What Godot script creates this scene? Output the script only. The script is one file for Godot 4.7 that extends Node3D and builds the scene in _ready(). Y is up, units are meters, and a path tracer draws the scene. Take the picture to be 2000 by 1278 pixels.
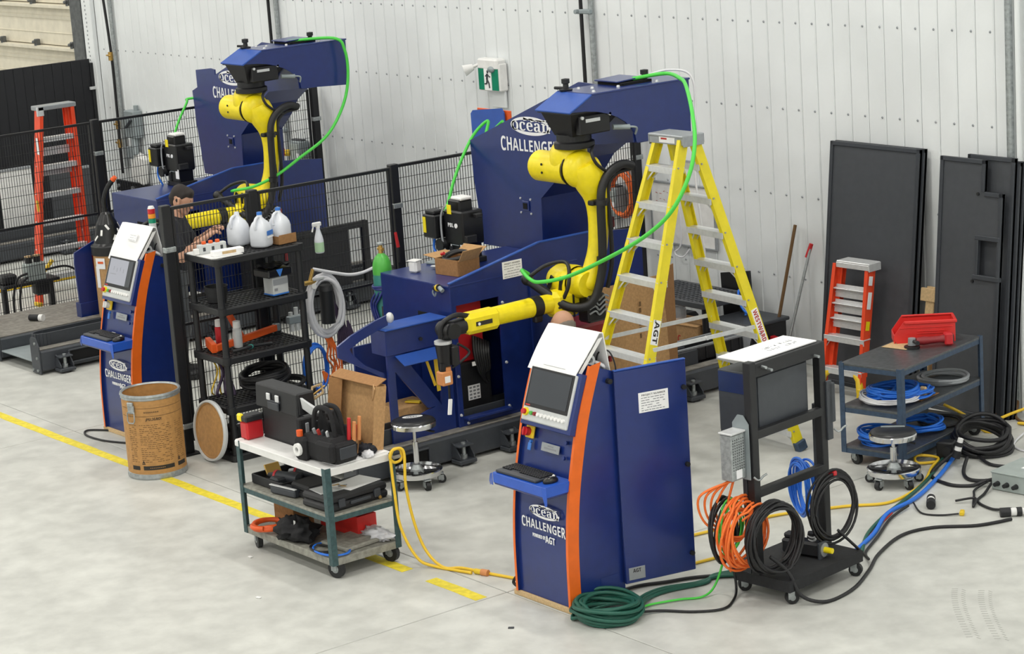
extends Node3D
# An automation workshop seen from a mezzanine. x runs along the back wall, y is up, the back wall stands at z = -12.75.

const Y := Vector3.UP
var M := {}
var used := {}


func _ready():
	var cam := Camera3D.new()
	cam.name = "camera"
	var yaw := deg_to_rad(36.75)
	var pitch := deg_to_rad(12.81)
	var roll := deg_to_rad(-3.95)
	var d := Vector3(-cos(yaw) * cos(pitch), -sin(pitch), -sin(yaw) * cos(pitch))
	var r := d.cross(Y).normalized()
	var u := r.cross(d)
	cam.transform = Transform3D(Basis(r * cos(roll) + u * sin(roll), u * cos(roll) - r * sin(roll), -d), Vector3(0, 4.6, 0))
	cam.fov = rad_to_deg(2.0 * atan(639.0 / 4480.0))
	cam.near = 0.1
	cam.far = 120
	add_child(cam)
	cam.current = true
	var we := WorldEnvironment.new()
	we.name = "environment"
	var env := Environment.new()
	env.background_mode = Environment.BG_COLOR
	env.background_color = Color(0.02, 0.02, 0.02)
	env.tonemap_mode = Environment.TONE_MAPPER_LINEAR
	env.tonemap_exposure = 1.12
	env.sdfgi_enabled = true
	env.ssao_enabled = true
	env.ssil_enabled = true
	we.environment = env
	add_child(we)
	make_materials()
	high_bays()
	build_floor()
	build_walls()
	build_door()
	build_tape()
	build_fences()
	build_machines()
	build_kiosks()
	build_rack()
	build_carts()
	build_ladders()
	build_right_side()
	build_back_things()
	build_small_things()
	build_people()


# ---------------------------------------------------------------- materials

func noise_tex(seed_: int, freq: float, lo: float, hi: float, oct := 4, px := 512, contrast := 1.0) -> NoiseTexture2D:
	var n := FastNoiseLite.new()
	n.seed = seed_
	n.noise_type = FastNoiseLite.TYPE_SIMPLEX_SMOOTH
	n.frequency = freq
	n.fractal_octaves = oct
	n.fractal_gain = 0.55
	var g := Gradient.new()
	g.offsets = PackedFloat32Array([0.5 - 0.5 / contrast, 0.5 + 0.5 / contrast])
	g.colors = PackedColorArray([Color(lo, lo, lo), Color(hi, hi, hi)])
	var t := NoiseTexture2D.new()
	t.width = px
	t.height = px
	t.seamless = true
	t.noise = n
	t.color_ramp = g
	return t


func mat(key: String, hex: String, rough := 0.5, metal := 0.0, mottle := "fine", size := 1.0) -> StandardMaterial3D:
	var m := StandardMaterial3D.new()
	m.resource_name = key
	m.albedo_color = Color.html(hex)
	m.roughness = rough
	m.metallic = metal
	m.cull_mode = BaseMaterial3D.CULL_DISABLED
	if mottle != "":
		m.albedo_texture = T[mottle]
		m.uv1_triplanar = true
		m.uv1_world_triplanar = true
		m.uv1_scale = Vector3.ONE * size
	M[key] = m
	return m

var T := {}

func make_materials():
	T["fine"] = noise_tex(3, 0.012, 0.95, 1.0, 4, 512, 1.6)
	T["soft"] = noise_tex(31, 0.006, 0.965, 1.0, 3, 512, 1.5)
	T["worn"] = noise_tex(5, 0.012, 0.84, 1.0, 5, 512, 1.8)
	T["concrete"] = noise_tex(9, 0.003, 0.93, 1.0, 6, 1024, 1.5)
	T["grain"] = noise_tex(14, 0.02, 0.91, 1.0, 4, 512, 1.8)
	var fl := mat("floor", "d6d7d1", 0.42, 0.0, "concrete", 0.3)
	fl.detail_enabled = true
	fl.detail_blend_mode = BaseMaterial3D.BLEND_MODE_MUL
	fl.detail_albedo = noise_tex(21, 0.012, 0.93, 1.0, 5, 1024, 1.7)
	fl.detail_uv_layer = BaseMaterial3D.DETAIL_UV_1
	mat("joint", "5d5f60", 0.9)
	mat("wall", "eff3f4", 0.45, 0.0, "soft", 0.3)
	mat("wall_gap", "a4a9ab", 0.8)
	mat("ceiling", "dcdcdc", 0.8)
	mat("door_beige", "e6dfcb", 0.55, 0.0, "fine", 0.8)
	mat("steel_dark", "6c6f70", 0.5, 0.5, "worn", 1.5)
	mat("tape_yellow", "f2de3e", 0.5, 0.0, "grain", 1.5)
	mat("blue", "162d72", 0.32, 0.0, "fine", 1.3)
	M["blue"].clearcoat_enabled = true
	M["blue"].clearcoat = 0.35
	M["blue"].clearcoat_roughness = 0.2
	mat("blue_light", "2c56ad", 0.35)
	mat("orange_stripe", "f2701f", 0.4)
	mat("black", "1c1d20", 0.5, 0.0, "fine", 3.0)
	mat("black_gloss", "141518", 0.3, 0.0, "fine", 3.0)
	mat("black_matt", "232427", 0.75, 0.0, "worn", 4.0)
	mat("rubber", "202124", 0.65, 0.0, "fine", 4.0)
	mat("hole", "08080a", 0.9)
	mat("charcoal", "3a3e44", 0.5, 0.0, "fine", 2.0)
	mat("panel_grey", "46494e", 0.5, 0.0, "fine", 1.5)
	mat("base_grey", "41454b", 0.45, 0.0, "fine", 2.0)
	mat("deck_grey", "98948c", 0.55, 0.2, "worn", 2.0)
	mat("screen_black", "191a20", 0.55, 0.0, "fine", 1.0)
	mat("fence_black", "17181c", 0.45, 0.0, "", 1.0)
	mat("white", "f2f2f0", 0.5)
	mat("paper", "fafafa", 0.7, 0.0, "")
	mat("logo_white", "f5f6f8", 0.45, 0.0, "")
	mat("robot_yellow", "ffe81c", 0.35, 0.0, "fine", 2.0)
	mat("robot_black", "17171a", 0.42, 0.0, "fine", 3.0)
	mat("hose_black", "18181b", 0.5, 0.0, "")
	mat("cable_green", "4fd04a", 0.45, 0.0, "")
	mat("hose_green", "1f5a4b", 0.5, 0.0, "")
	mat("cable_orange", "f5772f", 0.5, 0.0, "")
	mat("cable_blue", "2472dd", 0.45, 0.0, "")
	mat("cable_white", "e2e2e6", 0.5, 0.0, "")
	mat("cable_yellow", "f0c733", 0.5, 0.0, "")
	mat("cable_purple", "45374f", 0.5, 0.0, "")
	mat("cable_grey", "9a9ea2", 0.45, 0.0, "")
	mat("red", "c9252c", 0.4)
	mat("red_dark", "8e1f25", 0.45)
	mat("red_bin", "e0332f", 0.35)
	mat("alu", "dcdedf", 0.35, 0.25, "fine", 3.0)
	mat("alu_dark", "a3a7ab", 0.4, 0.35, "fine", 3.0)
	mat("chrome", "d8d8da", 0.14, 1.0, "")
	mat("galv", "b4babb", 0.42, 0.6, "worn", 4.0)
	mat("zinc_grey", "99a3a6", 0.5, 0.2)
	mat("orange_ladder", "f2512c", 0.45)
	mat("yellow_ladder", "f0dd26", 0.42)
	mat("cardboard", "c49a69", 0.85, 0.0, "grain", 3.0)
	mat("cardboard_dark", "a5794c", 0.88, 0.0, "grain", 3.0)
	mat("kraft", "bd8d52", 0.6, 0.0, "grain", 2.0)
	mat("wood", "d8b98a", 0.7, 0.0, "grain", 4.0)
	mat("print_black", "2b2722", 0.7, 0.0, "")
	mat("print_brown", "6d5233", 0.75, 0.0, "")
	mat("print_grey", "8a8c90", 0.7, 0.0, "")
	mat("print_red", "b6352c", 0.7, 0.0, "")
	mat("sign_green", "0c8a68", 0.4)
	mat("cart_green", "3d5a5d", 0.5, 0.0, "worn", 4.0)
	mat("cart_blue", "3a4f68", 0.5, 0.0, "worn", 4.0)
	mat("cart_deck", "9b9a90", 0.6, 0.0, "worn", 3.0)
	mat("cart_top", "f0f0ee", 0.5, 0.0, "soft", 2.0)
	mat("cart_top_dark", "5d6164", 0.35, 0.3, "worn", 3.0)
	mat("tool_black", "202124", 0.55, 0.0, "fine", 4.0)
	mat("bag_black", "1d1d20", 0.85, 0.0, "worn", 6.0)
	mat("film_blue", "2a5bc4", 0.25)
	mat("cyl_green", "56b84a", 0.35)
	mat("cyl_teal", "3c8f86", 0.4)
	mat("brass", "c9a35a", 0.35, 0.7, "")
	mat("plug_yellow", "ecc829", 0.45)
	mat("orange_plastic", "ea5f22", 0.45)
	mat("tan_box", "d99057", 0.5)
	mat("skin", "c99a80", 0.6, 0.0, "")
	mat("hair", "2a2320", 0.75, 0.0, "")
	mat("shirt_dark", "23252d", 0.85)
	mat("screen_off", "3a3e44", 0.25, 0.0, "")
	mat("screen_lit", "b9bcc4", 0.3, 0.0, "")
	mat("console_grey", "cfd2d2", 0.45)
	mat("grey_box", "a6b0ad", 0.45)
	mat("felt_blue", "3163b5", 0.5)
	mat("amber", "f59a2c", 0.35)
	mat("bottle_liquid", "b9dcb4", 0.25)
	mat("jug", "e9edf4", 0.25)
	M["jug"].backlight_enabled = true
	M["jug"].backlight = Color(0.25, 0.25, 0.27)
	mat("cap_blue", "3f7fd6", 0.4)
	mat("cushion", "212225", 0.35)
	mat("caster_black", "1e1f21", 0.55)
	var pl := mat("plastic_clear", "ffffff", 0.08, 0.0, "")
	pl.transparency = BaseMaterial3D.TRANSPARENCY_ALPHA
	pl.albedo_color = Color(0.95, 0.97, 1.0, 0.25)


# ---------------------------------------------------------------- mesh building

class Mesher:
	var st := SurfaceTool.new()
	var xf := Transform3D.IDENTITY
	var group := 0
	func _init(t := Transform3D.IDENTITY):
		xf = t
		st.begin(Mesh.PRIMITIVE_TRIANGLES)
	func flat():
		st.set_smooth_group(-1)
	func smooth():
		group += 1
		st.set_smooth_group(group)
	func v(p: Vector3):
		st.add_vertex(xf * p)
	func tri(a: Vector3, b: Vector3, c: Vector3):
		v(a); v(c); v(b)
	func quad(a: Vector3, b: Vector3, c: Vector3, d: Vector3):
		tri(a, b, c); tri(a, c, d)
	func box(c: Vector3, s: Vector3, ch := 0.003, b := Basis.IDENTITY) -> Mesher:
		flat()
		var h := s * 0.5
		ch = min(ch, min(h.x, min(h.y, h.z)) * 0.6)
		if ch <= 0.0:
			var q := []
			for i in 8:
				q.append(c + b * Vector3(h.x * (1 if i & 1 else -1), h.y * (1 if i & 2 else -1), h.z * (1 if i & 4 else -1)))
			hexa(q)
			return self
		for ax in 3:
			for sg in [-1.0, 1.0]:
				var n := Vector3.ZERO; n[ax] = sg
				var e1 := Vector3.ZERO; e1[(ax + 1) % 3] = 1
				var e2 := Vector3.ZERO; e2[(ax + 2) % 3] = 1
				var h1: float = h[(ax + 1) % 3] - ch
				var h2: float = h[(ax + 2) % 3] - ch
				var o: Vector3 = n * h[ax]
				var f := [o - e1 * h1 - e2 * h2, o + e1 * h1 - e2 * h2, o + e1 * h1 + e2 * h2, o - e1 * h1 + e2 * h2]
				if sg < 0: f.reverse()
				quad(c + b * f[0], c + b * f[1], c + b * f[2], c + b * f[3])
		# chamfer strips along the twelve edges
		for ax in 3:
			var i1 := (ax + 1) % 3
			var i2 := (ax + 2) % 3
			for s1 in [-1.0, 1.0]:
				for s2 in [-1.0, 1.0]:
					var p0 := Vector3.ZERO; var p1 := Vector3.ZERO
					p0[i1] = s1 * h[i1]; p0[i2] = s2 * (h[i2] - ch)
					p1[i1] = s1 * (h[i1] - ch); p1[i2] = s2 * h[i2]
					var l := Vector3.ZERO; l[ax] = h[ax] - ch
					_strip(c, b, p0, p1, l, s1 * s2 > 0)
		for sx in [-1.0, 1.0]:
			for sy in [-1.0, 1.0]:
				for sz in [-1.0, 1.0]:
					var k := Vector3(sx, sy, sz)
					var a := Vector3(k.x * h.x, k.y * (h.y - ch), k.z * (h.z - ch))
					var bb := Vector3(k.x * (h.x - ch), k.y * h.y, k.z * (h.z - ch))
					var cc := Vector3(k.x * (h.x - ch), k.y * (h.y - ch), k.z * h.z)
					if sx * sy * sz > 0: tri(c + b * a, c + b * bb, c + b * cc)
					else: tri(c + b * a, c + b * cc, c + b * bb)
		return self
	func _strip(c: Vector3, b: Basis, p0: Vector3, p1: Vector3, l: Vector3, pos: bool):
		if pos: quad(c + b * (p0 - l), c + b * (p1 - l), c + b * (p1 + l), c + b * (p0 + l))
		else: quad(c + b * (p1 - l), c + b * (p0 - l), c + b * (p0 + l), c + b * (p1 + l))
	func hexa(q: Array):   # eight corners, bit 0 = +x, bit 1 = +y, bit 2 = +z
		quad(q[0], q[2], q[3], q[1]); quad(q[4], q[5], q[7], q[6])
		quad(q[0], q[4], q[6], q[2]); quad(q[1], q[3], q[7], q[5])
		quad(q[0], q[1], q[5], q[4]); quad(q[2], q[6], q[7], q[3])
	func bar(a: Vector3, b: Vector3, w: float, h: float, up := Vector3.UP, ch := 0.003) -> Mesher:   # a rectangular bar from a to b; w across, h along up
		var z := (b - a).normalized()
		var x := up.cross(z).normalized()
		if x.length() < 0.5: x = Vector3.RIGHT.cross(z).normalized()
		var y := z.cross(x)
		return box((a + b) * 0.5, Vector3(w, h, a.distance_to(b)), ch, Basis(x, y, z))
	func prism(poly: Array, t: Transform3D, depth: float) -> Mesher:   # polygon in local xy, from z = 0 to depth
		flat()
		var p := PackedVector2Array(poly)
		var ar := 0.0
		for i in p.size(): ar += p[i].cross(p[(i + 1) % p.size()])
		if ar < 0: p.reverse()
		var k := Geometry2D.triangulate_polygon(p)
		for i in range(0, k.size(), 3):
			var a := p[k[i]]; var b := p[k[i + 1]]; var c := p[k[i + 2]]
			if (b - a).cross(c - a) < 0:
				var w := b; b = c; c = w
			tri(t * Vector3(a.x, a.y, depth), t * Vector3(b.x, b.y, depth), t * Vector3(c.x, c.y, depth))
			tri(t * Vector3(a.x, a.y, 0), t * Vector3(c.x, c.y, 0), t * Vector3(b.x, b.y, 0))
		for i in p.size():
			var a := p[i]; var b := p[(i + 1) % p.size()]
			quad(t * Vector3(a.x, a.y, 0), t * Vector3(b.x, b.y, 0), t * Vector3(b.x, b.y, depth), t * Vector3(a.x, a.y, depth))
		return self
	func frame_of(dir: Vector3) -> Basis:
		var z := dir.normalized()
		var x := (Vector3.UP if abs(z.y) < 0.9 else Vector3.RIGHT).cross(z).normalized()
		return Basis(x, z.cross(x), z)
	func cyl(a: Vector3, b: Vector3, ra: float, rb := -1.0, n := 16, caps := true) -> Mesher:
		if rb < 0: rb = ra
		var f := frame_of(b - a)
		smooth()
		var pa := []; var pb := []
		for i in n:
			var t := TAU * i / n
			var e := f.x * cos(t) + f.y * sin(t)
			pa.append(a + e * ra); pb.append(b + e * rb)
		for i in n:
			var j := (i + 1) % n
			quad(pa[i], pa[j], pb[j], pb[i])
		if caps:
			flat()
			for i in n:
				var j := (i + 1) % n
				tri(b, pb[i], pb[j]); tri(a, pa[j], pa[i])
		return self
	func lathe(prof: Array, o := Vector3.ZERO, b := Basis.IDENTITY, n := 32, hard := true) -> Mesher:   # profile of Vector2(radius, height), from the bottom outside upwards
		for i in prof.size() - 1:
			var p: Vector2 = prof[i]; var q: Vector2 = prof[i + 1]
			if hard or i == 0: smooth()
			for k in n:
				var t := TAU * k / n; var s := TAU * (k + 1) / n
				var a := o + b * Vector3(cos(t) * p.x, p.y, -sin(t) * p.x)
				var c := o + b * Vector3(cos(s) * p.x, p.y, -sin(s) * p.x)
				var e := o + b * Vector3(cos(s) * q.x, q.y, -sin(s) * q.x)
				var g := o + b * Vector3(cos(t) * q.x, q.y, -sin(t) * q.x)
				if p.x > 1e-6: tri(a, c, e)
				if q.x > 1e-6: tri(a, e, g)
		return self
	func tube(pts: Array, r, n := 8, closed := false) -> Mesher:   # r is a radius or an array of radii
		smooth()
		var m := pts.size()
		var rings := []
		var tan0: Vector3 = (pts[1] - pts[0]).normalized()
		var x := (Vector3.UP if abs(tan0.y) < 0.9 else Vector3.RIGHT).cross(tan0).normalized()
		for i in m:
			var a: Vector3 = pts[(i - 1 + m) % m] if (closed or i > 0) else pts[i]
			var b: Vector3 = pts[(i + 1) % m] if (closed or i < m - 1) else pts[i]
			var t := (b - a).normalized()
			x = (x - t * x.dot(t)).normalized()
			var y := t.cross(x)
			var rr: float = r[i] if r is Array else r
			var ring := []
			for k in n:
				var ang := TAU * k / n
				ring.append(pts[i] + (x * cos(ang) + y * sin(ang)) * rr)
			rings.append(ring)
		for i in (m if closed else m - 1):
			var ra: Array = rings[i]; var rb: Array = rings[(i + 1) % m]
			var off := 0
			if closed and i == m - 1:   # least twist at the seam
				var best := 1e9
				for k in n:
					var dd: float = ra[0].distance_to(rb[k])
					if dd < best: best = dd; off = k
			for k in n:
				var j := (k + 1) % n
				quad(ra[k], ra[j], rb[(j + off) % n], rb[(k + off) % n])
		if not closed:
			flat()
			for k in n:
				var j := (k + 1) % n
				tri(pts[0], rings[0][j], rings[0][k])
				tri(pts[m - 1], rings[m - 1][k], rings[m - 1][j])
		return self
	func ball(c: Vector3, r: Vector3, b := Basis.IDENTITY, nu := 16, nv := 10) -> Mesher:
		smooth()
		for j in nv:
			var t0 := PI * j / nv - PI / 2; var t1 := PI * (j + 1) / nv - PI / 2
			for i in nu:
				var a0 := TAU * i / nu; var a1 := TAU * (i + 1) / nu
				var f = func(t, a): return c + b * Vector3(cos(t) * cos(a) * r.x, sin(t) * r.y, -cos(t) * sin(a) * r.z)
				var p0: Vector3 = f.call(t0, a0); var p1: Vector3 = f.call(t0, a1); var p2: Vector3 = f.call(t1, a1); var p3: Vector3 = f.call(t1, a0)
				if j > 0: tri(p0, p1, p2)
				if j < nv - 1: tri(p0, p2, p3)
		return self
	func sheet(grid: Array, thick := 0.0) -> Mesher:   # grid of rows of points, smooth; with thickness along the local normal
		smooth()
		var R := grid.size(); var C: int = grid[0].size()
		var nn := []
		for i in R:
			var row := []
			for j in C:
				var du: Vector3 = grid[min(i + 1, R - 1)][j] - grid[max(i - 1, 0)][j]
				var dv: Vector3 = grid[i][min(j + 1, C - 1)] - grid[i][max(j - 1, 0)]
				row.append(dv.cross(du).normalized())
			nn.append(row)
		for i in R - 1:
			for j in C - 1:
				quad(grid[i][j], grid[i][j + 1], grid[i + 1][j + 1], grid[i + 1][j])
		if thick > 0.0:
			smooth()
			for i in R - 1:
				for j in C - 1:
					var q = func(a, b): return grid[a][b] - nn[a][b] * thick
					quad(q.call(i + 1, j), q.call(i + 1, j + 1), q.call(i, j + 1), q.call(i, j))
			flat()
			var rim := []
			for j in C: rim.append(Vector2i(0, j))
			for i in range(1, R): rim.append(Vector2i(i, C - 1))
			for j in range(C - 2, -1, -1): rim.append(Vector2i(R - 1, j))
			for i in range(R - 2, 0, -1): rim.append(Vector2i(i, 0))
			for k in rim.size():
				var a: Vector2i = rim[k]; var b: Vector2i = rim[(k + 1) % rim.size()]
				var pa: Vector3 = grid[a.x][a.y]; var pb: Vector3 = grid[b.x][b.y]
				quad(pa, pa - nn[a.x][a.y] * thick, pb - nn[b.x][b.y] * thick, pb)
		return self
	func done() -> ArrayMesh:
		st.generate_normals()
		return st.commit()


func heavy(font: String, embolden: float) -> Font:
	var f := SystemFont.new()
	f.font_names = PackedStringArray([font])
	f.font_weight = 700
	var v := FontVariation.new()
	v.base_font = f
	v.variation_embolden = 0.0 * embolden
	return v


static func xyz(a: Array) -> Vector3:
	return Vector3(a[0], a[1], a[2])


func spline(pts: Array, seg := 8, closed := false) -> Array:
	var o := []
	var n := pts.size()
	for i in (n if closed else n - 1):
		var p0: Vector3 = pts[(i - 1 + n) % n] if (closed or i > 0) else pts[i]
		var p1: Vector3 = pts[i]
		var p2: Vector3 = pts[(i + 1) % n]
		var p3: Vector3 = pts[(i + 2) % n] if (closed or i < n - 2) else pts[n - 1]
		for k in seg:
			o.append(p1.cubic_interpolate(p2, p0, p3, float(k) / seg))
	if not closed: o.append(pts[n - 1])
	return o


func numbered(s: String) -> String:
	var k: int = used.get(s, 0)
	used[s] = k + 1
	return s if k == 0 else "%s_%03d" % [s, k]


func obj(called: String, b: Mesher, m, parent: Node = self) -> MeshInstance3D:
	var o := MeshInstance3D.new()
	o.mesh = b.done()
	o.material_override = M[m] if m is String else m
	o.name = numbered(called) if parent == self else called
	o.cast_shadow = GeometryInstance3D.SHADOW_CASTING_SETTING_ON
	parent.add_child(o, true)
	return o


func inst(called: String, mesh: Mesh, m, t: Transform3D, parent: Node) -> MeshInstance3D:
	var o := MeshInstance3D.new()
	o.mesh = mesh
	o.material_override = M[m] if m is String else m
	o.name = called
	o.transform = t
	parent.add_child(o, true)
	return o


func tag(o: Node, label: String, category: String, group := "") -> Node:
	o.set_meta("label", label)
	o.set_meta("category", category)
	if group != "": o.set_meta("group", group)
	return o


func thing(called: String, label: String, category: String, at := Vector3.ZERO, turn := 0.0, group := "") -> Node3D:
	var o := Node3D.new()
	o.name = numbered(called)
	o.position = at
	o.rotation.y = turn
	add_child(o)
	tag(o, label, category, group)
	return o


func struct(o: Node) -> Node:
	o.set_meta("kind", "structure")
	return o


func stuff(o: Node) -> Node:
	o.set_meta("kind", "stuff")
	return o


func holder(called: String, parent: Node = self) -> Node3D:
	var o := Node3D.new()
	o.name = numbered(called) if parent == self else called
	parent.add_child(o, true)
	return o


func writing(called: String, text: String, at: Transform3D, h: float, m, parent: Node, font := "Droid Sans", weight := 400, squeeze := 1.0, depth := 0.0015, width := 0.0) -> MeshInstance3D:
	var tm := TextMesh.new()
	var f := SystemFont.new()
	f.font_names = PackedStringArray([font])
	f.font_weight = weight
	tm.font = f
	tm.text = text
	tm.font_size = 64
	tm.pixel_size = h / 46.0
	tm.depth = depth
	var o := MeshInstance3D.new()
	o.mesh = tm
	o.material_override = M[m] if m is String else m
	o.name = called
	var sq := squeeze
	if width > 0.0:
		sq = width / tm.get_aabb().size.x
	o.transform = at * Transform3D(Basis.from_scale(Vector3(sq, 1, 1)), Vector3.ZERO)
	parent.add_child(o, true)
	return o


# a coil of cable: several turns about an axis, each turn a little off, in one tube
func coil_points(c: Vector3, b: Basis, R: float, turns: int, spread: float, wob: float, seed_: int, squash := 1.0, n := 28) -> Array:
	var rng := RandomNumberGenerator.new()
	rng.seed = seed_
	var pts := []
	var rr := R; var off := 0.0; var ph := rng.randf() * TAU
	for t in turns:
		var r1 := R + rng.randf_range(-wob, wob)
		var o1 := rng.randf_range(-spread, spread)
		var tx := rng.randf_range(-wob, wob) * 0.7
		var ty := rng.randf_range(-wob, wob) * 0.7
		for k in n:
			var a := TAU * k / n
			var w := float(k) / n
			var q := lerpf(rr, r1, w)
			pts.append(c + b * Vector3(cos(a + ph) * q * squash + tx * w, sin(a + ph) * q + ty * w, lerpf(off, o1, w) + sin(a * 2 + t) * spread * 0.25))
		rr = r1; off = o1
	return pts


# ---------------------------------------------------------------- the setting

func high_bays():
	var n := 0
	for ix in 6:
		for iz in 4:
			var p := Vector3(-31.0 + ix * 6.5, 8.6, -9.6 + iz * 5.6)
			var t := thing("high_bay_light", "long white high bay lamp hanging under the workshop ceiling", "lamp", p, 0.0, "high bay lamps")
			obj("housing", Mesher.new().box(Vector3(0, 0.06, 0), Vector3(1.5, 0.08, 0.5), 0.01), "white", t)
			var gm := StandardMaterial3D.new()
			gm.albedo_color = Color(1, 1, 1)
			gm.emission_enabled = true
			gm.emission = Color(1, 0.98, 0.95)
			gm.emission_energy_multiplier = 1.5
			obj("diffuser", Mesher.new().box(Vector3(0, 0.0, 0), Vector3(1.44, 0.03, 0.44), 0.005), gm, t)
			var l := AreaLight3D.new()
			l.area_size = Vector2(1.4, 0.4)
			l.light_color = Color(1.0, 0.985, 0.96)
			l.light_energy = LAMP
			l.area_range = 40.0
			l.area_attenuation = 2.0
			l.shadow_enabled = true
			l.position = Vector3(0, -0.03, 0)
			l.rotation.x = -PI / 2
			t.add_child(l)
			n += 1

const LAMP := 12.5


func build_floor():
	var fl := struct(holder("floor"))
	obj("subfloor", Mesher.new().box(Vector3(-16, -0.17, 0), Vector3(38, 0.3, 27), 0.0), "joint", fl)
	var xs := [-34.56, -28.56, -22.56, -16.2, -10.56, -4.56, 1.44]
	var zs := [-12.9, -7.712, -1.7, 4.3, 12.3]
	for i in xs.size() - 1:
		for k in zs.size() - 1:
			var g := 0.004
			obj("slab", Mesher.new().box(Vector3((xs[i] + xs[i + 1]) / 2, -0.02, (zs[k] + zs[k + 1]) / 2), Vector3(xs[i + 1] - xs[i] - g * 2, 0.04, zs[k + 1] - zs[k] - g * 2), 0.003), "floor", fl)


func build_walls():
	var w := struct(holder("wall_back"))
	obj("backing", Mesher.new().box(Vector3(-11.5, 4.5, -12.87), Vector3(27.6, 9.2, 0.2), 0.0), "wall_gap", w)
	obj("backing", Mesher.new().box(Vector3(-29.7, 6.6, -12.87), Vector3(9, 5, 0.2), 0.0), "wall_gap", w)
	# liner strips, 0.181 m wide, with a narrow rib at each lap
	var x := -24.86
	var strip := Mesher.new()
	strip.box(Vector3(0, 4.6, -0.008), Vector3(0.1765, 9.2, 0.016), 0.003)
	strip.box(Vector3(0.076, 4.6, 0.0), Vector3(0.014, 9.2, 0.008), 0.003)
	var sm := strip.done()
	var scr := Mesher.new()
	var k := 0
	while x < 2.0:
		inst("wall_panel", sm, "wall", Transform3D(Basis.IDENTITY, Vector3(x, 0, -12.75)), w)
		for y in [0.71, 1.385, 2.085, 2.775, 3.47, 4.16]:
			scr.cyl(Vector3(x + 0.05, y, -12.75), Vector3(x + 0.05, y, -12.742), 0.011, 0.006, 6)
		x += 0.1805
		k += 1
	stuff(obj("screw", scr, "alu_dark", w))
	obj("corner_trim", Mesher.new().box(Vector3(-25.06, 4.6, -12.72), Vector3(0.22, 9.2, 0.06), 0.006), "wall", w)
	var dots := Mesher.new()
	for i in 90:
		dots.box(Vector3(-25.08 + 0.012 * (i % 2), 0.05 + i * 0.05, -12.688), Vector3(0.018, 0.022, 0.006), 0.002)
	stuff(obj("trim_stitch", dots, "alu_dark", w))
	var r := struct(obj("wall_right", Mesher.new().box(Vector3(2.6, 4.5, 0), Vector3(0.3, 9.2, 27), 0.0), "wall"))
	struct(obj("wall_left", Mesher.new().box(Vector3(-34.4, 4.5, 0), Vector3(0.3, 9.2, 27), 0.0), "wall"))
	struct(obj("wall_front", Mesher.new().box(Vector3(-16, 4.5, 12.4), Vector3(38, 9.2, 0.3), 0.0), "wall"))
	struct(obj("ceiling", Mesher.new().box(Vector3(-16, 9.25, 0), Vector3(38, 0.3, 27), 0.0), "ceiling"))
	# conduits and black cables down the wall
	for c in [[-20.88, 0.9, 9.0], [-15.67, 0.6, 9.0]]:
		var t := thing("wall_conduit", "black cable and pale conduit on the wall behind the far machine" if c[0] < -18 else "black cable and pale conduit on the wall above the nearer machine", "conduit", Vector3(c[0], 0, -12.72))
		obj("cable", Mesher.new().cyl(Vector3(0, c[1], 0.03), Vector3(0, c[2], 0.03), 0.017, -1, 10), "hose_black", t)
		obj("pipe", Mesher.new().cyl(Vector3(0.1, c[1], 0.0), Vector3(0.1, c[2], 0.0), 0.024, -1, 12), "galv", t)
		for y in [2.8, 4.4, 1.4]:
			obj("clamp", Mesher.new().box(Vector3(0.05, y, 0.03), Vector3(0.17, 0.04, 0.05), 0.008).cyl(Vector3(-0.02, y, 0.03), Vector3(-0.02, y, 0.085), 0.02, -1, 8), "zinc_grey", t)
	var t := thing("wall_conduit", "thin black cable drop with brass valve beside the garage door jamb", "conduit", Vector3(-24.53, 0, -12.71))
	obj("cable", Mesher.new().tube(spline([Vector3(-0.08, 2.9, 0.02), Vector3(0.0, 2.1, 0.02), Vector3(0.02, 1.4, 0.03), Vector3(0.0, 0.62, 0.03)], 6), 0.017, 8), "hose_black", t)
	obj("pipe", Mesher.new().cyl(Vector3(0.06, 0.7, 0.0), Vector3(0.03, 9.0, 0.0), 0.024, -1, 10), "galv", t)
	for y in [2.02, 1.2, 0.98]:
		obj("valve", Mesher.new().cyl(Vector3(0.0, y - 0.05, 0.03), Vector3(0.0, y + 0.05, 0.03), 0.028, -1, 10).cyl(Vector3(0, y, 0.03), Vector3(0.05, y + 0.02, 0.09), 0.012, -1, 8).box(Vector3(0.06, y + 0.02, 0.09), Vector3(0.09, 0.015, 0.02), 0.004), "brass", t)
	# grey boxes beside it
	var b := thing("electrical_box", "grey electrical box with lever on the wall left of the far machine", "box", Vector3(-24.13, 0, -12.74))
	obj("body", Mesher.new().box(Vector3(0, 1.24, 0.06), Vector3(0.24, 0.32, 0.12), 0.01), "zinc_grey", b)
	obj("lever", Mesher.new().bar(Vector3(-0.06, 1.2, 0.14), Vector3(0.09, 1.3, 0.14), 0.03, 0.02), "charcoal", b)
	obj("spout", Mesher.new().cyl(Vector3(0, 1.08, 0.06), Vector3(0.06, 0.88, 0.1), 0.05, 0.035, 12).box(Vector3(-0.06, 0.9, 0.08), Vector3(0.14, 0.14, 0.1), 0.01), "zinc_grey", b)
	obj("pipe", Mesher.new().cyl(Vector3(0.06, 1.38, 0.04), Vector3(0.06, 1.46, 0.04), 0.03, -1, 10), "zinc_grey", b)
	var wb := thing("wall_cover", "tilted white cover leaning on the wall under the grey electrical box", "cover", Vector3(-24.08, 0.72, -12.68), 0.0)
	obj("cover", Mesher.new().box(Vector3.ZERO, Vector3(0.3, 0.36, 0.1), 0.03, Basis(Vector3.BACK, -0.25)), "white", wb)
	var mb := thing("mounting_bar", "black steel bar with three bolts on the wall left of the far machine", "bar", Vector3(-24.3, 0.46, -12.7))
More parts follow.
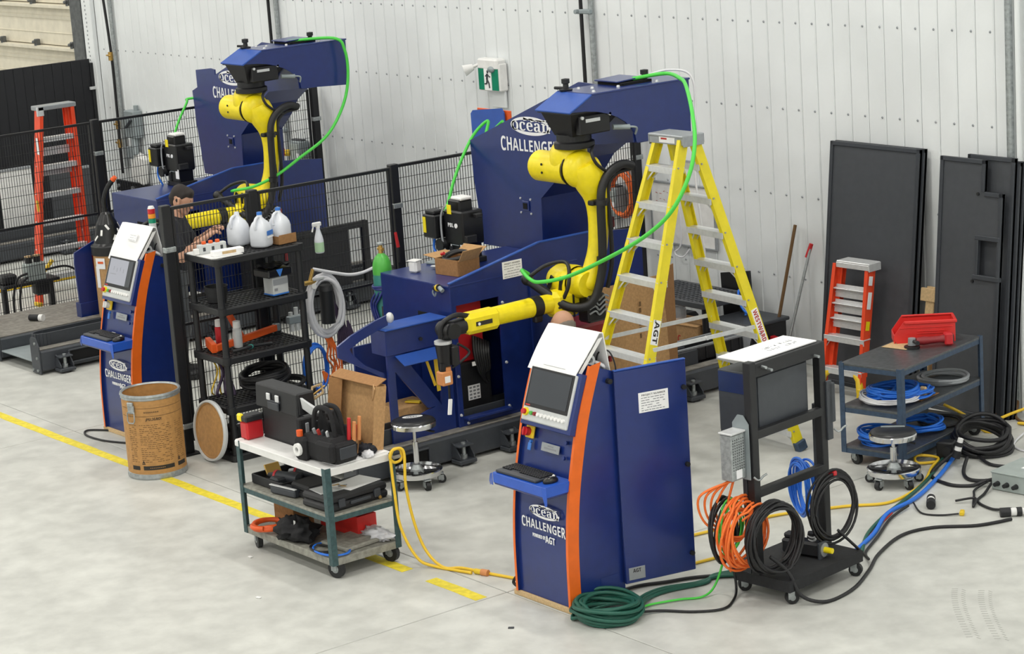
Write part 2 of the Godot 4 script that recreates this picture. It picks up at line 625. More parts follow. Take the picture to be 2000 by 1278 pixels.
	obj("plate", Mesher.new().box(Vector3(0, 0, 0), Vector3(0.86, 0.13, 0.04), 0.005), "black", mb)
	for i in 3:
		obj("bolt", Mesher.new().cyl(Vector3(-0.36 + i * 0.36, 0, 0.02), Vector3(-0.36 + i * 0.36, 0, 0.045), 0.022, -1, 8), "alu_dark", mb)
	exit_sign()
	var p := struct(holder("trim_1"))
	obj("downpipe", Mesher.new().cyl(Vector3(-10.87, 0, -12.69), Vector3(-10.87, 9, -12.69), 0.028, -1, 12), "galv", p)
	obj("downpipe", Mesher.new().cyl(Vector3(-10.79, 0, -12.69), Vector3(-10.79, 9, -12.69), 0.02, -1, 12), "wall", p)


func exit_sign():
	var t := thing("exit_sign", "green running man exit sign with two white emergency lamp heads on the wall", "exit sign", Vector3(-17.02, 2.16, -12.74))
	obj("case", Mesher.new().box(Vector3(0, 0, 0.05), Vector3(0.33, 0.26, 0.1), 0.012).box(Vector3(0.0, 0.12, 0.06), Vector3(0.31, 0.1, 0.11), 0.015), "white", t)
	var pn := obj("panel", Mesher.new().box(Vector3(0, -0.02, 0.104), Vector3(0.3, 0.2, 0.008), 0.002), "sign_green", t)
	obj("doorway", Mesher.new().box(Vector3(0, -0.02, 0.111), Vector3(0.11, 0.2, 0.006), 0.001), "paper", pn)
	var m := Mesher.new()
	m.ball(Vector3(0.004, 0.052, 0.115), Vector3(0.014, 0.016, 0.004), Basis.IDENTITY, 10, 6)
	for s in [[0.0, 0.034, -0.006, -0.02, 0.012], [-0.006, -0.02, 0.02, -0.055, 0.009], [0.02, -0.055, 0.026, -0.098, 0.008], [-0.006, -0.02, -0.014, -0.058, 0.009], [-0.014, -0.058, -0.042, -0.062, 0.008], [0.0, 0.03, 0.03, 0.006, 0.006], [0.03, 0.006, 0.044, 0.008, 0.006], [0.0, 0.03, -0.03, 0.01, 0.006]]:
		m.cyl(Vector3(s[0], s[1], 0.115), Vector3(s[2], s[3], 0.115), s[4], -1, 6)
	obj("running_figure", m, "charcoal", pn)
	for s in [-1, 1]:
		if s > 0: continue
		var c := Vector3(-0.19, 0.09, 0.13)
		obj("lamp_head", Mesher.new().cyl(c, c + Vector3(-0.05, -0.03, 0.07), 0.03, 0.055, 14), "white", t)
		obj("arm", Mesher.new().cyl(Vector3(-0.1, 0.13, 0.08), c, 0.015, -1, 8), "white", t)
	obj("conduit_cover", Mesher.new().box(Vector3(0.04, -0.21, 0.02), Vector3(0.2, 0.16, 0.03), 0.006), "wall", t)
	obj("dome", Mesher.new().ball(Vector3(0.06, 0.075, 0.11), Vector3(0.05, 0.03, 0.03)), "zinc_grey", t)


func build_door():
	var d := struct(holder("door_1"))
	for i in 14:
		var y := 0.25 + i * 0.52
		var s := obj("section", Mesher.new().box(Vector3(-29.4, y, -12.82), Vector3(8, 0.51, 0.08), 0.006), "door_beige", d)
		if i > 9: continue
		for k in 2:
			s.add_child(MeshInstance3D.new()) if false else null
		obj("groove", Mesher.new().box(Vector3(-29.4, y + 0.09, -12.778), Vector3(8, 0.05, 0.012), 0.004).box(Vector3(-29.4, y - 0.1, -12.778), Vector3(8, 0.012, 0.012), 0.003), "door_beige", s)
		obj("strut", Mesher.new().box(Vector3(-29.4, y + 0.235, -12.74), Vector3(8, 0.045, 0.1), 0.006), "door_beige", s)
		for x in [-25.55, -26.53, -27.5, -28.5]:
			obj("hinge", Mesher.new().box(Vector3(x, y + 0.29, -12.72), Vector3(0.07, 0.09, 0.06), 0.008).cyl(Vector3(x - 0.03, y + 0.3, -12.68), Vector3(x + 0.03, y + 0.3, -12.68), 0.02, -1, 8), "steel_dark", s)
	obj("jamb", Mesher.new().box(Vector3(-25.33, 3.6, -12.74), Vector3(0.28, 7.2, 0.12), 0.01), "steel_dark", d)
	obj("header", Mesher.new().box(Vector3(-29.4, 7.4, -12.74), Vector3(8.4, 0.3, 0.12), 0.01), "steel_dark", d)


func build_tape():
	for s in [[-22.0, -11.35, "long yellow floor tape line passing under the fibre drum and the tool cart"], [-11.1, -10.58, "short strip of yellow floor tape in front of the blue kiosk"]]:
		var m := Mesher.new()
		var n := int(ceil((s[1] - s[0]) / 0.25))
		for i in n:
			var a: float = lerpf(s[0], s[1], float(i) / n); var b: float = lerpf(s[0], s[1], float(i + 1) / n)
			m.box(Vector3((a + b) / 2, 0.0012, -7.535 - 0.002 * sin(i * 2.1)), Vector3(b - a, 0.0016, 0.085), 0.0)
		tag(obj("floor_tape", m, "tape_yellow"), s[2], "tape")


func fence_panel(x: float, z0: float, z1: float, y0: float, y1: float, label: String, xa := -999.0):
	# a welded mesh panel running along z, with a thin frame
	var t := thing("mesh_panel", label, "fence panel", Vector3(x, 0, z0))
	var L := z1 - z0
	var fr := Mesher.new()
	var h := y1 - y0
	for y in [y0, y1]: fr.box(Vector3(0, y, L / 2), Vector3(0.03, 0.024, abs(L)), 0.003)
	fr.box(Vector3(0, y0 + 0.62 * h - 0.04, L / 2), Vector3(0.02, 0.02, abs(L)), 0.003) if false else null
	for z in [0.01 * sign(L), L - 0.01 * sign(L)]: fr.box(Vector3(0, (y0 + y1) / 2, z), Vector3(0.025, h, 0.02), 0.003)
	obj("frame", fr, "fence_black", t)
	obj("mid_rail", Mesher.new().box(Vector3(0, y0 + h * 0.5, L / 2), Vector3(0.02, 0.02, abs(L)), 0.002), "fence_black", t)
	var w := Mesher.new()
	var n := int(abs(L) / 0.0265)
	for i in range(1, n):
		w.box(Vector3(0, (y0 + y1) / 2, L * i / n), Vector3(0.004, h, 0.004), 0.0)
	var k := int(h / 0.094)
	for i in range(1, k):
		w.box(Vector3(0.004, y0 + h * i / k, L / 2), Vector3(0.004, 0.004, abs(L)), 0.0)
	stuff(obj("wire_mesh", w, "fence_black", t))


func fence_post(x: float, z: float, h: float, label: String):
	var t := thing("fence_post", label, "fence post", Vector3(x, 0, z))
	obj("post", Mesher.new().box(Vector3(0, h / 2, 0), Vector3(0.06, h, 0.075), 0.005), "fence_black", t)
	obj("foot_plate", Mesher.new().box(Vector3(0, 0.005, 0), Vector3(0.16, 0.01, 0.14), 0.002), "fence_black", t)
	for y in [h - 0.33, 0.22]:
		obj("clip", Mesher.new().box(Vector3(0.02, y, 0), Vector3(0.05, 0.04, 0.09), 0.004), "galv", t)


func build_fences():
	# near fence, between the two cells
	fence_post(-14.87, -7.99, 1.9, "black fence post standing between the far kiosk and the black plastic rack")
	fence_post(-14.9, -10.06, 1.9, "black fence post left of the nearer blue machine, behind the green gas cylinder")
	fence_post(-15.0, -12.66, 1.9, "black fence post against the wall behind the yellow stepladder")
	fence_post(-14.88, -8.745, 1.9, "black fence post behind the jugs on the plastic rack")
	fence_panel(-14.87, -8.04, -8.7, 0.1, 1.87, "narrow black welded mesh fence panel behind the left part of the plastic rack")
	fence_panel(-14.88, -8.79, -10.01, 0.1, 1.87, "black welded mesh fence panel between the rack's right end and the green cylinder")
	fence_panel(-14.95, -10.11, -12.61, 0.1, 1.87, "black welded mesh fence panel behind the nearer blue machine")
	# far fence, behind the far cell
	fence_post(-20.12, -10.15, 1.9, "black fence post behind the black drum cone")
	fence_post(-20.1, -12.66, 1.9, "black fence post against the wall behind the far machine's overhead arm")
	fence_panel(-20.12, -7.6, -10.1, 0.1, 1.87, "black welded mesh fence panel in front of the tall orange ladder")
	fence_panel(-20.12, -10.2, -12.61, 0.1, 1.87, "black welded mesh fence panel behind the far blue machine")
	# tall black sheet screens at the left back
	for s in [[-12.66, -11.16], [-11.06, -9.56]]:
		var t := thing("sheet_screen", "tall black sheet screen next to the garage door jamb" if s[0] < -12 else "tall black sheet screen cut by the left edge, beside the orange ladder", "screen", Vector3(-25.06, 0, s[0]))
		var L: float = s[1] - s[0]
		var m := Mesher.new()
		for i in 12:
			m.box(Vector3(0, 1.02, L * (i + 0.5) / 12), Vector3(0.03 + 0.012 * (i % 2), 1.9, L / 12), 0.004)
		obj("sheet", m, "screen_black", t)
		obj("post", Mesher.new().box(Vector3(0, 0.96, -0.02), Vector3(0.07, 1.92, 0.06), 0.004), "fence_black", t)
		for y in [1.62]:
			obj("clip", Mesher.new().box(Vector3(0.05, y, 0.0), Vector3(0.03, 0.035, 0.1), 0.004), "alu", t)


# ---------------------------------------------------------------- the two blue welding machines, their skids and robots

const MO := Vector3(-13.5, 0.2, -10.0)   # base point of the nearer machine

func warped_word(called: String, text: String, t: Transform3D, w: float, h_end: float, h_mid: float, m, parent: Node, font := "Droid Sans"):
	# heavy lettering whose height dips in the middle of the word
	var tm := TextMesh.new()
	tm.font = heavy(font, 1.1 if font == "Droid Sans" else 0.6)
	tm.text = text
	tm.font_size = 48
	tm.pixel_size = 0.01
	tm.depth = 0.0
	tm.curve_step = 1.0
	var ar := tm.get_mesh_arrays()
	var vs: PackedVector3Array = ar[Mesh.ARRAY_VERTEX]
	var lo := Vector2(1e9, 1e9)
	var hi := Vector2(-1e9, -1e9)
	for p in vs:
		lo = lo.min(Vector2(p.x, p.y)); hi = hi.max(Vector2(p.x, p.y))
	for i in vs.size():
		var u := (vs[i].x - lo.x) / (hi.x - lo.x)
		var q := (vs[i].y - lo.y) / (hi.y - lo.y) - 0.5
		var k := absf(u * 2 - 1)
		var h := lerpf(h_mid, h_end, k * k)
		vs[i] = Vector3((u - 0.5) * w, q * h, 0.001)
	ar[Mesh.ARRAY_VERTEX] = vs
	var am := ArrayMesh.new()
	am.add_surface_from_arrays(Mesh.PRIMITIVE_TRIANGLES, ar)
	return inst(called, am, m, t, parent)


func ocean_logo(t: Transform3D, w: float, parent: Node):
	# oval ring with a breaking wave along its top, the word inside and CHALLENGER beneath; w is the width of the long word
	var lg := holder("logo", parent)
	lg.transform = t
	var a := w * 0.345
	var b := w * 0.1
	var m := Mesher.new()
	m.flat()
	for i in 48:
		var u := TAU * i / 48; var v := TAU * (i + 1) / 48
		if u > 0.1 and u < 0.5: continue
		var tk = func(s): return 0.12 + 0.1 * absf(sin(s))
		var p = func(s, k): return Vector3(cos(s) * a * (1.0 - 0.1 * k), sin(s) * b * (1.0 - tk.call(s) * 1.6 * k), 0.001)
		m.quad(p.call(u, 0), p.call(v, 0), p.call(v, 1), p.call(u, 1))
	for wv in [[-0.35, 0.9, 0.0, 0.5], [0.0, 0.8, 0.35, 0.42], [0.4, 0.72, 0.9, 0.5]]:
		var x0: float = a * wv[0]; var y0: float = b * wv[1]
		m.quad(Vector3(x0, y0, 0.001), Vector3(x0 + a * 0.02, b * wv[3], 0.001), Vector3(x0 + a * 0.28, b * (wv[3] + 0.18), 0.001), Vector3(x0 + a * 0.05, b * (wv[3] + 0.16), 0.001))
		m.quad(Vector3(x0 + a * 0.2, b * (wv[3] + 0.16), 0.001), Vector3(x0 + a * 0.28, b * (wv[3] + 0.1), 0.001), Vector3(x0 + a * 0.5, b * (wv[3] + 0.3), 0.001), Vector3(x0 + a * 0.3, b * (wv[3] + 0.3), 0.001))
	obj("ring", m, "logo_white", lg)
	warped_word("word", "ocean", Transform3D(Basis.IDENTITY, Vector3(0, -b * 0.08, 0)), a * 1.9, b * 1.05, b * 0.95, "logo_white", lg, "Droid Serif")
	warped_word("word", "CHALLENGER", Transform3D(Basis.IDENTITY, Vector3(-w * 0.04, -b * 2.15, 0)), w, w * 0.17, w * 0.125, "logo_white", lg)


func notice(called: String, t: Transform3D, w: float, h: float, title: String, lines: int, parent: Node, m := "paper"):
	# a printed sheet with a title and rows of small print
	var n := obj(called, Mesher.new(t).box(Vector3.ZERO, Vector3(w, h, 0.003), 0.0), m, parent)
	var p := Mesher.new(t)
	var rng := RandomNumberGenerator.new()
	rng.seed = 7 + lines
	for i in lines:
		var y = h * 0.22 - h * 0.62 * i / max(1, lines - 1)
		var x := -w * 0.42
		while x < w * 0.36:
			var l := rng.randf_range(0.06, 0.16) * w
			if rng.randf() < 0.85: p.box(Vector3(x + l / 2, y, 0.0018), Vector3(l, h * 0.035, 0.0008), 0.0)
			x += l + 0.025 * w
	obj("print", p, "print_grey", n)
	if title != "":
		writing("title", title, t * Transform3D(Basis.IDENTITY, Vector3(0, h * 0.36, 0.0012)), h * 0.09, "print_black", n, "Droid Sans", 700, 1.0, 0.001, w * 0.8)
	return n


func foot_bracket(z: float, m_: Transform3D, parent: Node):
	# levelling foot on the +x face of a beam: two gussets, a top plate, a threaded jack and a pad
	var f := obj("levelling_foot", Mesher.new(m_).box(Vector3(-12.985, 0.145, z), Vector3(0.1, 0.012, 0.13), 0.002).prism([Vector2(0, 0.05), Vector2(0.1, 0.05), Vector2(0.1, 0.07), Vector2(0.02, 0.16), Vector2(0, 0.16)], Transform3D(Basis.IDENTITY, Vector3(-13.03, 0, z - 0.065)), 0.01).prism([Vector2(0, 0.05), Vector2(0.1, 0.05), Vector2(0.1, 0.07), Vector2(0.02, 0.16), Vector2(0, 0.16)], Transform3D(Basis.IDENTITY, Vector3(-13.03, 0, z + 0.055)), 0.01).box(Vector3(-12.975, 0.03, z), Vector3(0.12, 0.03, 0.15), 0.006), "base_grey", parent)
	obj("jack_screw", Mesher.new(m_).cyl(Vector3(-12.975, 0.0, z), Vector3(-12.975, 0.165, z), 0.016, -1, 10).cyl(Vector3(-12.975, 0.045, z), Vector3(-12.975, 0.075, z), 0.028, -1, 6), "galv", f)
	obj("pad", Mesher.new(m_).cyl(Vector3(-12.975, 0.0, z), Vector3(-12.975, 0.016, z), 0.05, -1, 14), "black", f)


func make_skid(D: Vector3, label: String, feet: Array, z1: float, z0 := -7.86):
	var t := thing("steel_skid", label, "machine base", Vector3(-13.5, 0, -9.8) + D)
	var m_ := Transform3D(Basis.IDENTITY, -Vector3(-13.5, 0, -9.8))
	for x in [[-13.18, -13.03], [-13.99, -13.84]]:
		var c: float = (x[0] + x[1]) / 2
		obj("beam", Mesher.new(m_).box(Vector3(c, 0.12, (z0 + z1) / 2), Vector3(0.15, 0.18, z0 - z1), 0.012), "base_grey", t)
		obj("ledge", Mesher.new(m_).box(Vector3(c - 0.02, 0.215, (z0 + z1) / 2), Vector3(0.1, 0.012, z0 - z1 - 0.04), 0.003), "deck_grey", t)
		var ep := obj("end_plate", Mesher.new(m_).prism([Vector2(-0.085, 0.01), Vector2(0.075, 0.01), Vector2(0.075, 0.25), Vector2(0.02, 0.33), Vector2(-0.06, 0.33), Vector2(-0.085, 0.3)], Transform3D(Basis.IDENTITY, Vector3(c, 0, z0)), 0.012), "base_grey", t)
		for q in [Vector2(0.04, 0.04), Vector2(0.04, 0.15), Vector2(-0.05, 0.04), Vector2(0.02, 0.28)]:
			obj("bolt", Mesher.new(m_).cyl(Vector3(c + q.x, q.y, z0 + 0.01), Vector3(c + q.x, q.y, z0 + 0.024), 0.013, -1, 6), "galv", ep)
	# pale tray between the beam ends, then the deck under the machine
	var tr := obj("tray", Mesher.new(m_).box(Vector3(-13.51, 0.1, (z0 - 9.02) / 2), Vector3(0.64, 0.014, z0 + 9.02), 0.003).box(Vector3(-13.51, 0.19, -9.0), Vector3(0.64, 0.18, 0.012), 0.003), "zinc_grey", t)
	obj("slot", Mesher.new(m_).box(Vector3(-13.55, 0.21, -8.993), Vector3(0.16, 0.035, 0.006), 0.0), "hole", tr)
	obj("deck_plate", Mesher.new(m_).box(Vector3(-13.51, 0.19, (-9.02 + z1) / 2), Vector3(0.64, 0.02, -9.02 - z1), 0.003), "black_matt", t)
	# loop-ended channel for the cable chain on the near beam
	var ch := Mesher.new(m_)
	var pts := []
	for i in 13:
		var a := PI * i / 12.0
		pts.append(Vector3(-13.27 + cos(a) * 0.075, 0.27, z0 - 0.19 + sin(a) * 0.13))
	pts.push_front(Vector3(-13.195, 0.27, z1 + 0.3)); pts.push_back(Vector3(-13.345, 0.27, z1 + 0.3))
	for i in pts.size() - 1: ch.bar(pts[i], pts[i + 1], 0.018, 0.12, Y, 0.002)
	obj("chain_channel", ch, "charcoal", t)
	for k in 8:
		obj("chain_link", Mesher.new(m_).box(Vector3(-13.27, 0.235, z0 - 0.29 - k * 0.11), Vector3(0.11, 0.05, 0.095), 0.012), "black", t)
	# forklift pocket and levelling feet
	var fp := obj("forklift_pocket", Mesher.new(m_).box(Vector3(-13.024, 0.175, z0 - 0.44), Vector3(0.03, 0.014, 0.34), 0.004).box(Vector3(-13.024, 0.065, z0 - 0.44), Vector3(0.03, 0.014, 0.34), 0.004).box(Vector3(-13.024, 0.12, z0 - 0.27), Vector3(0.03, 0.11, 0.014), 0.004).box(Vector3(-13.024, 0.12, z0 - 0.61), Vector3(0.03, 0.11, 0.014), 0.004), "base_grey", t)
	obj("pocket_opening", Mesher.new(m_).box(Vector3(-13.028, 0.12, z0 - 0.44), Vector3(0.008, 0.1, 0.33), 0.0), "hole", fp)
	for z in feet: foot_bracket(z, m_, t)
	return t


func make_machine(D: Vector3, label: String, near: bool):
	var t := thing("welding_machine", label, "machine", MO + D)
	var m_ := Transform3D(Basis.IDENTITY, -MO)
	# lower cabinet: +z face, shelf, lip-topped side sheet with a tall opening
	var zf := -9.28
	var xs := -13.142
	obj("cabinet_front", Mesher.new(m_).box(Vector3(-13.58, 0.74, zf - 0.006), Vector3(0.88, 1.05, 0.014), 0.004), "blue", t)
	obj("cabinet_shelf", Mesher.new(m_).box(Vector3(-13.58, 1.262, -9.87), Vector3(0.88, 0.014, 1.18), 0.003), "blue", t)
	obj("cabinet_side", Mesher.new(m_).box(Vector3(-14.015, 0.74, -10.3), Vector3(0.014, 1.05, 2.0), 0.003), "blue", t)
	var yz := Basis(Vector3(0, 0, -1), Vector3(0, 1, 0), Vector3(1, 0, 0))   # local x -> -z, local y -> y, depth -> +x
	var T0 := Transform3D(yz, Vector3(xs - 0.014, 0, 0))
	var side := Mesher.new(m_)
	side.prism([Vector2(9.28, 0.223), Vector2(9.325, 0.223), Vector2(9.325, 1.3), Vector2(9.28, 1.287)], T0, 0.014)
	side.prism([Vector2(9.325, 1.12), Vector2(9.71, 1.12), Vector2(9.71, 1.37), Vector2(9.325, 1.3)], T0, 0.014)
	side.prism([Vector2(9.325, 0.223), Vector2(9.71, 0.223), Vector2(9.71, 0.27), Vector2(9.325, 0.29)], T0, 0.014)
	side.prism([Vector2(9.71, 0.223), Vector2(11.1, 0.223), Vector2(11.1, 1.4), Vector2(10.6, 1.45), Vector2(10.115, 1.45), Vector2(9.71, 1.37)], T0, 0.014)
	obj("side_sheet", side, "blue", t)
	obj("side_lip", Mesher.new(m_).bar(Vector3(xs - 0.012, 1.287, zf), Vector3(xs - 0.012, 1.452, -10.115), 0.03, 0.012).bar(Vector3(xs - 0.012, 1.452, -10.115), Vector3(xs - 0.012, 1.452, -10.6), 0.03, 0.012), "blue_light", t)
	for q in [[1.0, -9.3], [0.6, -9.3], [0.31, -9.3], [1.07, -9.74], [0.62, -9.74], [0.29, -9.74], [0.24, -9.36]]:
		obj("bolt", Mesher.new(m_).cyl(Vector3(xs, q[0], q[1]), Vector3(xs + 0.012, q[0], q[1]), 0.012, 0.008, 8), "alu", t)
	obj("opening_lip", Mesher.new(m_).box(Vector3(xs + 0.03, 0.285, -9.52), Vector3(0.07, 0.02, 0.4), 0.003, Basis(Vector3.RIGHT, 0.0)), "blue", t)
	obj("cabinet_inside", Mesher.new(m_).box(Vector3(-13.9, 0.7, -9.9), Vector3(0.02, 1.0, 1.1), 0.0).box(Vector3(-13.5, 0.7, -10.0), Vector3(0.75, 1.0, 0.02), 0.0), "blue", t)
	obj("front_slot", Mesher.new(m_).box(Vector3(-13.5, 1.02, zf + 0.002), Vector3(0.11, 0.04, 0.008), 0.0), "hole", t)
	# column: front plate flaring out to the right under the arm
	var pl := [Vector2(-14.3, 1.255), Vector2(-13.55, 1.255), Vector2(-13.53, 1.69), Vector2(-13.35, 1.83), Vector2(-13.2, 1.99), Vector2(-12.95, 2.14), Vector2(-12.415, 2.2), Vector2(-12.415, 2.58), Vector2(-13.0, 2.6), Vector2(-14.39, 2.07), Vector2(-14.37, 1.75)]
	obj("column_plate", Mesher.new(m_).prism(pl, Transform3D(Basis.IDENTITY, Vector3(0, 0, -10.475)), 0.014), "blue", t)
	obj("column", Mesher.new(m_).prism([Vector2(-14.3, 1.255), Vector2(-13.555, 1.255), Vector2(-13.535, 1.692), Vector2(-13.355, 1.832), Vector2(-13.205, 1.992), Vector2(-12.955, 2.142), Vector2(-12.42, 2.202), Vector2(-12.42, 2.56), Vector2(-13.0, 2.56), Vector2(-14.36, 2.04)], Transform3D(Basis.IDENTITY, Vector3(0, 0, -10.93)), 0.45), "blue", t)
	# the square port with four bolts
	var port := obj("port", Mesher.new(m_).box(Vector3(-13.72, 1.615, -10.456), Vector3(0.085, 0.075, 0.01), 0.002), "blue", t)
	obj("port_opening", Mesher.new(m_).box(Vector3(-13.72, 1.615, -10.45), Vector3(0.05, 0.045, 0.006), 0.0), "hole", port)
	for sx in [-1, 1]:
		for sy in [-1, 1]:
			obj("bolt", Mesher.new(m_).cyl(Vector3(-13.72 + sx * 0.062, 1.615 + sy * 0.055, -10.46), Vector3(-13.72 + sx * 0.062, 1.615 + sy * 0.055, -10.452), 0.009, -1, 6), "alu", t)
	var lg_at := Vector3(-13.6, 2.235, -10.459) - MO
	ocean_logo(Transform3D(Basis.IDENTITY, lg_at), 0.71, t)
	# overhead arm: cheeks with the arched pocket, top sheet, slanted nose
	var ax := [-12.78, -12.4]
	var prof := [Vector2(9.885, 2.485), Vector2(10.09, 2.583), Vector2(11.0, 2.588), Vector2(11.0, 2.17)]
	prof.append(Vector2(10.5, 2.2))
	for i in 9:
		var a := i / 8.0 * PI / 2
		prof.append(Vector2(9.92 + 0.56 * cos(a), 2.2 + 0.285 * sin(a)))
	prof.reverse()
	var arm := Mesher.new(m_)
	arm.prism(prof, Transform3D(yz, Vector3(ax[1] - 0.014, 0, 0)), 0.014)
	arm.prism(prof, Transform3D(yz, Vector3(ax[0], 0, 0)), 0.014)
	arm.box(Vector3(-12.59, 2.38, -10.74), Vector3(0.37, 0.38, 0.5), 0.004)
	obj("overhead_arm", arm, "blue", t)
	obj("arm_nose", Mesher.new(m_).bar(Vector3(-12.59, 2.482, -9.88), Vector3(-12.59, 2.588, -10.09), 0.39, 0.014, Y, 0.003), "blue_light", t)
	obj("arm_top", Mesher.new(m_).box(Vector3(-12.59, 2.59, -10.55), Vector3(0.39, 0.014, 0.92), 0.003), "blue", t)
	obj("arm_soffit", Mesher.new(m_).box(Vector3(-12.59, 2.478, -10.17), Vector3(0.36, 0.02, 0.56), 0.0), "black", t)
	var ht := obj("hatch", Mesher.new(m_).box(Vector3(-12.66, 2.63, -10.56), Vector3(0.26, 0.01, 0.24), 0.002, Basis(Vector3.RIGHT, 0.04)), "blue", t)
	obj("hatch_gap", Mesher.new(m_).box(Vector3(-12.64, 2.606, -10.6), Vector3(0.27, 0.02, 0.28), 0.0), "hole", ht)
	for q in [[-12.46, -10.16], [-12.62, -10.28], [-12.5, -10.42], [-12.45, -10.74], [-12.7, -10.22]]:
		obj("bolt", Mesher.new(m_).cyl(Vector3(q[0], 2.597, q[1]), Vector3(q[0], 2.61, q[1]), 0.014, 0.01, 8), "alu", t)
	for q in [[-12.72, -10.12], [-12.56, -10.72]]:
		obj("eye_knob", Mesher.new(m_).lathe([Vector2(0.045, 0), Vector2(0.05, 0.012), Vector2(0.022, 0.02), Vector2(0.02, 0.05), Vector2(0.03, 0.055), Vector2(0.03, 0.085), Vector2(0.0, 0.09)], Vector3(q[0], 2.595, q[1]), Basis.IDENTITY, 12).cyl(Vector3(q[0] - 0.09, 2.615, q[1] + 0.03), Vector3(q[0], 2.615, q[1]), 0.011, -1, 8), "black", t)
	# plates behind the column
	obj("rear_plate", Mesher.new(m_).prism([Vector2(-15.48, 1.6), Vector2(-15.0, 1.6), Vector2(-15.03, 2.13), Vector2(-15.06, 2.17), Vector2(-15.46, 2.13), Vector2(-15.49, 2.1)], Transform3D(Basis.IDENTITY, Vector3(0, 0, -11.3)), 0.012), "blue_light", t) if near else obj("rear_plate", Mesher.new(m_).prism([Vector2(-14.37, 1.8), Vector2(-14.0, 1.8), Vector2(-14.0, 2.29), Vector2(-14.08, 2.3), Vector2(-14.37, 2.27)], Transform3D(Basis.IDENTITY, Vector3(0, 0, -10.52)), 0.012), "blue", t)
	if not near: return t
	# headstock in front of the cabinet: hood, flap, braced side plate and the curved hook
	var hx := -13.16
	obj("headstock_hood", Mesher.new(m_).box(Vector3(hx - 0.09, 0.955, -8.965), Vector3(0.19, 0.185, 0.52), 0.004), "blue", t)
	obj("hood_lip", Mesher.new(m_).box(Vector3(hx - 0.08, 1.056, -8.965), Vector3(0.22, 0.012, 0.54), 0.003), "blue_light", t)
	obj("hood_knob", Mesher.new(m_).cyl(Vector3(hx, 0.94, -9.0), Vector3(hx + 0.02, 0.94, -9.0), 0.014, -1, 8), "black", t)
	obj("flap", Mesher.new(m_).bar(Vector3(hx + 0.005, 0.855, -8.99), Vector3(hx + 0.12, 0.8, -8.99), 0.43, 0.006, Y, 0.001), "blue_light", t)
	var hp := Mesher.new(m_)
	var T1 := Transform3D(yz, Vector3(hx - 0.02, 0, 0))
	hp.prism([Vector2(8.71, 0.22), Vector2(8.77, 0.22), Vector2(8.77, 0.87), Vector2(8.71, 0.87)], T1, 0.02)
	hp.prism([Vector2(8.77, 0.22), Vector2(9.27, 0.22), Vector2(9.27, 0.42), Vector2(9.1, 0.42), Vector2(8.77, 0.34)], T1, 0.02)
	hp.prism([Vector2(8.77, 0.87), Vector2(8.77, 0.74), Vector2(9.03, 0.42), Vector2(9.15, 0.42), Vector2(8.83, 0.87)], T1, 0.02)
	hp.prism([Vector2(9.15, 0.42), Vector2(9.27, 0.42), Vector2(9.27, 0.87), Vector2(9.19, 0.87)], T1, 0.02)
	obj("headstock_plate", hp, "blue", t)
	obj("headstock_back", Mesher.new(m_).box(Vector3(hx - 0.4, 0.55, -8.98), Vector3(0.02, 0.66, 0.58), 0.0).box(Vector3(hx - 0.2, 0.55, -9.27), Vector3(0.4, 0.66, 0.01), 0.0), "blue", t)
	var hk := []
	var inner := []
	for p in [Vector2(8.76, 1.152), Vector2(8.66, 1.13), Vector2(8.56, 1.1), Vector2(8.44, 1.06), Vector2(8.327, 1.006), Vector2(8.328, 0.925), Vector2(8.45, 0.856), Vector2(8.593, 0.767), Vector2(8.7, 0.7)]: hk.append(p)
	for p in [Vector2(8.7, 0.74), Vector2(8.542, 0.83), Vector2(8.45, 0.92), Vector2(8.422, 0.969), Vector2(8.508, 1.007), Vector2(8.66, 1.055), Vector2(8.76, 1.08)]: inner.append(p)
	obj("hook_plate", Mesher.new(m_).prism(hk + inner, Transform3D(yz, Vector3(hx - 0.05, 0, 0)), 0.02), "blue", t)
	obj("knob", Mesher.new(m_).ball(Vector3(hx - 0.03, 1.13, -8.78), Vector3(0.03, 0.04, 0.03)), "alu", t)
	obj("strap", Mesher.new(m_).box(Vector3(hx + 0.01, 0.69, -9.12), Vector3(0.006, 0.32, 0.03), 0.0, Basis(Vector3.RIGHT, 0.05)).box(Vector3(hx + 0.01, 0.7, -9.06), Vector3(0.006, 0.26, 0.02), 0.0, Basis(Vector3.RIGHT, 0.3)), "cable_yellow", t)
	if near:
		notice("notice", Transform3D(Basis(Y, PI / 2), Vector3(xs + 0.003, 1.3, -9.85) - MO), 0.18, 0.125, "PROJECT NUMBER", 5, t)
	return t


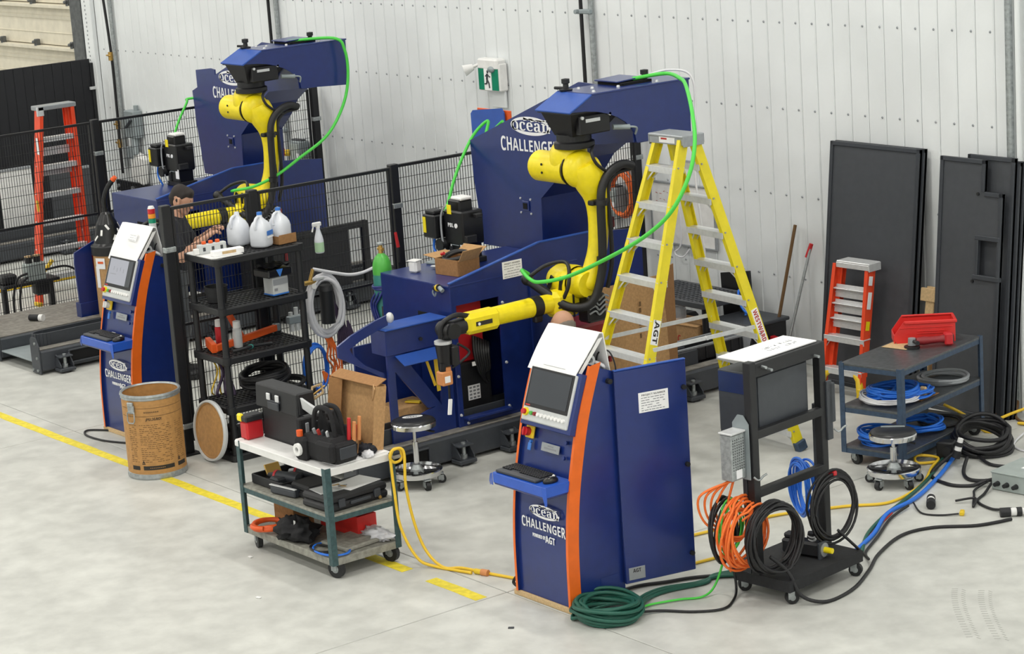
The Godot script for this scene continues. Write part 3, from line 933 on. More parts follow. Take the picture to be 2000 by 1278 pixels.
func make_robot(D: Vector3, label: String):
	var t := thing("robot_arm", label, "robot arm", Vector3(-12.6, 2.47, -10.05) + D)
	var m_ := Transform3D(Basis.IDENTITY, -Vector3(-12.6, 2.47, -10.05))
	# mount: tapering black bracket under the arm, then the turning base
	var b := Mesher.new(m_)
	b.flat()
	var q := []
	for i in 8:
		var up := 1.0 if i & 2 else 0.0
		var hx := lerpf(0.1, 0.17, up); var hz := lerpf(0.13, 0.25, up)
		q.append(Vector3(-12.59 + hx * (1 if i & 1 else -1), 2.3 + 0.17 * up, -10.16 + 0.06 * (1 - up) + hz * (1 if i & 4 else -1)))
	b.hexa(q)
	obj("mount", b, "robot_black", t)
	obj("connector_panel", Mesher.new(m_).box(Vector3(-12.44, 2.38, -10.12), Vector3(0.05, 0.14, 0.28), 0.008), "robot_black", t)
	obj("maker_plate", Mesher.new(m_).box(Vector3(-12.413, 2.41, -10.1), Vector3(0.004, 0.024, 0.13), 0.0), "alu", t)
	for z in [-10.0, -10.25]:
		obj("bolt", Mesher.new(m_).cyl(Vector3(-12.415, 2.435, z), Vector3(-12.4, 2.435, z), 0.012, -1, 8), "alu", t)
	obj("plug", Mesher.new(m_).cyl(Vector3(-12.44, 2.33, -10.3), Vector3(-12.4, 2.32, -10.42), 0.02, -1, 8).tube(spline([Vector3(-12.4, 2.32, -10.42), Vector3(-12.37, 2.31, -10.46), Vector3(-12.4, 2.26, -10.47)], 5), 0.008, 6), "zinc_grey", t)
	obj("turning_base", Mesher.new(m_).lathe([Vector2(0.1, 2.2), Vector2(0.145, 2.21), Vector2(0.145, 2.25), Vector2(0.125, 2.26), Vector2(0.125, 2.31), Vector2(0.0, 2.31)], Vector3(-12.6, 0, -10.07), Basis.IDENTITY, 28), "robot_black", t)
	# yellow shoulder with the side motor, and the big joint the upper arm hangs from
	var s := Mesher.new(m_)
	s.lathe([Vector2(0.0, 1.96), Vector2(0.09, 1.97), Vector2(0.12, 2.02), Vector2(0.14, 2.1), Vector2(0.135, 2.18), Vector2(0.11, 2.225), Vector2(0.0, 2.23)], Vector3(-12.66, 0, -10.06), Basis.IDENTITY, 24, false)
	s.cyl(Vector3(-12.96, 2.055, -10.03), Vector3(-12.6, 2.055, -10.03), 0.112, -1, 28)
	s.lathe([Vector2(0.112, 0.0), Vector2(0.1, 0.02), Vector2(0.08, 0.03), Vector2(0.0, 0.032)], Vector3(-12.96, 2.055, -10.03), Basis(Vector3.BACK, PI / 2), 28, false)
	obj("shoulder", s, "robot_yellow", t)
	for k in [[2.09, -9.92], [2.03, -9.92]]:
		obj("screw", Mesher.new(m_).cyl(Vector3(-12.8, k[0], k[1]), Vector3(-12.8, k[0], k[1] + 0.006), 0.009, -1, 8), "robot_black", t)
	obj("joint_seam", Mesher.new(m_).cyl(Vector3(-12.585, 2.055, -10.04), Vector3(-12.575, 2.055, -10.04), 0.125, -1, 28), "robot_black", t)
	var u := Mesher.new(m_)
	u.lathe([Vector2(0.125, 0), Vector2(0.135, 0.02), Vector2(0.13, 0.07), Vector2(0.09, 0.11), Vector2(0.0, 0.12)], Vector3(-12.572, 2.06, -10.05), Basis(Vector3.BACK, -PI / 2), 28, false)
	u.tube(spline([Vector3(-12.5, 2.1, -10.06), Vector3(-12.49, 1.98, -10.1), Vector3(-12.48, 1.85, -10.14), Vector3(-12.48, 1.7, -10.15), Vector3(-12.48, 1.5, -10.13), Vector3(-12.49, 1.36, -10.09), Vector3(-12.5, 1.26, -10.05), Vector3(-12.5, 1.2, -10.01)], 4), [0.105, 0.112, 0.116, 0.118, 0.118, 0.112, 0.104, 0.096, 0.09, 0.085, 0.081, 0.078, 0.075, 0.073, 0.072, 0.071, 0.07, 0.07, 0.07, 0.071, 0.072, 0.073, 0.075, 0.077, 0.08, 0.08, 0.078, 0.07, 0.06], 16)
	obj("upper_arm", u, "robot_yellow", t)
	obj("arm_groove", Mesher.new(m_).box(Vector3(-12.416, 1.58, -10.14), Vector3(0.012, 0.5, 0.02), 0.004), "robot_black", t)
	# elbow
	var e := Mesher.new(m_)
	e.lathe([Vector2(0.12, 0), Vector2(0.125, 0.03), Vector2(0.115, 0.2), Vector2(0.09, 0.25), Vector2(0.0, 0.27)], Vector3(-12.56, 1.245, -9.99), Basis(Vector3.BACK, PI / 2), 24, false)
	e.cyl(Vector3(-12.56, 1.24, -10.0), Vector3(-12.45, 1.24, -10.0), 0.115, 0.09, 24)
	obj("elbow", e, "robot_yellow", t)
	obj("elbow_slot", Mesher.new(m_).box(Vector3(-12.72, 1.25, -9.868), Vector3(0.035, 0.11, 0.014), 0.004, Basis(Vector3.BACK, -0.5)).box(Vector3(-12.6, 1.25, -9.868), Vector3(0.035, 0.11, 0.014), 0.004, Basis(Vector3.BACK, -0.25)), "robot_black", t)
	var c := Mesher.new(m_)
	c.box(Vector3(-12.62, 1.11, -9.890), Vector3(0.17, 0.19, 0.24), 0.035)
	c.box(Vector3(-12.6, 1.17, -9.970), Vector3(0.14, 0.1, 0.16), 0.03)
	obj("forearm_casting", c, "robot_yellow", t)
	obj("casting_strap", Mesher.new(m_).box(Vector3(-12.53, 1.11, -9.920), Vector3(0.012, 0.2, 0.014), 0.003).box(Vector3(-12.53, 1.1, -9.890), Vector3(0.012, 0.014, 0.22), 0.003), "robot_black", t)
	var f := Mesher.new(m_)
	f.cyl(Vector3(-12.63, 1.12, -9.850), Vector3(-12.63, 1.123, -9.670), 0.068, -1, 28)
	f.cyl(Vector3(-12.63, 1.123, -9.630), Vector3(-12.63, 1.122, -9.230), 0.07, 0.066, 28)
	obj("forearm", f, "robot_yellow", t)
	obj("forearm_ring", Mesher.new(m_).cyl(Vector3(-12.63, 1.12, -9.875), Vector3(-12.63, 1.12, -9.830), 0.08, -1, 28), "robot_black", t)
	obj("forearm_ring", Mesher.new(m_).cyl(Vector3(-12.63, 1.123, -9.680), Vector3(-12.63, 1.123, -9.605), 0.076, -1, 28).box(Vector3(-12.6, 1.04, -9.640), Vector3(0.05, 0.05, 0.07), 0.01), "robot_black", t)
	var fc := obj("forearm_cover", Mesher.new(m_).box(Vector3(-12.63, 1.115, -9.150), Vector3(0.145, 0.145, 0.3), 0.03), "robot_yellow", t)
	obj("name_plate", Mesher.new(m_).box(Vector3(-12.556, 1.115, -9.140), Vector3(0.004, 0.03, 0.14), 0.0), "print_black", fc)
	obj("badge", Mesher.new(m_).cyl(Vector3(-12.558, 1.113, -9.095), Vector3(-12.551, 1.113, -9.095), 0.011, -1, 10), "logo_white", fc)
	obj("wrist", Mesher.new(m_).cyl(Vector3(-12.63, 1.11, -9.010), Vector3(-12.63, 1.105, -8.900), 0.06, 0.055, 20).ball(Vector3(-12.63, 1.1, -8.870), Vector3(0.075, 0.07, 0.08)).cyl(Vector3(-12.55, 1.1, -8.880), Vector3(-12.71, 1.1, -8.880), 0.055, -1, 20).tube(spline([Vector3(-12.6, 1.17, -9.050), Vector3(-12.6, 1.2, -8.930), Vector3(-12.6, 1.16, -8.810), Vector3(-12.6, 1.06, -8.790)], 6), 0.018, 8), "robot_black", t)
	obj("flange", Mesher.new(m_).cyl(Vector3(-12.63, 1.035, -8.830), Vector3(-12.63, 1.015, -8.830), 0.062, -1, 20), "alu", t)
	obj("torch_body", Mesher.new(m_).cyl(Vector3(-12.63, 1.015, -8.830), Vector3(-12.63, 0.86, -8.840), 0.06, 0.05, 18).box(Vector3(-12.6, 0.93, -8.880), Vector3(0.1, 0.14, 0.06), 0.012).tube(spline([Vector3(-12.6, 1.0, -8.930), Vector3(-12.58, 0.93, -9.010), Vector3(-12.58, 0.88, -8.950), Vector3(-12.6, 0.84, -8.870)], 6), 0.01, 6).cyl(Vector3(-12.62, 0.88, -8.810), Vector3(-12.62, 0.8, -8.800), 0.03, 0.022, 12), "robot_black", t)
	obj("torch_block", Mesher.new(m_).box(Vector3(-12.62, 0.775, -8.815), Vector3(0.08, 0.1, 0.09), 0.008).box(Vector3(-12.62, 0.83, -8.835), Vector3(0.06, 0.05, 0.045), 0.006), "tan_box", t)
	obj("block_label", Mesher.new(m_).box(Vector3(-12.578, 0.77, -8.810), Vector3(0.003, 0.045, 0.045), 0.0), "paper", t)
	obj("wire_tail", Mesher.new(m_).cyl(Vector3(-12.6, 0.74, -8.830), Vector3(-12.6, 0.6, -8.830), 0.009, -1, 6), "robot_black", t)
	obj("wire_tag", Mesher.new(m_).box(Vector3(-12.59, 0.57, -8.820), Vector3(0.012, 0.11, 0.03), 0.002, Basis(Vector3.RIGHT, -0.15)), "paper", t)
	# hose package: up the upper arm, over the shoulder, round the elbow
	var h := Mesher.new(m_)
	h.tube(spline([Vector3(-12.8, 1.27, -9.74), Vector3(-12.68, 1.2, -9.78), Vector3(-12.5, 1.1, -9.85), Vector3(-12.4, 1.12, -9.98), Vector3(-12.37, 1.32, -10.06), Vector3(-12.36, 1.52, -10.075), Vector3(-12.355, 1.82, -10.08), Vector3(-12.36, 1.95, -10.11), Vector3(-12.37, 2.03, -10.19), Vector3(-12.38, 2.068, -10.31), Vector3(-12.4, 2.04, -10.42)], 6), 0.032, 12)
	obj("hose", h, "hose_black", t)
	obj("hose", Mesher.new(m_).tube(spline([Vector3(-12.41, 2.02, -10.42), Vector3(-12.43, 2.0, -10.3), Vector3(-12.41, 1.92, -10.2), Vector3(-12.4, 1.7, -10.19), Vector3(-12.39, 1.4, -10.18), Vector3(-12.41, 1.2, -10.14)], 6), 0.016, 8), "hose_black", t)
	obj("hose", Mesher.new(m_).tube(spline([Vector3(-12.8, 1.3, -9.74), Vector3(-12.74, 1.37, -9.84), Vector3(-12.64, 1.4, -9.92), Vector3(-12.54, 1.38, -9.9), Vector3(-12.5, 1.26, -9.86), Vector3(-12.54, 1.16, -9.84)], 6), 0.014, 8).tube(spline([Vector3(-12.5, 2.22, -10.16), Vector3(-12.4, 2.18, -10.06), Vector3(-12.37, 2.1, -10.08), Vector3(-12.38, 2.02, -10.2), Vector3(-12.44, 2.0, -10.3)], 6), 0.012, 8), "hose_black", t)
	obj("hose_clamp", Mesher.new(m_).cyl(Vector3(-12.355, 1.81, -10.08), Vector3(-12.355, 1.85, -10.085), 0.045, -1, 14).box(Vector3(-12.4, 1.83, -10.09), Vector3(0.06, 0.035, 0.15), 0.008), "robot_black", t)
	obj("hose_clamp", Mesher.new(m_).cyl(Vector3(-12.365, 1.4, -10.07), Vector3(-12.362, 1.44, -10.072), 0.043, -1, 14), "robot_black", t)
	obj("hose_elbow", Mesher.new(m_).ball(Vector3(-12.82, 1.28, -9.74), Vector3(0.05, 0.045, 0.045)), "robot_black", t)
	obj("connector_block", Mesher.new(m_).box(Vector3(-12.5, 1.06, -10.06), Vector3(0.13, 0.2, 0.17), 0.015), "robot_black", t)
	var w := Mesher.new(m_)
	for k in 4:
		var y0 := 1.03 + k * 0.035
		w.tube(spline([Vector3(-12.43, y0, -9.98), Vector3(-12.41, y0 + 0.02, -10.02), Vector3(-12.42, y0 - 0.015, -10.06), Vector3(-12.4, y0 + 0.02, -10.1), Vector3(-12.42, y0, -10.15)], 4), 0.007, 6)
	obj("curled_wire", w, "cable_grey", t)
	return t


func make_feeder(D: Vector3, label: String):
	# black wire feed control on the cabinet shelf
	var o := Vector3(-13.86, 1.27, -9.9)
	var t := thing("wire_feeder", label, "wire feeder", o + D)
	var m := Mesher.new()
	obj("case", Mesher.new().box(Vector3(0.06, 0.27, -0.02), Vector3(0.24, 0.26, 0.2), 0.012).box(Vector3(0.08, 0.1, -0.02), Vector3(0.17, 0.2, 0.16), 0.01), "black_gloss", t)
	obj("drive_box", Mesher.new().box(Vector3(-0.16, 0.27, 0.08), Vector3(0.16, 0.18, 0.14), 0.01), "black_gloss", t)
	obj("drive_cap", Mesher.new().box(Vector3(-0.17, 0.375, 0.08), Vector3(0.12, 0.03, 0.1), 0.008), "black", t)
	obj("yellow_label", Mesher.new().box(Vector3(-0.21, 0.28, 0.152), Vector3(0.035, 0.12, 0.004), 0.0), "robot_yellow", t)
	obj("top_motor", Mesher.new().box(Vector3(0.03, 0.43, -0.02), Vector3(0.15, 0.09, 0.13), 0.012), "black_gloss", t)
	obj("top_cover", Mesher.new().box(Vector3(0.05, 0.485, -0.02), Vector3(0.13, 0.025, 0.11), 0.008), "white", t)
	obj("warning_label", Mesher.new().box(Vector3(0.03, 0.41, 0.086), Vector3(0.05, 0.07, 0.004), 0.0), "robot_yellow", t)
	writing("lettering", "PBL", Transform3D(Basis.IDENTITY, Vector3(0.03, 0.29, 0.081)), 0.03, "logo_white", t, "Droid Sans", 700)
	obj("round_badge", Mesher.new().cyl(Vector3(0.1, 0.29, 0.08), Vector3(0.1, 0.29, 0.085), 0.018, -1, 14), "logo_white", t)
	obj("side_arm", Mesher.new().box(Vector3(0.19, 0.36, -0.05), Vector3(0.08, 0.03, 0.06), 0.004).box(Vector3(0.16, 0.19, 0.02), Vector3(0.1, 0.06, 0.1), 0.006), "black", t)
	obj("info_plate", Mesher.new().box(Vector3(0.06, 0.16, 0.068), Vector3(0.085, 0.05, 0.004), 0.0), "zinc_grey", t)
	obj("paper_tag", Mesher.new().box(Vector3(0.16, 0.12, 0.075), Vector3(0.06, 0.09, 0.004), 0.0), "paper", t)
	obj("gauge", Mesher.new().cyl(Vector3(-0.08, 0.13, 0.05), Vector3(-0.08, 0.13, 0.12), 0.05, -1, 16), "black", t)
	obj("foot", Mesher.new().box(Vector3(0.07, 0.02, -0.02), Vector3(0.24, 0.04, 0.2), 0.004).cyl(Vector3(0.0, 0.0, 0.06), Vector3(0.0, 0.12, 0.06), 0.02, -1, 8), "black", t)
	var c := Mesher.new()
	c.tube(spline([Vector3(-0.02, 0.43, 0.09), Vector3(-0.06, 0.35, 0.1), Vector3(-0.05, 0.2, 0.11), Vector3(-0.04, 0.1, 0.1), Vector3(-0.02, 0.02, 0.09)], 5), 0.008, 6)
	obj("strap", c, "cable_grey", t)
	obj("blue_hose", Mesher.new().tube(spline([Vector3(-0.16, 0.18, 0.1), Vector3(-0.18, 0.1, 0.1), Vector3(-0.12, 0.06, 0.12), Vector3(-0.1, 0.0, 0.1)], 5), 0.01, 6), "cable_blue", t)


func build_machines():
	var D1 := Vector3(-5.48, 0, -0.66)
	var D0 := Vector3.ZERO
	make_skid(D0, "long dark grey steel skid under the nearer blue machine, with levelling feet", [-9.18, -9.62, -11.4], -11.95, -8.3)
	make_skid(Vector3(-5.15, 0, -0.55), "dark grey steel skid end with pale tray, at the left edge behind the far kiosk", [-8.06, -9.6, -11.08], -12.0)
	make_machine(D0, "nearer blue welding machine with tall logo column, beside the yellow stepladder", true)
	make_machine(D1, "far blue welding machine with tall logo column, behind the plastic rack", false)
	make_robot(D0, "yellow robot arm with black wrist reaching left above the black stool")
	make_robot(D1, "yellow robot arm hanging from the far machine, behind the white jugs")
	make_feeder(D0, "black wire feeder standing on the nearer machine, above the open cardboard box")
	make_feeder(D1, "black wire feeder with blue hose on the far machine, above the man's head")
	# red power source inside the cabinet opening
	var w := thing("power_source", "black and red welding power source inside the side opening of the nearer machine", "welder", Vector3(-13.5, 0.22, -9.52))
	obj("case", Mesher.new().box(Vector3(-0.02, 0.22, 0), Vector3(0.5, 0.42, 0.34), 0.012), "black", w)
	obj("red_panel", Mesher.new().box(Vector3(-0.02, 0.66, 0.02), Vector3(0.46, 0.46, 0.32), 0.012), "red", w)
	obj("rating_label", Mesher.new().box(Vector3(0.235, 0.2, 0.0), Vector3(0.004, 0.11, 0.11), 0.0), "paper", w)
	var lp := Mesher.new()
	for i in 4:
		for k in 3:
			lp.box(Vector3(0.238, 0.16 + i * 0.026, -0.035 + k * 0.034), Vector3(0.002, 0.014, 0.022), 0.0)
	obj("label_print", lp, "print_grey", w)
	var cb := Mesher.new()
	for k in 7:
		cb.tube(spline([Vector3(0.24, 0.62 - k * 0.012, -0.02 - k * 0.022), Vector3(0.3 + k * 0.004, 0.5, 0.02 - k * 0.018), Vector3(0.29, 0.36, -0.02 - k * 0.015), Vector3(0.27, 0.26 + 0.02 * k, -0.1 + k * 0.01)], 6), 0.012, 6)
	obj("cable_bundle", cb, "hose_black", w)
	obj("cable_tag", Mesher.new().box(Vector3(0.3, 0.43, 0.03), Vector3(0.006, 0.03, 0.035), 0.0), "paper", w)
	# hoses of each machine
	var g := [[-12.55, 2.63, -10.6], [-12.42, 2.65, -10.8], [-12.15, 2.64, -10.7], [-11.9, 2.62, -10.53], [-11.5, 2.504, -10.219], [-11.32, 2.33, -10.068], [-11.25, 2.132, -9.937], [-11.3, 1.908, -9.808], [-11.5, 1.728, -9.722], [-11.9, 1.535, -9.708], [-12.25, 1.386, -9.665], [-12.42, 1.345, -9.55], [-12.5, 1.36, -9.52], [-12.72, 1.38, -9.62], [-12.78, 1.33, -9.72]]
	var gp := []
	for a in g: gp.append(xyz(a))
	tag(obj("green_hose", Mesher.new().tube(spline(gp, 8), 0.014, 8), "cable_green"), "bright green hose looping from the nearer machine's arm past the yellow stepladder to its robot", "hose")
	gp = []
	for a in [[-12.6, 2.62, -10.5], [-12.35, 2.62, -10.84], [-12.3, 2.5, -10.92], [-12.3, 2.25, -10.93], [-12.3, 2.0, -10.85], [-12.3, 1.75, -10.65], [-12.33, 1.58, -10.35], [-12.36, 1.45, -10.1], [-12.45, 1.37, -9.9], [-12.6, 1.34, -9.8], [-12.75, 1.31, -9.85]]: gp.append(xyz(a) + D1)
	tag(obj("green_hose", Mesher.new().tube(spline(gp, 8), 0.014, 8), "cable_green"), "bright green hose hanging from the far machine's arm down to its robot", "hose")
	gp = []
	for a in [[-14.3, 2.1, -10.56], [-14.35, 2.204, -10.62], [-14.4, 2.117, -10.52], [-14.38, 1.964, -10.38], [-14.33, 1.797, -10.24], [-14.25, 1.62, -10.1], [-14.1, 1.6, -9.95]]: gp.append(xyz(a))
	tag(obj("green_hose", Mesher.new().tube(spline([Vector3(-14.0, 2.24, -10.5)] + gp, 8), 0.013, 8), "cable_green"), "green hose curving over the left shoulder of the nearer machine to its wire feeder", "hose")
	var g2 := [Vector3(-14.36, 2.0, -10.48) + D1, Vector3(-14.5, 1.98, -10.45) + D1]
	for a in gp.slice(3): g2.append(a + D1)
	tag(obj("green_hose", Mesher.new().tube(spline(g2, 8), 0.013, 8), "cable_green"), "green hose curving left of the far machine's column to its wire feeder", "hose")
	var wc := [Vector3(-12.55, 2.63, -10.68), Vector3(-12.5, 2.66, -10.9), Vector3(-12.39, 2.6, -11.02), Vector3(-12.38, 2.3, -11.03), Vector3(-12.38, 1.9, -11.0), Vector3(-12.36, 1.5, -11.02), Vector3(-12.4, 0.9, -11.1)]
	tag(obj("white_cable", Mesher.new().tube(spline(wc, 8), 0.009, 6), "cable_white"), "thin white cable hanging down the rear end of the nearer machine's arm", "cable")
	tag(obj("red_board", Mesher.new().box(Vector3(-15.2, 1.82, -11.32), Vector3(0.46, 0.66, 0.012), 0.004), "orange_plastic"), "orange board edge behind the blue plate left of the nearer machine's column", "board")


# ---------------------------------------------------------------- kiosks

func kiosk(at: Vector3, turn: float, label: String, near: bool):
	var t := thing("control_kiosk", label, "kiosk", at, turn)
	# front profile (depth, height): leaning back towards the top
	var prof := [Vector2(0.0, 0.035), Vector2(0.0, 0.174), Vector2(-0.006, 0.396), Vector2(-0.03, 0.644), Vector2(-0.075, 0.886), Vector2(-0.143, 1.154), Vector2(-0.25, 1.443)]
	var fine := []
	for i in prof.size() - 1:
		var a: Vector2 = prof[max(i - 1, 0)]; var b: Vector2 = prof[i]; var c: Vector2 = prof[i + 1]; var e: Vector2 = prof[min(i + 2, prof.size() - 1)]
		for k in 4: fine.append(b.cubic_interpolate(c, a, e, k / 4.0))
	fine.append(prof[-1])
	var W := 0.512
	var zy := Basis(Vector3(0, 0, 1), Vector3(0, 1, 0), Vector3(-1, 0, 0))   # local x -> z, y -> y, depth -> -x
	var sideprof := fine.duplicate()
	sideprof.append(Vector2(-0.415, 1.38)); sideprof.append(Vector2(-0.415, 0.05)); sideprof.append(Vector2(-0.3, 0.035))
	for x in [0.014, W]:
		obj("side_plate", Mesher.new().prism(sideprof, Transform3D(zy, Vector3(x, 0, 0)), 0.014), "blue", t)
	# orange edge bands
	for s in 2:
		var m := Mesher.new()
		m.flat()
		var xo: float = -0.004 if s == 0 else W + 0.004
		var sg := -1.0 if s == 0 else 1.0
		for i in fine.size() - 1:
			var a: Vector2 = fine[i]; var b: Vector2 = fine[i + 1]
			var w0 := 0.078
			var p0 := Vector3(xo, a.y, a.x + 0.004); var p1 := Vector3(xo, b.y, b.x + 0.004)
			var q0 := Vector3(xo, a.y + 0.01, a.x - w0); var q1 := Vector3(xo, b.y + 0.01, b.x - w0)
			var r0 := p0 - Vector3(sg * 0.02, 0, 0); var r1 := p1 - Vector3(sg * 0.02, 0, 0)
			if s == 1: m.quad(p0, q0, q1, p1)
			else: m.quad(q0, p0, p1, q1)
			if s == 1: m.quad(r0, p0, p1, r1)
			else: m.quad(p0, r0, r1, p1)
		obj("orange_band", m, "orange_stripe", t)
	# front sheet, top, back
	var g := []
	for p in fine: g.append([Vector3(0.014, p.y, p.x - 0.018), Vector3(W - 0.014, p.y, p.x - 0.018)])
	g.reverse()
	var fs := Mesher.new()
	var rows := []
	for r in g: rows.append([r[0], r[0].lerp(r[1], 0.5), r[1]])
	rows.reverse()
	fs.sheet(rows, 0.01)
	obj("front_sheet", fs, "blue", t)
	obj("back_sheet", Mesher.new().box(Vector3(W / 2, 0.7, -0.4), Vector3(W - 0.03, 1.3, 0.012), 0.0), "blue", t)
	obj("top_sheet", Mesher.new().box(Vector3(W / 2, 1.35, -0.33), Vector3(W - 0.03, 0.012, 0.16), 0.0), "charcoal", t)
	for x in [0.03, W - 0.05]:
		obj("lifting_eye", Mesher.new().lathe([Vector2(0.018, -0.008), Vector2(0.034, -0.008), Vector2(0.034, 0.008), Vector2(0.018, 0.008), Vector2(0.018, -0.008)], Vector3(x, 1.46, -0.29), Basis(Vector3.BACK, PI / 2), 16).box(Vector3(x, 1.42, -0.29), Vector3(0.014, 0.05, 0.05), 0.002), "console_grey", t)
	# upper panel frame: tilted 20 degrees; local axes at the middle of the panel
	var tl := Basis(Vector3.RIGHT, -deg_to_rad(20))
	var P := Vector3(0.28, 1.225, -0.158)
	var pt := Transform3D(tl, P)
	obj("panel_bezel", Mesher.new(pt).box(Vector3(0, 0, 0.006), Vector3(0.46, 0.36, 0.05), 0.004), "blue", t)
	var mon := obj("monitor", Mesher.new(pt).box(Vector3(-0.005, 0.005, 0.035), Vector3(0.42, 0.32, 0.02), 0.006), "console_grey", t)
	obj("monitor_frame", Mesher.new(pt).box(Vector3(-0.005, 0.045, 0.046), Vector3(0.395, 0.235, 0.006), 0.002), "black", mon)
	var scr := obj("screen", Mesher.new(pt).box(Vector3(-0.005, 0.05, 0.05), Vector3(0.36, 0.2, 0.002), 0.0), "screen_off", mon)
	obj("brand_mark", Mesher.new(pt).box(Vector3(-0.17, -0.063, 0.0495), Vector3(0.04, 0.008, 0.001), 0.0), "red", mon)
	if not near:
		var lit := StandardMaterial3D.new()
		lit.albedo_color = Color(0.5, 0.5, 0.52)
		lit.emission_enabled = true
		lit.emission = Color(0.75, 0.77, 0.82)
		lit.emission_energy_multiplier = 0.35
		obj("page", Mesher.new(pt).box(Vector3(-0.035, 0.05, 0.0515), Vector3(0.28, 0.195, 0.001), 0.0), lit, scr)
		var d := Mesher.new(pt)
		for i in 4: d.box(Vector3(-0.1 + i * 0.05, 0.075 - 0.01 * (i % 2), 0.0525), Vector3(0.004, 0.03, 0.0006), 0.0)
		d.box(Vector3(-0.1, 0.03, 0.0525), Vector3(0.09, 0.003, 0.0006), 0.0)
		obj("page_print", d, "print_grey", scr)
	obj("emergency_stop", Mesher.new(pt).cyl(Vector3(-0.175, -0.105, 0.045), Vector3(-0.175, -0.105, 0.075), 0.016, -1, 14), "red", mon)
	obj("stop_collar", Mesher.new(pt).cyl(Vector3(-0.175, -0.105, 0.045), Vector3(-0.175, -0.105, 0.058), 0.024, -1, 14), "robot_yellow", mon)
	for i in 10:
		obj("button", Mesher.new(pt).cyl(Vector3(-0.125 + i * 0.033, -0.107, 0.045), Vector3(-0.125 + i * 0.033, -0.107, 0.058), 0.0125, 0.011, 12), "cyl_green" if i == 0 else ("red_dark" if i == 1 else "white"), mon)
	# isolator switch, key, type plate, locks
	var p2 := Transform3D(Basis(Vector3.RIGHT, -deg_to_rad(16)), Vector3(0.0, 1.0, -0.112))
	var iso := obj("isolator", Mesher.new(p2).box(Vector3(0.1, 0.01, 0.012), Vector3(0.075, 0.075, 0.012), 0.003), "plug_yellow", t)
	obj("isolator_knob", Mesher.new(p2).cyl(Vector3(0.09, 0.01, 0.018), Vector3(0.09, 0.01, 0.05), 0.026, -1, 14).box(Vector3(0.09, 0.01, 0.055), Vector3(0.014, 0.05, 0.02), 0.004), "red" if near else "white", iso)
	obj("key_tag", Mesher.new(p2).box(Vector3(0.115, -0.075, 0.014), Vector3(0.03, 0.045, 0.008), 0.004).cyl(Vector3(0.12, -0.045, 0.005), Vector3(0.12, -0.045, 0.02), 0.008, -1, 8), "cap_blue", t)
	var tp := obj("type_plate", Mesher.new(p2).box(Vector3(0.3, -0.055, 0.008), Vector3(0.165, 0.05, 0.005), 0.001), "alu_dark", t)
	obj("plate_print", Mesher.new(p2).box(Vector3(0.3, -0.045, 0.0112), Vector3(0.05, 0.008, 0.0006), 0.0).box(Vector3(0.3, -0.06, 0.0112), Vector3(0.11, 0.01, 0.0006), 0.0), "print_grey", tp)
	for y in [0.0, -0.09]:
		obj("lock", Mesher.new(p2).cyl(Vector3(0.43, y, 0.0), Vector3(0.43, y, 0.014), 0.012, -1, 10), "blue", t)
	# keyboard tray wrapped in blue film
	var ty := 0.795
	obj("tray", Mesher.new().box(Vector3(0.255, ty - 0.035, 0.02), Vector3(0.49, 0.07, 0.2), 0.004), "blue", t)
	obj("tray_film", Mesher.new().box(Vector3(0.255, ty - 0.028, 0.022), Vector3(0.5, 0.062, 0.204), 0.003).box(Vector3(0.255, ty + 0.003, 0.022), Vector3(0.5, 0.002, 0.2), 0.0), "film_blue", t)
	var fl := Mesher.new()
	fl.sheet([[Vector3(0.0, ty, 0.12), Vector3(0.005, ty - 0.04, 0.125), Vector3(0.0, ty - 0.075, 0.12)], [Vector3(-0.05, ty - 0.02, 0.1), Vector3(-0.055, ty - 0.06, 0.105), Vector3(-0.05, ty - 0.085, 0.1)], [Vector3(-0.085, ty - 0.055, 0.075), Vector3(-0.09, ty - 0.08, 0.08), Vector3(-0.085, ty - 0.1, 0.08)]], 0.002)
	fl.sheet([[Vector3(0.47, ty + 0.001, 0.126), Vector3(0.51, ty + 0.001, 0.122)], [Vector3(0.485, ty - 0.06, 0.13), Vector3(0.515, ty - 0.06, 0.125)], [Vector3(0.5, ty - 0.11, 0.128), Vector3(0.515, ty - 0.1, 0.126)]], 0.002)
	obj("film_flap", fl, "film_blue", t)
	# logo on the lower front
	if near or true:
		ocean_logo(Transform3D(Basis.IDENTITY, Vector3(0.295, 0.575, -0.016)), 0.41, t)
		writing("small_print", "POWERED BY", Transform3D(Basis.IDENTITY, Vector3(0.225, 0.415, -0.0195)), 0.022, "logo_white", t, "Droid Sans", 600, 1.0, 0.002, 0.12)
		writing("maker_mark", "AGT", Transform3D(Basis.IDENTITY, Vector3(0.33, 0.41, -0.0195)), 0.042, "logo_white", t, "Droid Sans", 700, 1.0, 0.002, 0.09)
	# skid boards underneath
	obj("floor_board", Mesher.new().box(Vector3(0.24, 0.0175, -0.05), Vector3(0.56, 0.034, 0.09), 0.003), "wood", t)
	obj("floor_board", Mesher.new().box(Vector3(0.3, 0.0175, -0.36), Vector3(0.56, 0.034, 0.09), 0.003), "wood", t)
	obj("side_vent", Mesher.new().box(Vector3(W + 0.001, 0.12, -0.3), Vector3(0.004, 0.09, 0.14), 0.001), "blue", t)
	obj("side_knob", Mesher.new().cyl(Vector3(W, 1.33, -0.37), Vector3(W + 0.03, 1.33, -0.37), 0.016, -1, 10), "black", t)
	obj("top_cable", Mesher.new().tube(spline([Vector3(0.42, 1.36, -0.36), Vector3(0.44, 1.48, -0.37), Vector3(0.5, 1.5, -0.4), Vector3(0.53, 1.42, -0.42), Vector3(0.52, 1.3, -0.43)], 6), 0.005, 6).tube(spline([Vector3(0.3, 1.37, -0.33), Vector3(0.38, 1.45, -0.33), Vector3(0.46, 1.38, -0.35)], 6), 0.008, 6), "hose_black", t)
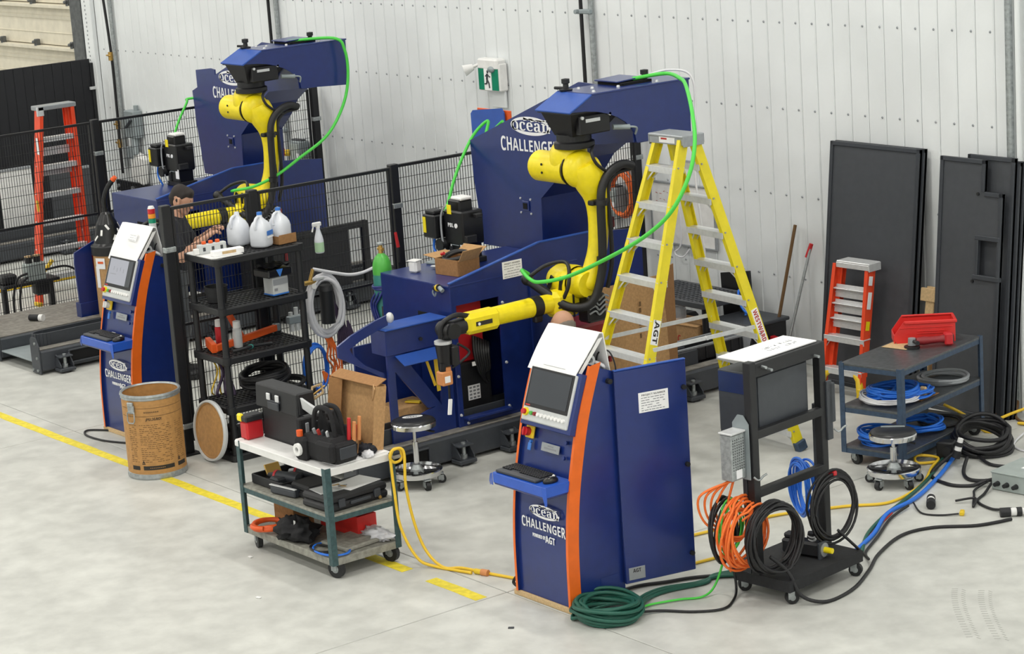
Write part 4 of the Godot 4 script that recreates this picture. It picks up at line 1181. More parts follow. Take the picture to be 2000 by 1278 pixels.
	obj("top_hose", Mesher.new().tube(spline([Vector3(0.36, 1.37, -0.3), Vector3(0.42, 1.44, -0.32), Vector3(0.49, 1.42, -0.36), Vector3(0.44, 1.38, -0.4)], 6), 0.012, 6), "cable_white", t)
	if near:
		# rear door, swung open
		var dr := holder("rear_door", t)
		dr.position = Vector3(W + 0.02, 0, -0.4)
		dr.rotation.y = -atan2(0.1, 0.44)
		obj("door_sheet", Mesher.new().box(Vector3(0.0, 0.735, -0.235), Vector3(0.022, 1.29, 0.47), 0.004), "blue", dr)
		obj("door_edge", Mesher.new().box(Vector3(0, 1.385, -0.235), Vector3(0.026, 0.008, 0.47), 0.002), "blue_light", dr)
		for y in [1.22, 0.75, 0.2]:
			obj("door_knob", Mesher.new().cyl(Vector3(0.01, y, -0.445), Vector3(0.03, y, -0.445), 0.015, -1, 10), "black", dr)
		var ry := Basis(Y, PI / 2)
		notice("notice", Transform3D(ry, Vector3(0.0135, 1.17, -0.245)), 0.195, 0.12, "PROJECT NUMBER", 6, dr)
		var mp := obj("maker_plate", Mesher.new().box(Vector3(0.012, 0.148, -0.075), Vector3(0.004, 0.075, 0.108), 0.001), "alu_dark", dr)
		writing("maker_mark", "AGT", Transform3D(ry, Vector3(0.0145, 0.165, -0.075)), 0.022, "print_black", dr, "Droid Sans", 700, 0.9)
	else:
		obj("rear_door", Mesher.new().box(Vector3(W / 2, 0.72, -0.42), Vector3(W, 1.3, 0.02), 0.004), "blue", t)
	# things lying on the tray
	var nm := "on the nearer kiosk" if near else "on the far kiosk"
	var k := Node3D.new()
	k.transform = t.transform
	var K := thing("keyboard", "dark computer keyboard on the blue film tray " + ("of the nearer kiosk" if near else "of the far kiosk"), "keyboard")
	K.transform = t.transform * Transform3D(Basis(Y, 0.02), Vector3(0.205, ty + 0.005, 0.03))
	obj("case", Mesher.new().box(Vector3(0, 0.008, 0.0), Vector3(0.37, 0.016, 0.16), 0.004), "charcoal", K)
	obj("palm_rest", Mesher.new().box(Vector3(0, 0.014, 0.06), Vector3(0.36, 0.008, 0.04), 0.003), "panel_grey", K)
	var keys := Mesher.new()
	for r in 5:
		for c in 18:
			if r == 4 and c > 3 and c < 8: continue
			keys.box(Vector3(-0.168 + c * 0.0198, 0.02, -0.062 + r * 0.022), Vector3(0.0155, 0.01, 0.017), 0.002)
	stuff(obj("keys", keys, "tool_black", K))
	if near == false: obj("mark", Mesher.new().box(Vector3(0.02, 0.02, -0.075), Vector3(0.05, 0.006, 0.01), 0.0), "paper", K)
	var mo := thing("computer_mouse", "black computer mouse on the tray " + ("of the nearer kiosk" if near else "of the far kiosk"), "mouse")
	mo.transform = t.transform * Transform3D(Basis.IDENTITY, Vector3(0.435, ty + 0.005, 0.03))
	obj("shell", Mesher.new().ball(Vector3(0, 0.008, 0), Vector3(0.032, 0.026, 0.052)), "black_gloss", mo)
	obj("wheel", Mesher.new().cyl(Vector3(-0.003, 0.032, -0.025), Vector3(0.003, 0.032, -0.025), 0.008, -1, 10).box(Vector3(0.008, 0.0345, -0.005), Vector3(0.002, 0.001, 0.03), 0.0), "paper", mo)
	# drawing sheets hung over the top
	var pg := []
	for i in 9:
		var v := i / 8.0
		var row := []
		for j in 5:
			var x := lerpf(0.02, 0.46, j / 4.0) + 0.075 * v
			var y := lerpf(1.375, 1.63, v)
			var z := lerpf(-0.175, -0.3, v) + 0.012 * sin(v * 2.6 + j * 0.5)
			if near == false: y = lerpf(1.365, 1.64, v)
			row.append(Vector3(x, y, z))
		pg.append(row)
	for i in 2:   # folds over the top and down the back
		var row := []
		for j in 5:
			var top: Vector3 = pg[8][j]
			row.append(top + (Vector3(0.0, -0.005, -0.03) if i == 0 else Vector3(-0.04, -0.25, -0.1)))
		pg.append(row)
	var pm := Mesher.new()
	pm.sheet(pg, 0.006)
	var ps := thing("paper_pad", "thick pad of white drawing sheets hung over the nearer kiosk's screen" if near else "white paper sheets with a small label hung over the far kiosk's lit screen", "papers")
	ps.transform = t.transform
	obj("sheets", pm, "paper", ps)
	var un := []
	for r in pg.slice(0, 8): un.append([r[4] + Vector3(0.002, -0.006, -0.012), r[4] + Vector3(0.012, 0.002, -0.04)])
	obj("under_sheets", Mesher.new().sheet(un, 0.004), "white", ps)
	if near: obj("print_lines", Mesher.new(Transform3D(Basis(Vector3.RIGHT, -0.44), Vector3(0.27, 1.415, -0.18))).box(Vector3.ZERO, Vector3(0.2, 0.002, 0.001), 0.0), "print_grey", ps)
	else: notice("label", Transform3D(Basis(Vector3.RIGHT, -0.44), Vector3(0.33, 1.555, -0.24)), 0.13, 0.06, "", 3, ps, "logo_white")
	return t


func build_kiosks():
	kiosk(Vector3(-10.464, 0, -7.718), 0.0, "blue control kiosk with orange edge bands and open rear door, in the foreground", true)
	kiosk(Vector3(-16.0, 0, -7.88), deg_to_rad(1), "blue control kiosk with orange edge bands behind the brown fibre drum", false)
	var t := thing("signal_tower", "red, amber and green signal light tower behind the far kiosk", "signal light", Vector3(-15.6, 1.46, -8.27))
	obj("pole", Mesher.new().cyl(Vector3(0, -0.2, 0), Vector3(0, 0.1, 0), 0.014, -1, 10).box(Vector3(0, -0.1, 0), Vector3(0.05, 0.1, 0.05), 0.006), "cable_grey", t)
	obj("grey_segment", Mesher.new().cyl(Vector3(0, 0.1, 0), Vector3(0, 0.19, 0), 0.028, -1, 16), "console_grey", t)
	var y := 0.19
	for c in ["sign_green", "amber", "red"]:
		obj("lens", Mesher.new().cyl(Vector3(0, y, 0), Vector3(0, y + 0.035, 0), 0.029, -1, 16), c, t)
		y += 0.037
	obj("cap", Mesher.new().cyl(Vector3(0, y, 0), Vector3(0, y + 0.02, 0), 0.028, 0.02, 16), "white", t)


# ---------------------------------------------------------------- drum, lid, rack

func wrap_on(m: Mesher, c: Vector3, r: float, a0: float, a1: float, y0: float, y1: float):
	# a patch on an upright cylinder; angles from +z towards +x
	m.flat()
	var n: int = max(1, int(ceil((a1 - a0) / 0.12)))
	for i in n:
		var u := lerpf(a0, a1, float(i) / n); var v := lerpf(a0, a1, float(i + 1) / n)
		var p := Vector3(sin(u) * r, 0, cos(u) * r); var q := Vector3(sin(v) * r, 0, cos(v) * r)
		m.quad(c + p + Y * y0, c + q + Y * y0, c + q + Y * y1, c + p + Y * y1)


func wrapped_word(text: String, r: float, a0: float, a1: float, y: float, h: float, m, parent: Node, called := "lettering"):
	var tm := TextMesh.new()
	var f := SystemFont.new()
	f.font_names = PackedStringArray(["Droid Sans"])
	f.font_weight = 700
	tm.font = f
	tm.text = text
	tm.font_size = 40
	tm.pixel_size = 0.01
	tm.depth = 0.0
	var ar := tm.get_mesh_arrays()
	var vs: PackedVector3Array = ar[Mesh.ARRAY_VERTEX]
	var ns: PackedVector3Array = ar[Mesh.ARRAY_NORMAL]
	var lo := Vector2(1e9, 1e9); var hi := Vector2(-1e9, -1e9)
	for p in vs:
		lo = lo.min(Vector2(p.x, p.y)); hi = hi.max(Vector2(p.x, p.y))
	for i in vs.size():
		var a := lerpf(a0, a1, (vs[i].x - lo.x) / (hi.x - lo.x))
		vs[i] = Vector3(sin(a) * r, y + (vs[i].y - lo.y) / (hi.y - lo.y) * h, cos(a) * r)
		ns[i] = Vector3(sin(a), 0, cos(a))
	ar[Mesh.ARRAY_VERTEX] = vs
	ar[Mesh.ARRAY_NORMAL] = ns
	var am := ArrayMesh.new()
	am.add_surface_from_arrays(Mesh.PRIMITIVE_TRIANGLES, ar)
	inst(called, am, m, Transform3D.IDENTITY, parent)


func fibre_drum():
	var t := thing("fibre_drum", "open brown fibre drum with metal rims and black printed warnings, on the yellow line", "drum", Vector3(-14.615, 0, -7.585))
	var r := 0.213
	var h := 0.625
	obj("wall", Mesher.new().lathe([Vector2(r, 0.02), Vector2(r, h - 0.01), Vector2(r - 0.008, h - 0.005), Vector2(r - 0.008, 0.03), Vector2(0, 0.03)], Vector3.ZERO, Basis.IDENTITY, 56), "kraft", t)
	obj("bottom_rim", Mesher.new().lathe([Vector2(r - 0.01, 0.0), Vector2(r + 0.004, 0.002), Vector2(r + 0.007, 0.012), Vector2(r + 0.004, 0.04), Vector2(r, 0.042)], Vector3.ZERO, Basis.IDENTITY, 56), "galv", t)
	obj("top_rim", Mesher.new().lathe([Vector2(r, h - 0.035), Vector2(r + 0.005, h - 0.03), Vector2(r + 0.004, h - 0.018), Vector2(r + 0.01, h - 0.008), Vector2(r + 0.006, h + 0.006), Vector2(r - 0.004, h + 0.006), Vector2(r - 0.012, h - 0.004)], Vector3.ZERO, Basis.IDENTITY, 56), "galv", t)
	var A := deg_to_rad(62.0)   # the side turned to the room
	var pr := Mesher.new()
	var rng := RandomNumberGenerator.new()
	rng.seed = 12
	var rr := r + 0.0012
	for y in [0.475, 0.535]: wrap_on(pr, Vector3.ZERO, rr, A - 1.3, A + 1.3, y, y + 0.003)
	for row in 20:
		var y := 0.41 - row * 0.0145
		for col in [[-0.95, -0.62], [-0.5, 0.62], [0.78, 1.2]]:
			var a: float = col[0]
			while a < col[1] - 0.05:
				var l := rng.randf_range(0.05, 0.14)
				if rng.randf() < 0.78: wrap_on(pr, Vector3.ZERO, rr, A + a, A + min(a + l, col[1]), y, y + 0.0035)
				a += l + 0.03
	obj("small_print", pr, "print_brown", t)
	var bk := Mesher.new()
	for b in [[-0.95, -0.62], [-0.48, 0.62], [0.78, 1.2]]: wrap_on(bk, Vector3.ZERO, rr + 0.0004, A + b[0], A + b[1], 0.075, 0.105)
	obj("black_bars", bk, "print_black", t)
	var tr := Mesher.new()
	for a in [A - 0.46, A + 0.85]:
		for s in [[-0.06, 0.118, 0.06, 0.124], [-0.02, 0.13, 0.02, 0.136], [-0.04, 0.124, -0.02, 0.136], [0.02, 0.124, 0.04, 0.136], [-0.015, 0.136, 0.015, 0.146]]:
			wrap_on(tr, Vector3.ZERO, rr + 0.0004, a + s[0], a + s[2], s[1], s[3])
	obj("warning_triangles", tr, "print_black", t)
	wrapped_word("¡PELIGRO!", rr + 0.0006, A - 0.24, A + 0.3, 0.44, 0.024, "print_black", t)
	var d2 := Mesher.new()
	for i in 9: wrap_on(d2, Vector3.ZERO, rr + 0.0008, A - 0.25 + i * 0.06, A - 0.21 + i * 0.06, 0.088, 0.092)
	obj("bar_print", d2, "kraft", t)
	var d3 := Mesher.new()
	for i in 8: wrap_on(d3, Vector3.ZERO, rr + 0.0008, A - 0.28 + i * 0.065, A - 0.235 + i * 0.065, 0.502, 0.512)
	obj("line_print", d3, "print_brown", t)
	var la := A - 0.72
	var ln := Vector3(sin(la), 0, cos(la))
	var lt := Transform3D(Basis(Vector3(cos(la), 0, -sin(la)), Y, ln), ln * (r + 0.004))
	var lk := obj("latch", Mesher.new(lt).box(Vector3(0, 0.53, 0.006), Vector3(0.06, 0.06, 0.014), 0.004).box(Vector3(0, 0.57, 0.01), Vector3(0.05, 0.03, 0.02), 0.004), "galv", t)
	obj("latch_ring", Mesher.new(lt).tube([Vector3(-0.032, 0.51, 0.012), Vector3(-0.032, 0.45, 0.016), Vector3(-0.022, 0.432, 0.018), Vector3(0.022, 0.432, 0.018), Vector3(0.032, 0.45, 0.016), Vector3(0.032, 0.51, 0.012)], 0.005, 6, true), "galv", lk)
	# its lid, leaning on the rack
	var l := thing("drum_lid", "round brown drum lid with pale metal rim leaning against the plastic rack", "lid", Vector3(-14.535, 0.0, -7.985))
	var b := Basis(Vector3.RIGHT, PI / 2 - 0.1)
	var c := Vector3(0, 0.235, -0.02)
	obj("disc", Mesher.new().lathe([Vector2(0.214, -0.012), Vector2(0.214, 0.004), Vector2(0.2, 0.006), Vector2(0.196, 0.0), Vector2(0, 0.0)], c, b, 48), "kraft", l)
	obj("disc_back", Mesher.new().lathe([Vector2(0.0, -0.014), Vector2(0.214, -0.014)], c, b, 48), "kraft", l)
	obj("rim", Mesher.new().lathe([Vector2(0.212, -0.02), Vector2(0.226, -0.018), Vector2(0.23, 0.0), Vector2(0.226, 0.016), Vector2(0.214, 0.016), Vector2(0.21, 0.004)], c, b, 48), "console_grey", l)


func jug(at: Vector3, turn: float, label: String, cap: bool, labelled: bool):
	var t := thing("water_jug", label, "jug", at, turn, "white plastic gallon jugs on the rack")
	var m := Mesher.new()
	var prof := [[0.0, 0.06], [0.004, 0.07], [0.02, 0.076], [0.12, 0.076], [0.15, 0.07], [0.18, 0.055], [0.205, 0.035], [0.22, 0.021], [0.245, 0.019], [0.25, 0.017]]
	var rings := []
	for p in prof:
		var row := []
		for k in 25:
			var a := TAU * k / 24
			var e := 1.0
			var c := cos(a); var s := sin(a)
			if p[0] < 0.2: e = 1.0 / pow(pow(absf(c), 3.2) + pow(absf(s), 3.2), 1 / 3.2)   # rounded square
			row.append(Vector3(c * p[1] * e, p[0], -s * p[1] * e))
		rings.append(row)
	m.sheet(rings)
	m.flat()
	for k in 24:
		m.tri(rings[0][k + 1], rings[0][k], Vector3(0, 0.004, 0))
		m.tri(rings[-1][k], rings[-1][k + 1], Vector3(0, 0.25, 0))
	obj("body", m, "jug", t)
	obj("handle", Mesher.new().tube(spline([Vector3(0.0, 0.225, 0.02), Vector3(0.0, 0.215, 0.055), Vector3(0.0, 0.18, 0.078), Vector3(0, 0.14, 0.074)], 5), 0.012, 8), "jug", t)
	if cap: obj("cap", Mesher.new().cyl(Vector3(0, 0.238, 0), Vector3(0, 0.258, 0), 0.021, 0.02, 16), "cap_blue", t)
	if labelled:
		var lb := obj("label", Mesher.new().box(Vector3(0.0775, 0.105, -0.0), Vector3(0.003, 0.035, 0.085), 0.001), "cap_blue", t)
		obj("label_band", Mesher.new().box(Vector3(0.0785, 0.075, -0.0), Vector3(0.003, 0.012, 0.085), 0.0), "paper", lb)
	return t


func build_rack():
	fibre_drum()
	var x0 := -14.83
	var x1 := -14.35
	var z0 := -8.08
	var z1 := -8.85
	var t := thing("plastic_rack", "black plastic five-shelf rack in front of the mesh fence", "shelf rack", Vector3((x0 + x1) / 2, 0, (z0 + z1) / 2))
	var w := x1 - x0
	var L := z0 - z1
	# one shelf: rim with rounded corners and an open lattice
	var s := Mesher.new()
	s.box(Vector3(0, 0, L / 2 - 0.012), Vector3(w - 0.04, 0.05, 0.024), 0.006).box(Vector3(0, 0, -L / 2 + 0.012), Vector3(w - 0.04, 0.05, 0.024), 0.006)
	s.box(Vector3(w / 2 - 0.012, 0, 0), Vector3(0.024, 0.05, L - 0.04), 0.006).box(Vector3(-w / 2 + 0.012, 0, 0), Vector3(0.024, 0.05, L - 0.04), 0.006)
	for sx in [-1, 1]:
		for sz in [-1, 1]:
			s.cyl(Vector3(sx * (w / 2 - 0.04), -0.026, sz * (L / 2 - 0.04)), Vector3(sx * (w / 2 - 0.04), 0.026, sz * (L / 2 - 0.04)), 0.042, -1, 16)
	for i in range(1, 9): s.box(Vector3(-w / 2 + w * i / 9, 0.012, 0), Vector3(0.018, 0.016, L - 0.04), 0.002)
	for i in range(1, 19): s.box(Vector3(0, 0.01, -L / 2 + L * i / 19), Vector3(w - 0.04, 0.014, 0.016), 0.002)
	var sm := s.done()
	var po := Mesher.new()
	po.lathe([Vector2(0.028, 0), Vector2(0.026, 0.02), Vector2(0.024, 0.3), Vector2(0.026, 0.32)], Vector3.ZERO, Basis.IDENTITY, 14)
	var pm := po.done()
	var ys := [0.05, 0.415, 0.79, 1.16, 1.53]
	for i in 5:
		inst("shelf", sm, "black", Transform3D(Basis.IDENTITY, Vector3(0, ys[i] - 0.026, 0)), t)
		if i < 4:
			for sx in [-1, 1]:
				for sz in [-1, 1]:
					inst("post", pm, "black", Transform3D(Basis.from_scale(Vector3(1, (ys[i + 1] - ys[i] - 0.05) / 0.32, 1)), Vector3(sx * (w / 2 - 0.04), ys[i], sz * (L / 2 - 0.04))), t)
	# top shelf
	jug(Vector3(-14.74, 1.53, -8.52), 0.3, "tall white plastic jug without cap, leftmost of the three jugs", false, false)
	jug(Vector3(-14.53, 1.53, -8.59), 0.5, "white plastic jug with blue cap and blue label, middle of the three jugs", true, true)
	jug(Vector3(-14.55, 1.535, -8.765), 0.4, "white plastic jug with blue cap standing in a cut cardboard tray", true, false)
	var tr := thing("cardboard_tray", "cut brown cardboard tray around the foot of the rightmost jug", "tray", Vector3(-14.55, 1.53, -8.765), 0.1)
	obj("tray_base", Mesher.new().box(Vector3(0, 0.002, 0), Vector3(0.18, 0.004, 0.16), 0.0), "cardboard_dark", tr)
	obj("tray_wall", Mesher.new().box(Vector3(0.09, 0.035, 0), Vector3(0.004, 0.07, 0.16), 0.001).box(Vector3(0, 0.03, 0.08), Vector3(0.18, 0.06, 0.004), 0.001).box(Vector3(-0.09, 0.03, 0), Vector3(0.004, 0.06, 0.16), 0.001).box(Vector3(0, 0.03, -0.08), Vector3(0.18, 0.06, 0.004), 0.001), "cardboard_dark", tr)
	var wb := thing("white_board_sheet", "white rounded sheet lying on the front end of the rack's top shelf", "sheet", Vector3(-14.6, 1.53, -8.2))
	obj("sheet", Mesher.new().prism([Vector2(-0.2, 0.02), Vector2(-0.2, 0.09), Vector2(-0.17, 0.115), Vector2(0.19, 0.115), Vector2(0.21, 0.09), Vector2(0.21, -0.14), Vector2(-0.1, -0.14)], Transform3D(Basis(Vector3.RIGHT, Vector3.BACK, Vector3.DOWN), Vector3(0, 0.006, 0)), 0.006), "white", wb)
	var ps := thing("power_strip", "grey wall-plate power strip with three lit orange switches on the rack top", "power strip", Vector3(-14.63, 1.536, -8.22), PI / 2 - 0.1)
	obj("body", Mesher.new().box(Vector3(0, 0.035, 0), Vector3(0.22, 0.07, 0.05), 0.005), "console_grey", ps)
	for i in 3:
		obj("socket", Mesher.new().box(Vector3(-0.07 + i * 0.07, 0.035, 0.026), Vector3(0.02, 0.028, 0.004), 0.001), "charcoal", ps)
		obj("switch", Mesher.new().box(Vector3(-0.06 + i * 0.055, 0.08, 0), Vector3(0.03, 0.025, 0.025), 0.005), "orange_plastic", ps)
	obj("plug", Mesher.new().box(Vector3(-0.13, 0.025, 0.01), Vector3(0.04, 0.045, 0.03), 0.004), "white", ps)
	var bx := thing("flat_white_box", "long flat white box with faded label in front of the power strip", "box", Vector3(-14.46, 1.536, -8.25), PI / 2 - 0.1)
	obj("box", Mesher.new().box(Vector3(0, 0.02, 0), Vector3(0.24, 0.04, 0.07), 0.003), "paper", bx)
	obj("label", Mesher.new().box(Vector3(0.0, 0.022, 0.036), Vector3(0.11, 0.02, 0.002), 0.0), "wood", bx)
	# second shelf from the top
	var cb := thing("product_carton", "grey and white carton with blue base on the second shelf", "carton", Vector3(-14.5, 1.16, -8.66), 0.08)
	obj("carton", Mesher.new().box(Vector3(0, 0.07, 0), Vector3(0.12, 0.14, 0.14), 0.003), "console_grey", cb)
	obj("print_band", Mesher.new().box(Vector3(0.061, 0.1, 0), Vector3(0.002, 0.045, 0.135), 0.0), "cable_grey", cb)
	obj("blue_base", Mesher.new().box(Vector3(0, 0.006, 0), Vector3(0.123, 0.012, 0.143), 0.001), "cap_blue", cb)
	obj("bar_code", Mesher.new().box(Vector3(0.061, 0.045, 0.045), Vector3(0.002, 0.02, 0.03), 0.0), "print_grey", cb)
	var bb := thing("black_parts_tray", "shallow black tray with plastic-wrapped parts on top of the grey carton", "tray", Vector3(-14.51, 1.301, -8.65), 0.06)
	obj("tray", Mesher.new().box(Vector3(0, 0.03, 0), Vector3(0.2, 0.06, 0.22), 0.01), "black_gloss", bb)
	var fl := []
	for i in 7:
		var row := []
		for j in 7: row.append(Vector3(-0.09 + 0.03 * j, 0.064 + 0.022 * absf(sin(i * 1.7 + j * 2.3)), -0.1 + 0.033 * i))
		fl.append(row)
	obj("plastic_wrap", Mesher.new().sheet(fl, 0.003), "black_gloss", bb)
	obj("blue_label", Mesher.new().prism([Vector2(-0.03, 0.06), Vector2(0.03, 0.06), Vector2(0.0, 0.0)], Transform3D(Basis(Y, PI / 2), Vector3(0.101, 0, 0.01)), 0.003), "cap_blue", bb)
	var bk := thing("black_tub", "round black tub at the left end of the second shelf", "tub", Vector3(-14.66, 1.16, -8.24))
	obj("tub", Mesher.new().lathe([Vector2(0.07, 0), Vector2(0.085, 0.11), Vector2(0.09, 0.115), Vector2(0.08, 0.115), Vector2(0.068, 0.01), Vector2(0, 0.01)], Vector3.ZERO, Basis.IDENTITY, 24), "black_matt", bk)
	# third shelf: orange bar clamp, tubes, lamp
	var oc := thing("bar_clamp", "long orange bar clamp lying on the middle shelf", "clamp", Vector3(-14.66, 0.79, -8.42), 0.0)
	obj("bar", Mesher.new().bar(Vector3(0.05, 0.03, 0.26), Vector3(-0.1, 0.05, -0.36), 0.035, 0.05), "orange_plastic", oc)
	obj("jaw", Mesher.new().bar(Vector3(0.05, 0.03, 0.27), Vector3(-0.13, 0.05, 0.22), 0.04, 0.07), "orange_plastic", oc)
	obj("tail", Mesher.new().box(Vector3(-0.11, 0.05, -0.37), Vector3(0.05, 0.06, 0.05), 0.006), "zinc_grey", oc)
	obj("slide", Mesher.new().bar(Vector3(-0.04, 0.05, -0.02), Vector3(-0.06, 0.24, 0.06), 0.05, 0.035, Vector3.BACK), "orange_plastic", oc)
	for c in [[-14.78, -8.3, "red", "white can with red body on the middle shelf left end"], [-14.62, -8.36, "console_grey", "grey spray bottle upside down by the rack's front post"]]:
		var cn := thing("spray_can", c[3], "can", Vector3(c[0], 0.79, c[1]))
		obj("body", Mesher.new().lathe([Vector2(0.032, 0), Vector2(0.034, 0.01), Vector2(0.034, 0.14), Vector2(0.02, 0.16), Vector2(0.0, 0.16)], Vector3.ZERO, Basis.IDENTITY, 18), c[2], cn)
		obj("cap", Mesher.new().cyl(Vector3(0, 0.15, 0), Vector3(0, 0.2, 0), 0.03, 0.028, 16), "white", cn)
	var gt := thing("hand_tool", "black hand tool with green tape lying on the middle shelf edge", "tool", Vector3(-14.45, 0.79, -8.35))
	obj("handle", Mesher.new().tube(spline([Vector3(0, 0.02, 0.14), Vector3(0.02, 0.03, 0.04), Vector3(-0.01, 0.025, -0.06), Vector3(0.0, 0.02, -0.2)], 5), 0.014, 8), "tool_black", gt)
	obj("green_tape", Mesher.new().cyl(Vector3(-0.0, 0.026, 0.0), Vector3(-0.005, 0.026, -0.03), 0.018, -1, 10), "cyl_teal", gt)
	# fourth shelf: big black cable coil
	var cm := Mesher.new()
	cm.tube(coil_points(Vector3(-14.6, 0.52, -8.55), Basis(Vector3.RIGHT, -PI / 2 + 0.15), 0.17, 7, 0.05, 0.02, 5, 1.0), 0.017, 6)
	tag(obj("cable_coil", cm, "hose_black"), "thick black cable coil piled on the fourth shelf of the rack", "cable coil")
	var cm2 := Mesher.new()
	cm2.tube(coil_points(Vector3(-14.5, 0.46, -8.6), Basis(Vector3.RIGHT, -PI / 2 + 0.1), 0.2, 3, 0.02, 0.02, 8, 0.8), 0.012, 6)
	tag(obj("cable_coil", cm2, "rubber"), "thin black leads spread under the thick coil on the fourth shelf", "cable coil")
	var yc := thing("ground_clamp", "tan earth clamp hanging off the fourth shelf's right post", "clamp", Vector3(-14.33, 0.4, -8.83))
	obj("clamp_body", Mesher.new().tube([Vector3(0.02, 0.04, 0.05), Vector3(0.02, 0.05, -0.03), Vector3(0.02, -0.02, -0.04), Vector3(0.02, -0.05, 0.04), Vector3(0.02, 0.0, 0.06)], 0.012, 8, true), "wood", yc)
	obj("clamp_screw", Mesher.new().cyl(Vector3(0.02, 0.03, -0.06), Vector3(0.02, -0.03, 0.08), 0.008, -1, 8), "brass", yc)
	# loose leads hanging through the left end
	for q in [[-14.78, "cable_yellow", 0.006, "thin yellow lead hanging at the left end of the rack"], [-14.7, "cable_purple", 0.012, "purple grey cable bundle hanging at the left end of the rack"]]:
		var m := Mesher.new()
		for k in 3: m.tube(spline([Vector3(q[0] + 0.01 * k, 0.74, -8.12 - 0.05 * k), Vector3(q[0] + 0.02, 0.7 - 0.02 * k, -8.2 - 0.05 * k), Vector3(q[0], 0.6, -8.25 - 0.02 * k), Vector3(q[0] + 0.05, 0.48, -8.16 - 0.07 * k), Vector3(q[0] + 0.03 * k, 0.43, -8.2 - 0.05 * k)], 6), q[2], 6)
		tag(obj("hanging_lead", m, q[1]), q[3], "cable")
	var jb := thing("parts_crate", "jumble of black parts in an open crate on the rack's bottom shelf", "crate", Vector3(-14.58, 0.05, -8.42))
	obj("crate", Mesher.new().box(Vector3(0, 0.06, 0), Vector3(0.34, 0.12, 0.5), 0.008), "black_matt", jb)
	for i in 7:
		obj("part", Mesher.new().box(Vector3(-0.1 + 0.05 * (i % 5), 0.14 + 0.02 * (i % 3), -0.18 + 0.06 * i), Vector3(0.07, 0.06, 0.09), 0.015, Basis(Vector3(0.3, 1, 0.2).normalized(), i * 1.3)), ["tool_black", "charcoal", "zinc_grey"][i % 3], jb)


# ---------------------------------------------------------------- carts and what lies on them

func caster(m_at: Vector3, r: float, turn: float, parent: Node, tyre := "caster_black"):
	var b := Basis(Y, turn)
	var c := m_at + b * Vector3(0.02, r, 0)
	var w := obj("caster", Mesher.new().cyl(c - b * Vector3(0, 0, 0.016), c + b * Vector3(0, 0, 0.016), r, -1, 20), tyre, parent)
	obj("hub", Mesher.new().cyl(c - b * Vector3(0, 0, 0.019), c + b * Vector3(0, 0, 0.019), r * 0.45, -1, 14), "galv", w)
	obj("fork", Mesher.new().box(c + b * Vector3(-0.008, r * 0.45, 0.022), Vector3(0.04, r * 1.3, 0.004), 0.001, b).box(c + b * Vector3(-0.008, r * 0.45, -0.022), Vector3(0.04, r * 1.3, 0.004), 0.001, b).box(c + b * Vector3(-0.012, r + 0.012, 0), Vector3(0.05, 0.008, 0.05), 0.001, b), "galv", w)


func shelf_cart(called: String, label: String, at: Vector3, turn: float, w: float, L: float, ys: Array, frame_m: String, deck_ms: Array, wheel_r: float) -> Node3D:
	# w along local x, L along local z; three decks, four corner angles, casters
	var t := thing(called, label, "cart", at, turn)
	for i in 3:
		var dk := obj("shelf", Mesher.new().box(Vector3(0, ys[i] - 0.008, 0), Vector3(w, 0.016, L), 0.003), deck_ms[i], t)
		var rim := Mesher.new()
		for s in [-1, 1]:
			rim.box(Vector3(0, ys[i] - 0.03, s * (L / 2 - 0.004)), Vector3(w, 0.035, 0.006), 0.001)
			rim.box(Vector3(s * (w / 2 - 0.004), ys[i] - 0.03, 0), Vector3(0.006, 0.035, L), 0.001)
		obj("shelf_lip", rim, deck_ms[i] if i != 1 and called == "tool_cart" else frame_m, dk)
	for sx in [-1, 1]:
		for sz in [-1, 1]:
			obj("corner_leg", Mesher.new().box(Vector3(sx * (w / 2 + 0.002), (ys[2] + ys[0]) / 2 - 0.02, sz * (L / 2 - 0.018)), Vector3(0.006, ys[2] - ys[0] + 0.05, 0.04), 0.001).box(Vector3(sx * (w / 2 - 0.016), (ys[2] + ys[0]) / 2 - 0.02, sz * (L / 2 + 0.002)), Vector3(0.04, ys[2] - ys[0] + 0.05, 0.006), 0.001), frame_m, t)
			caster(Vector3(sx * (w / 2 - 0.07), 0, sz * (L / 2 - 0.05)), wheel_r, 0.3 * sx, t)
	return t


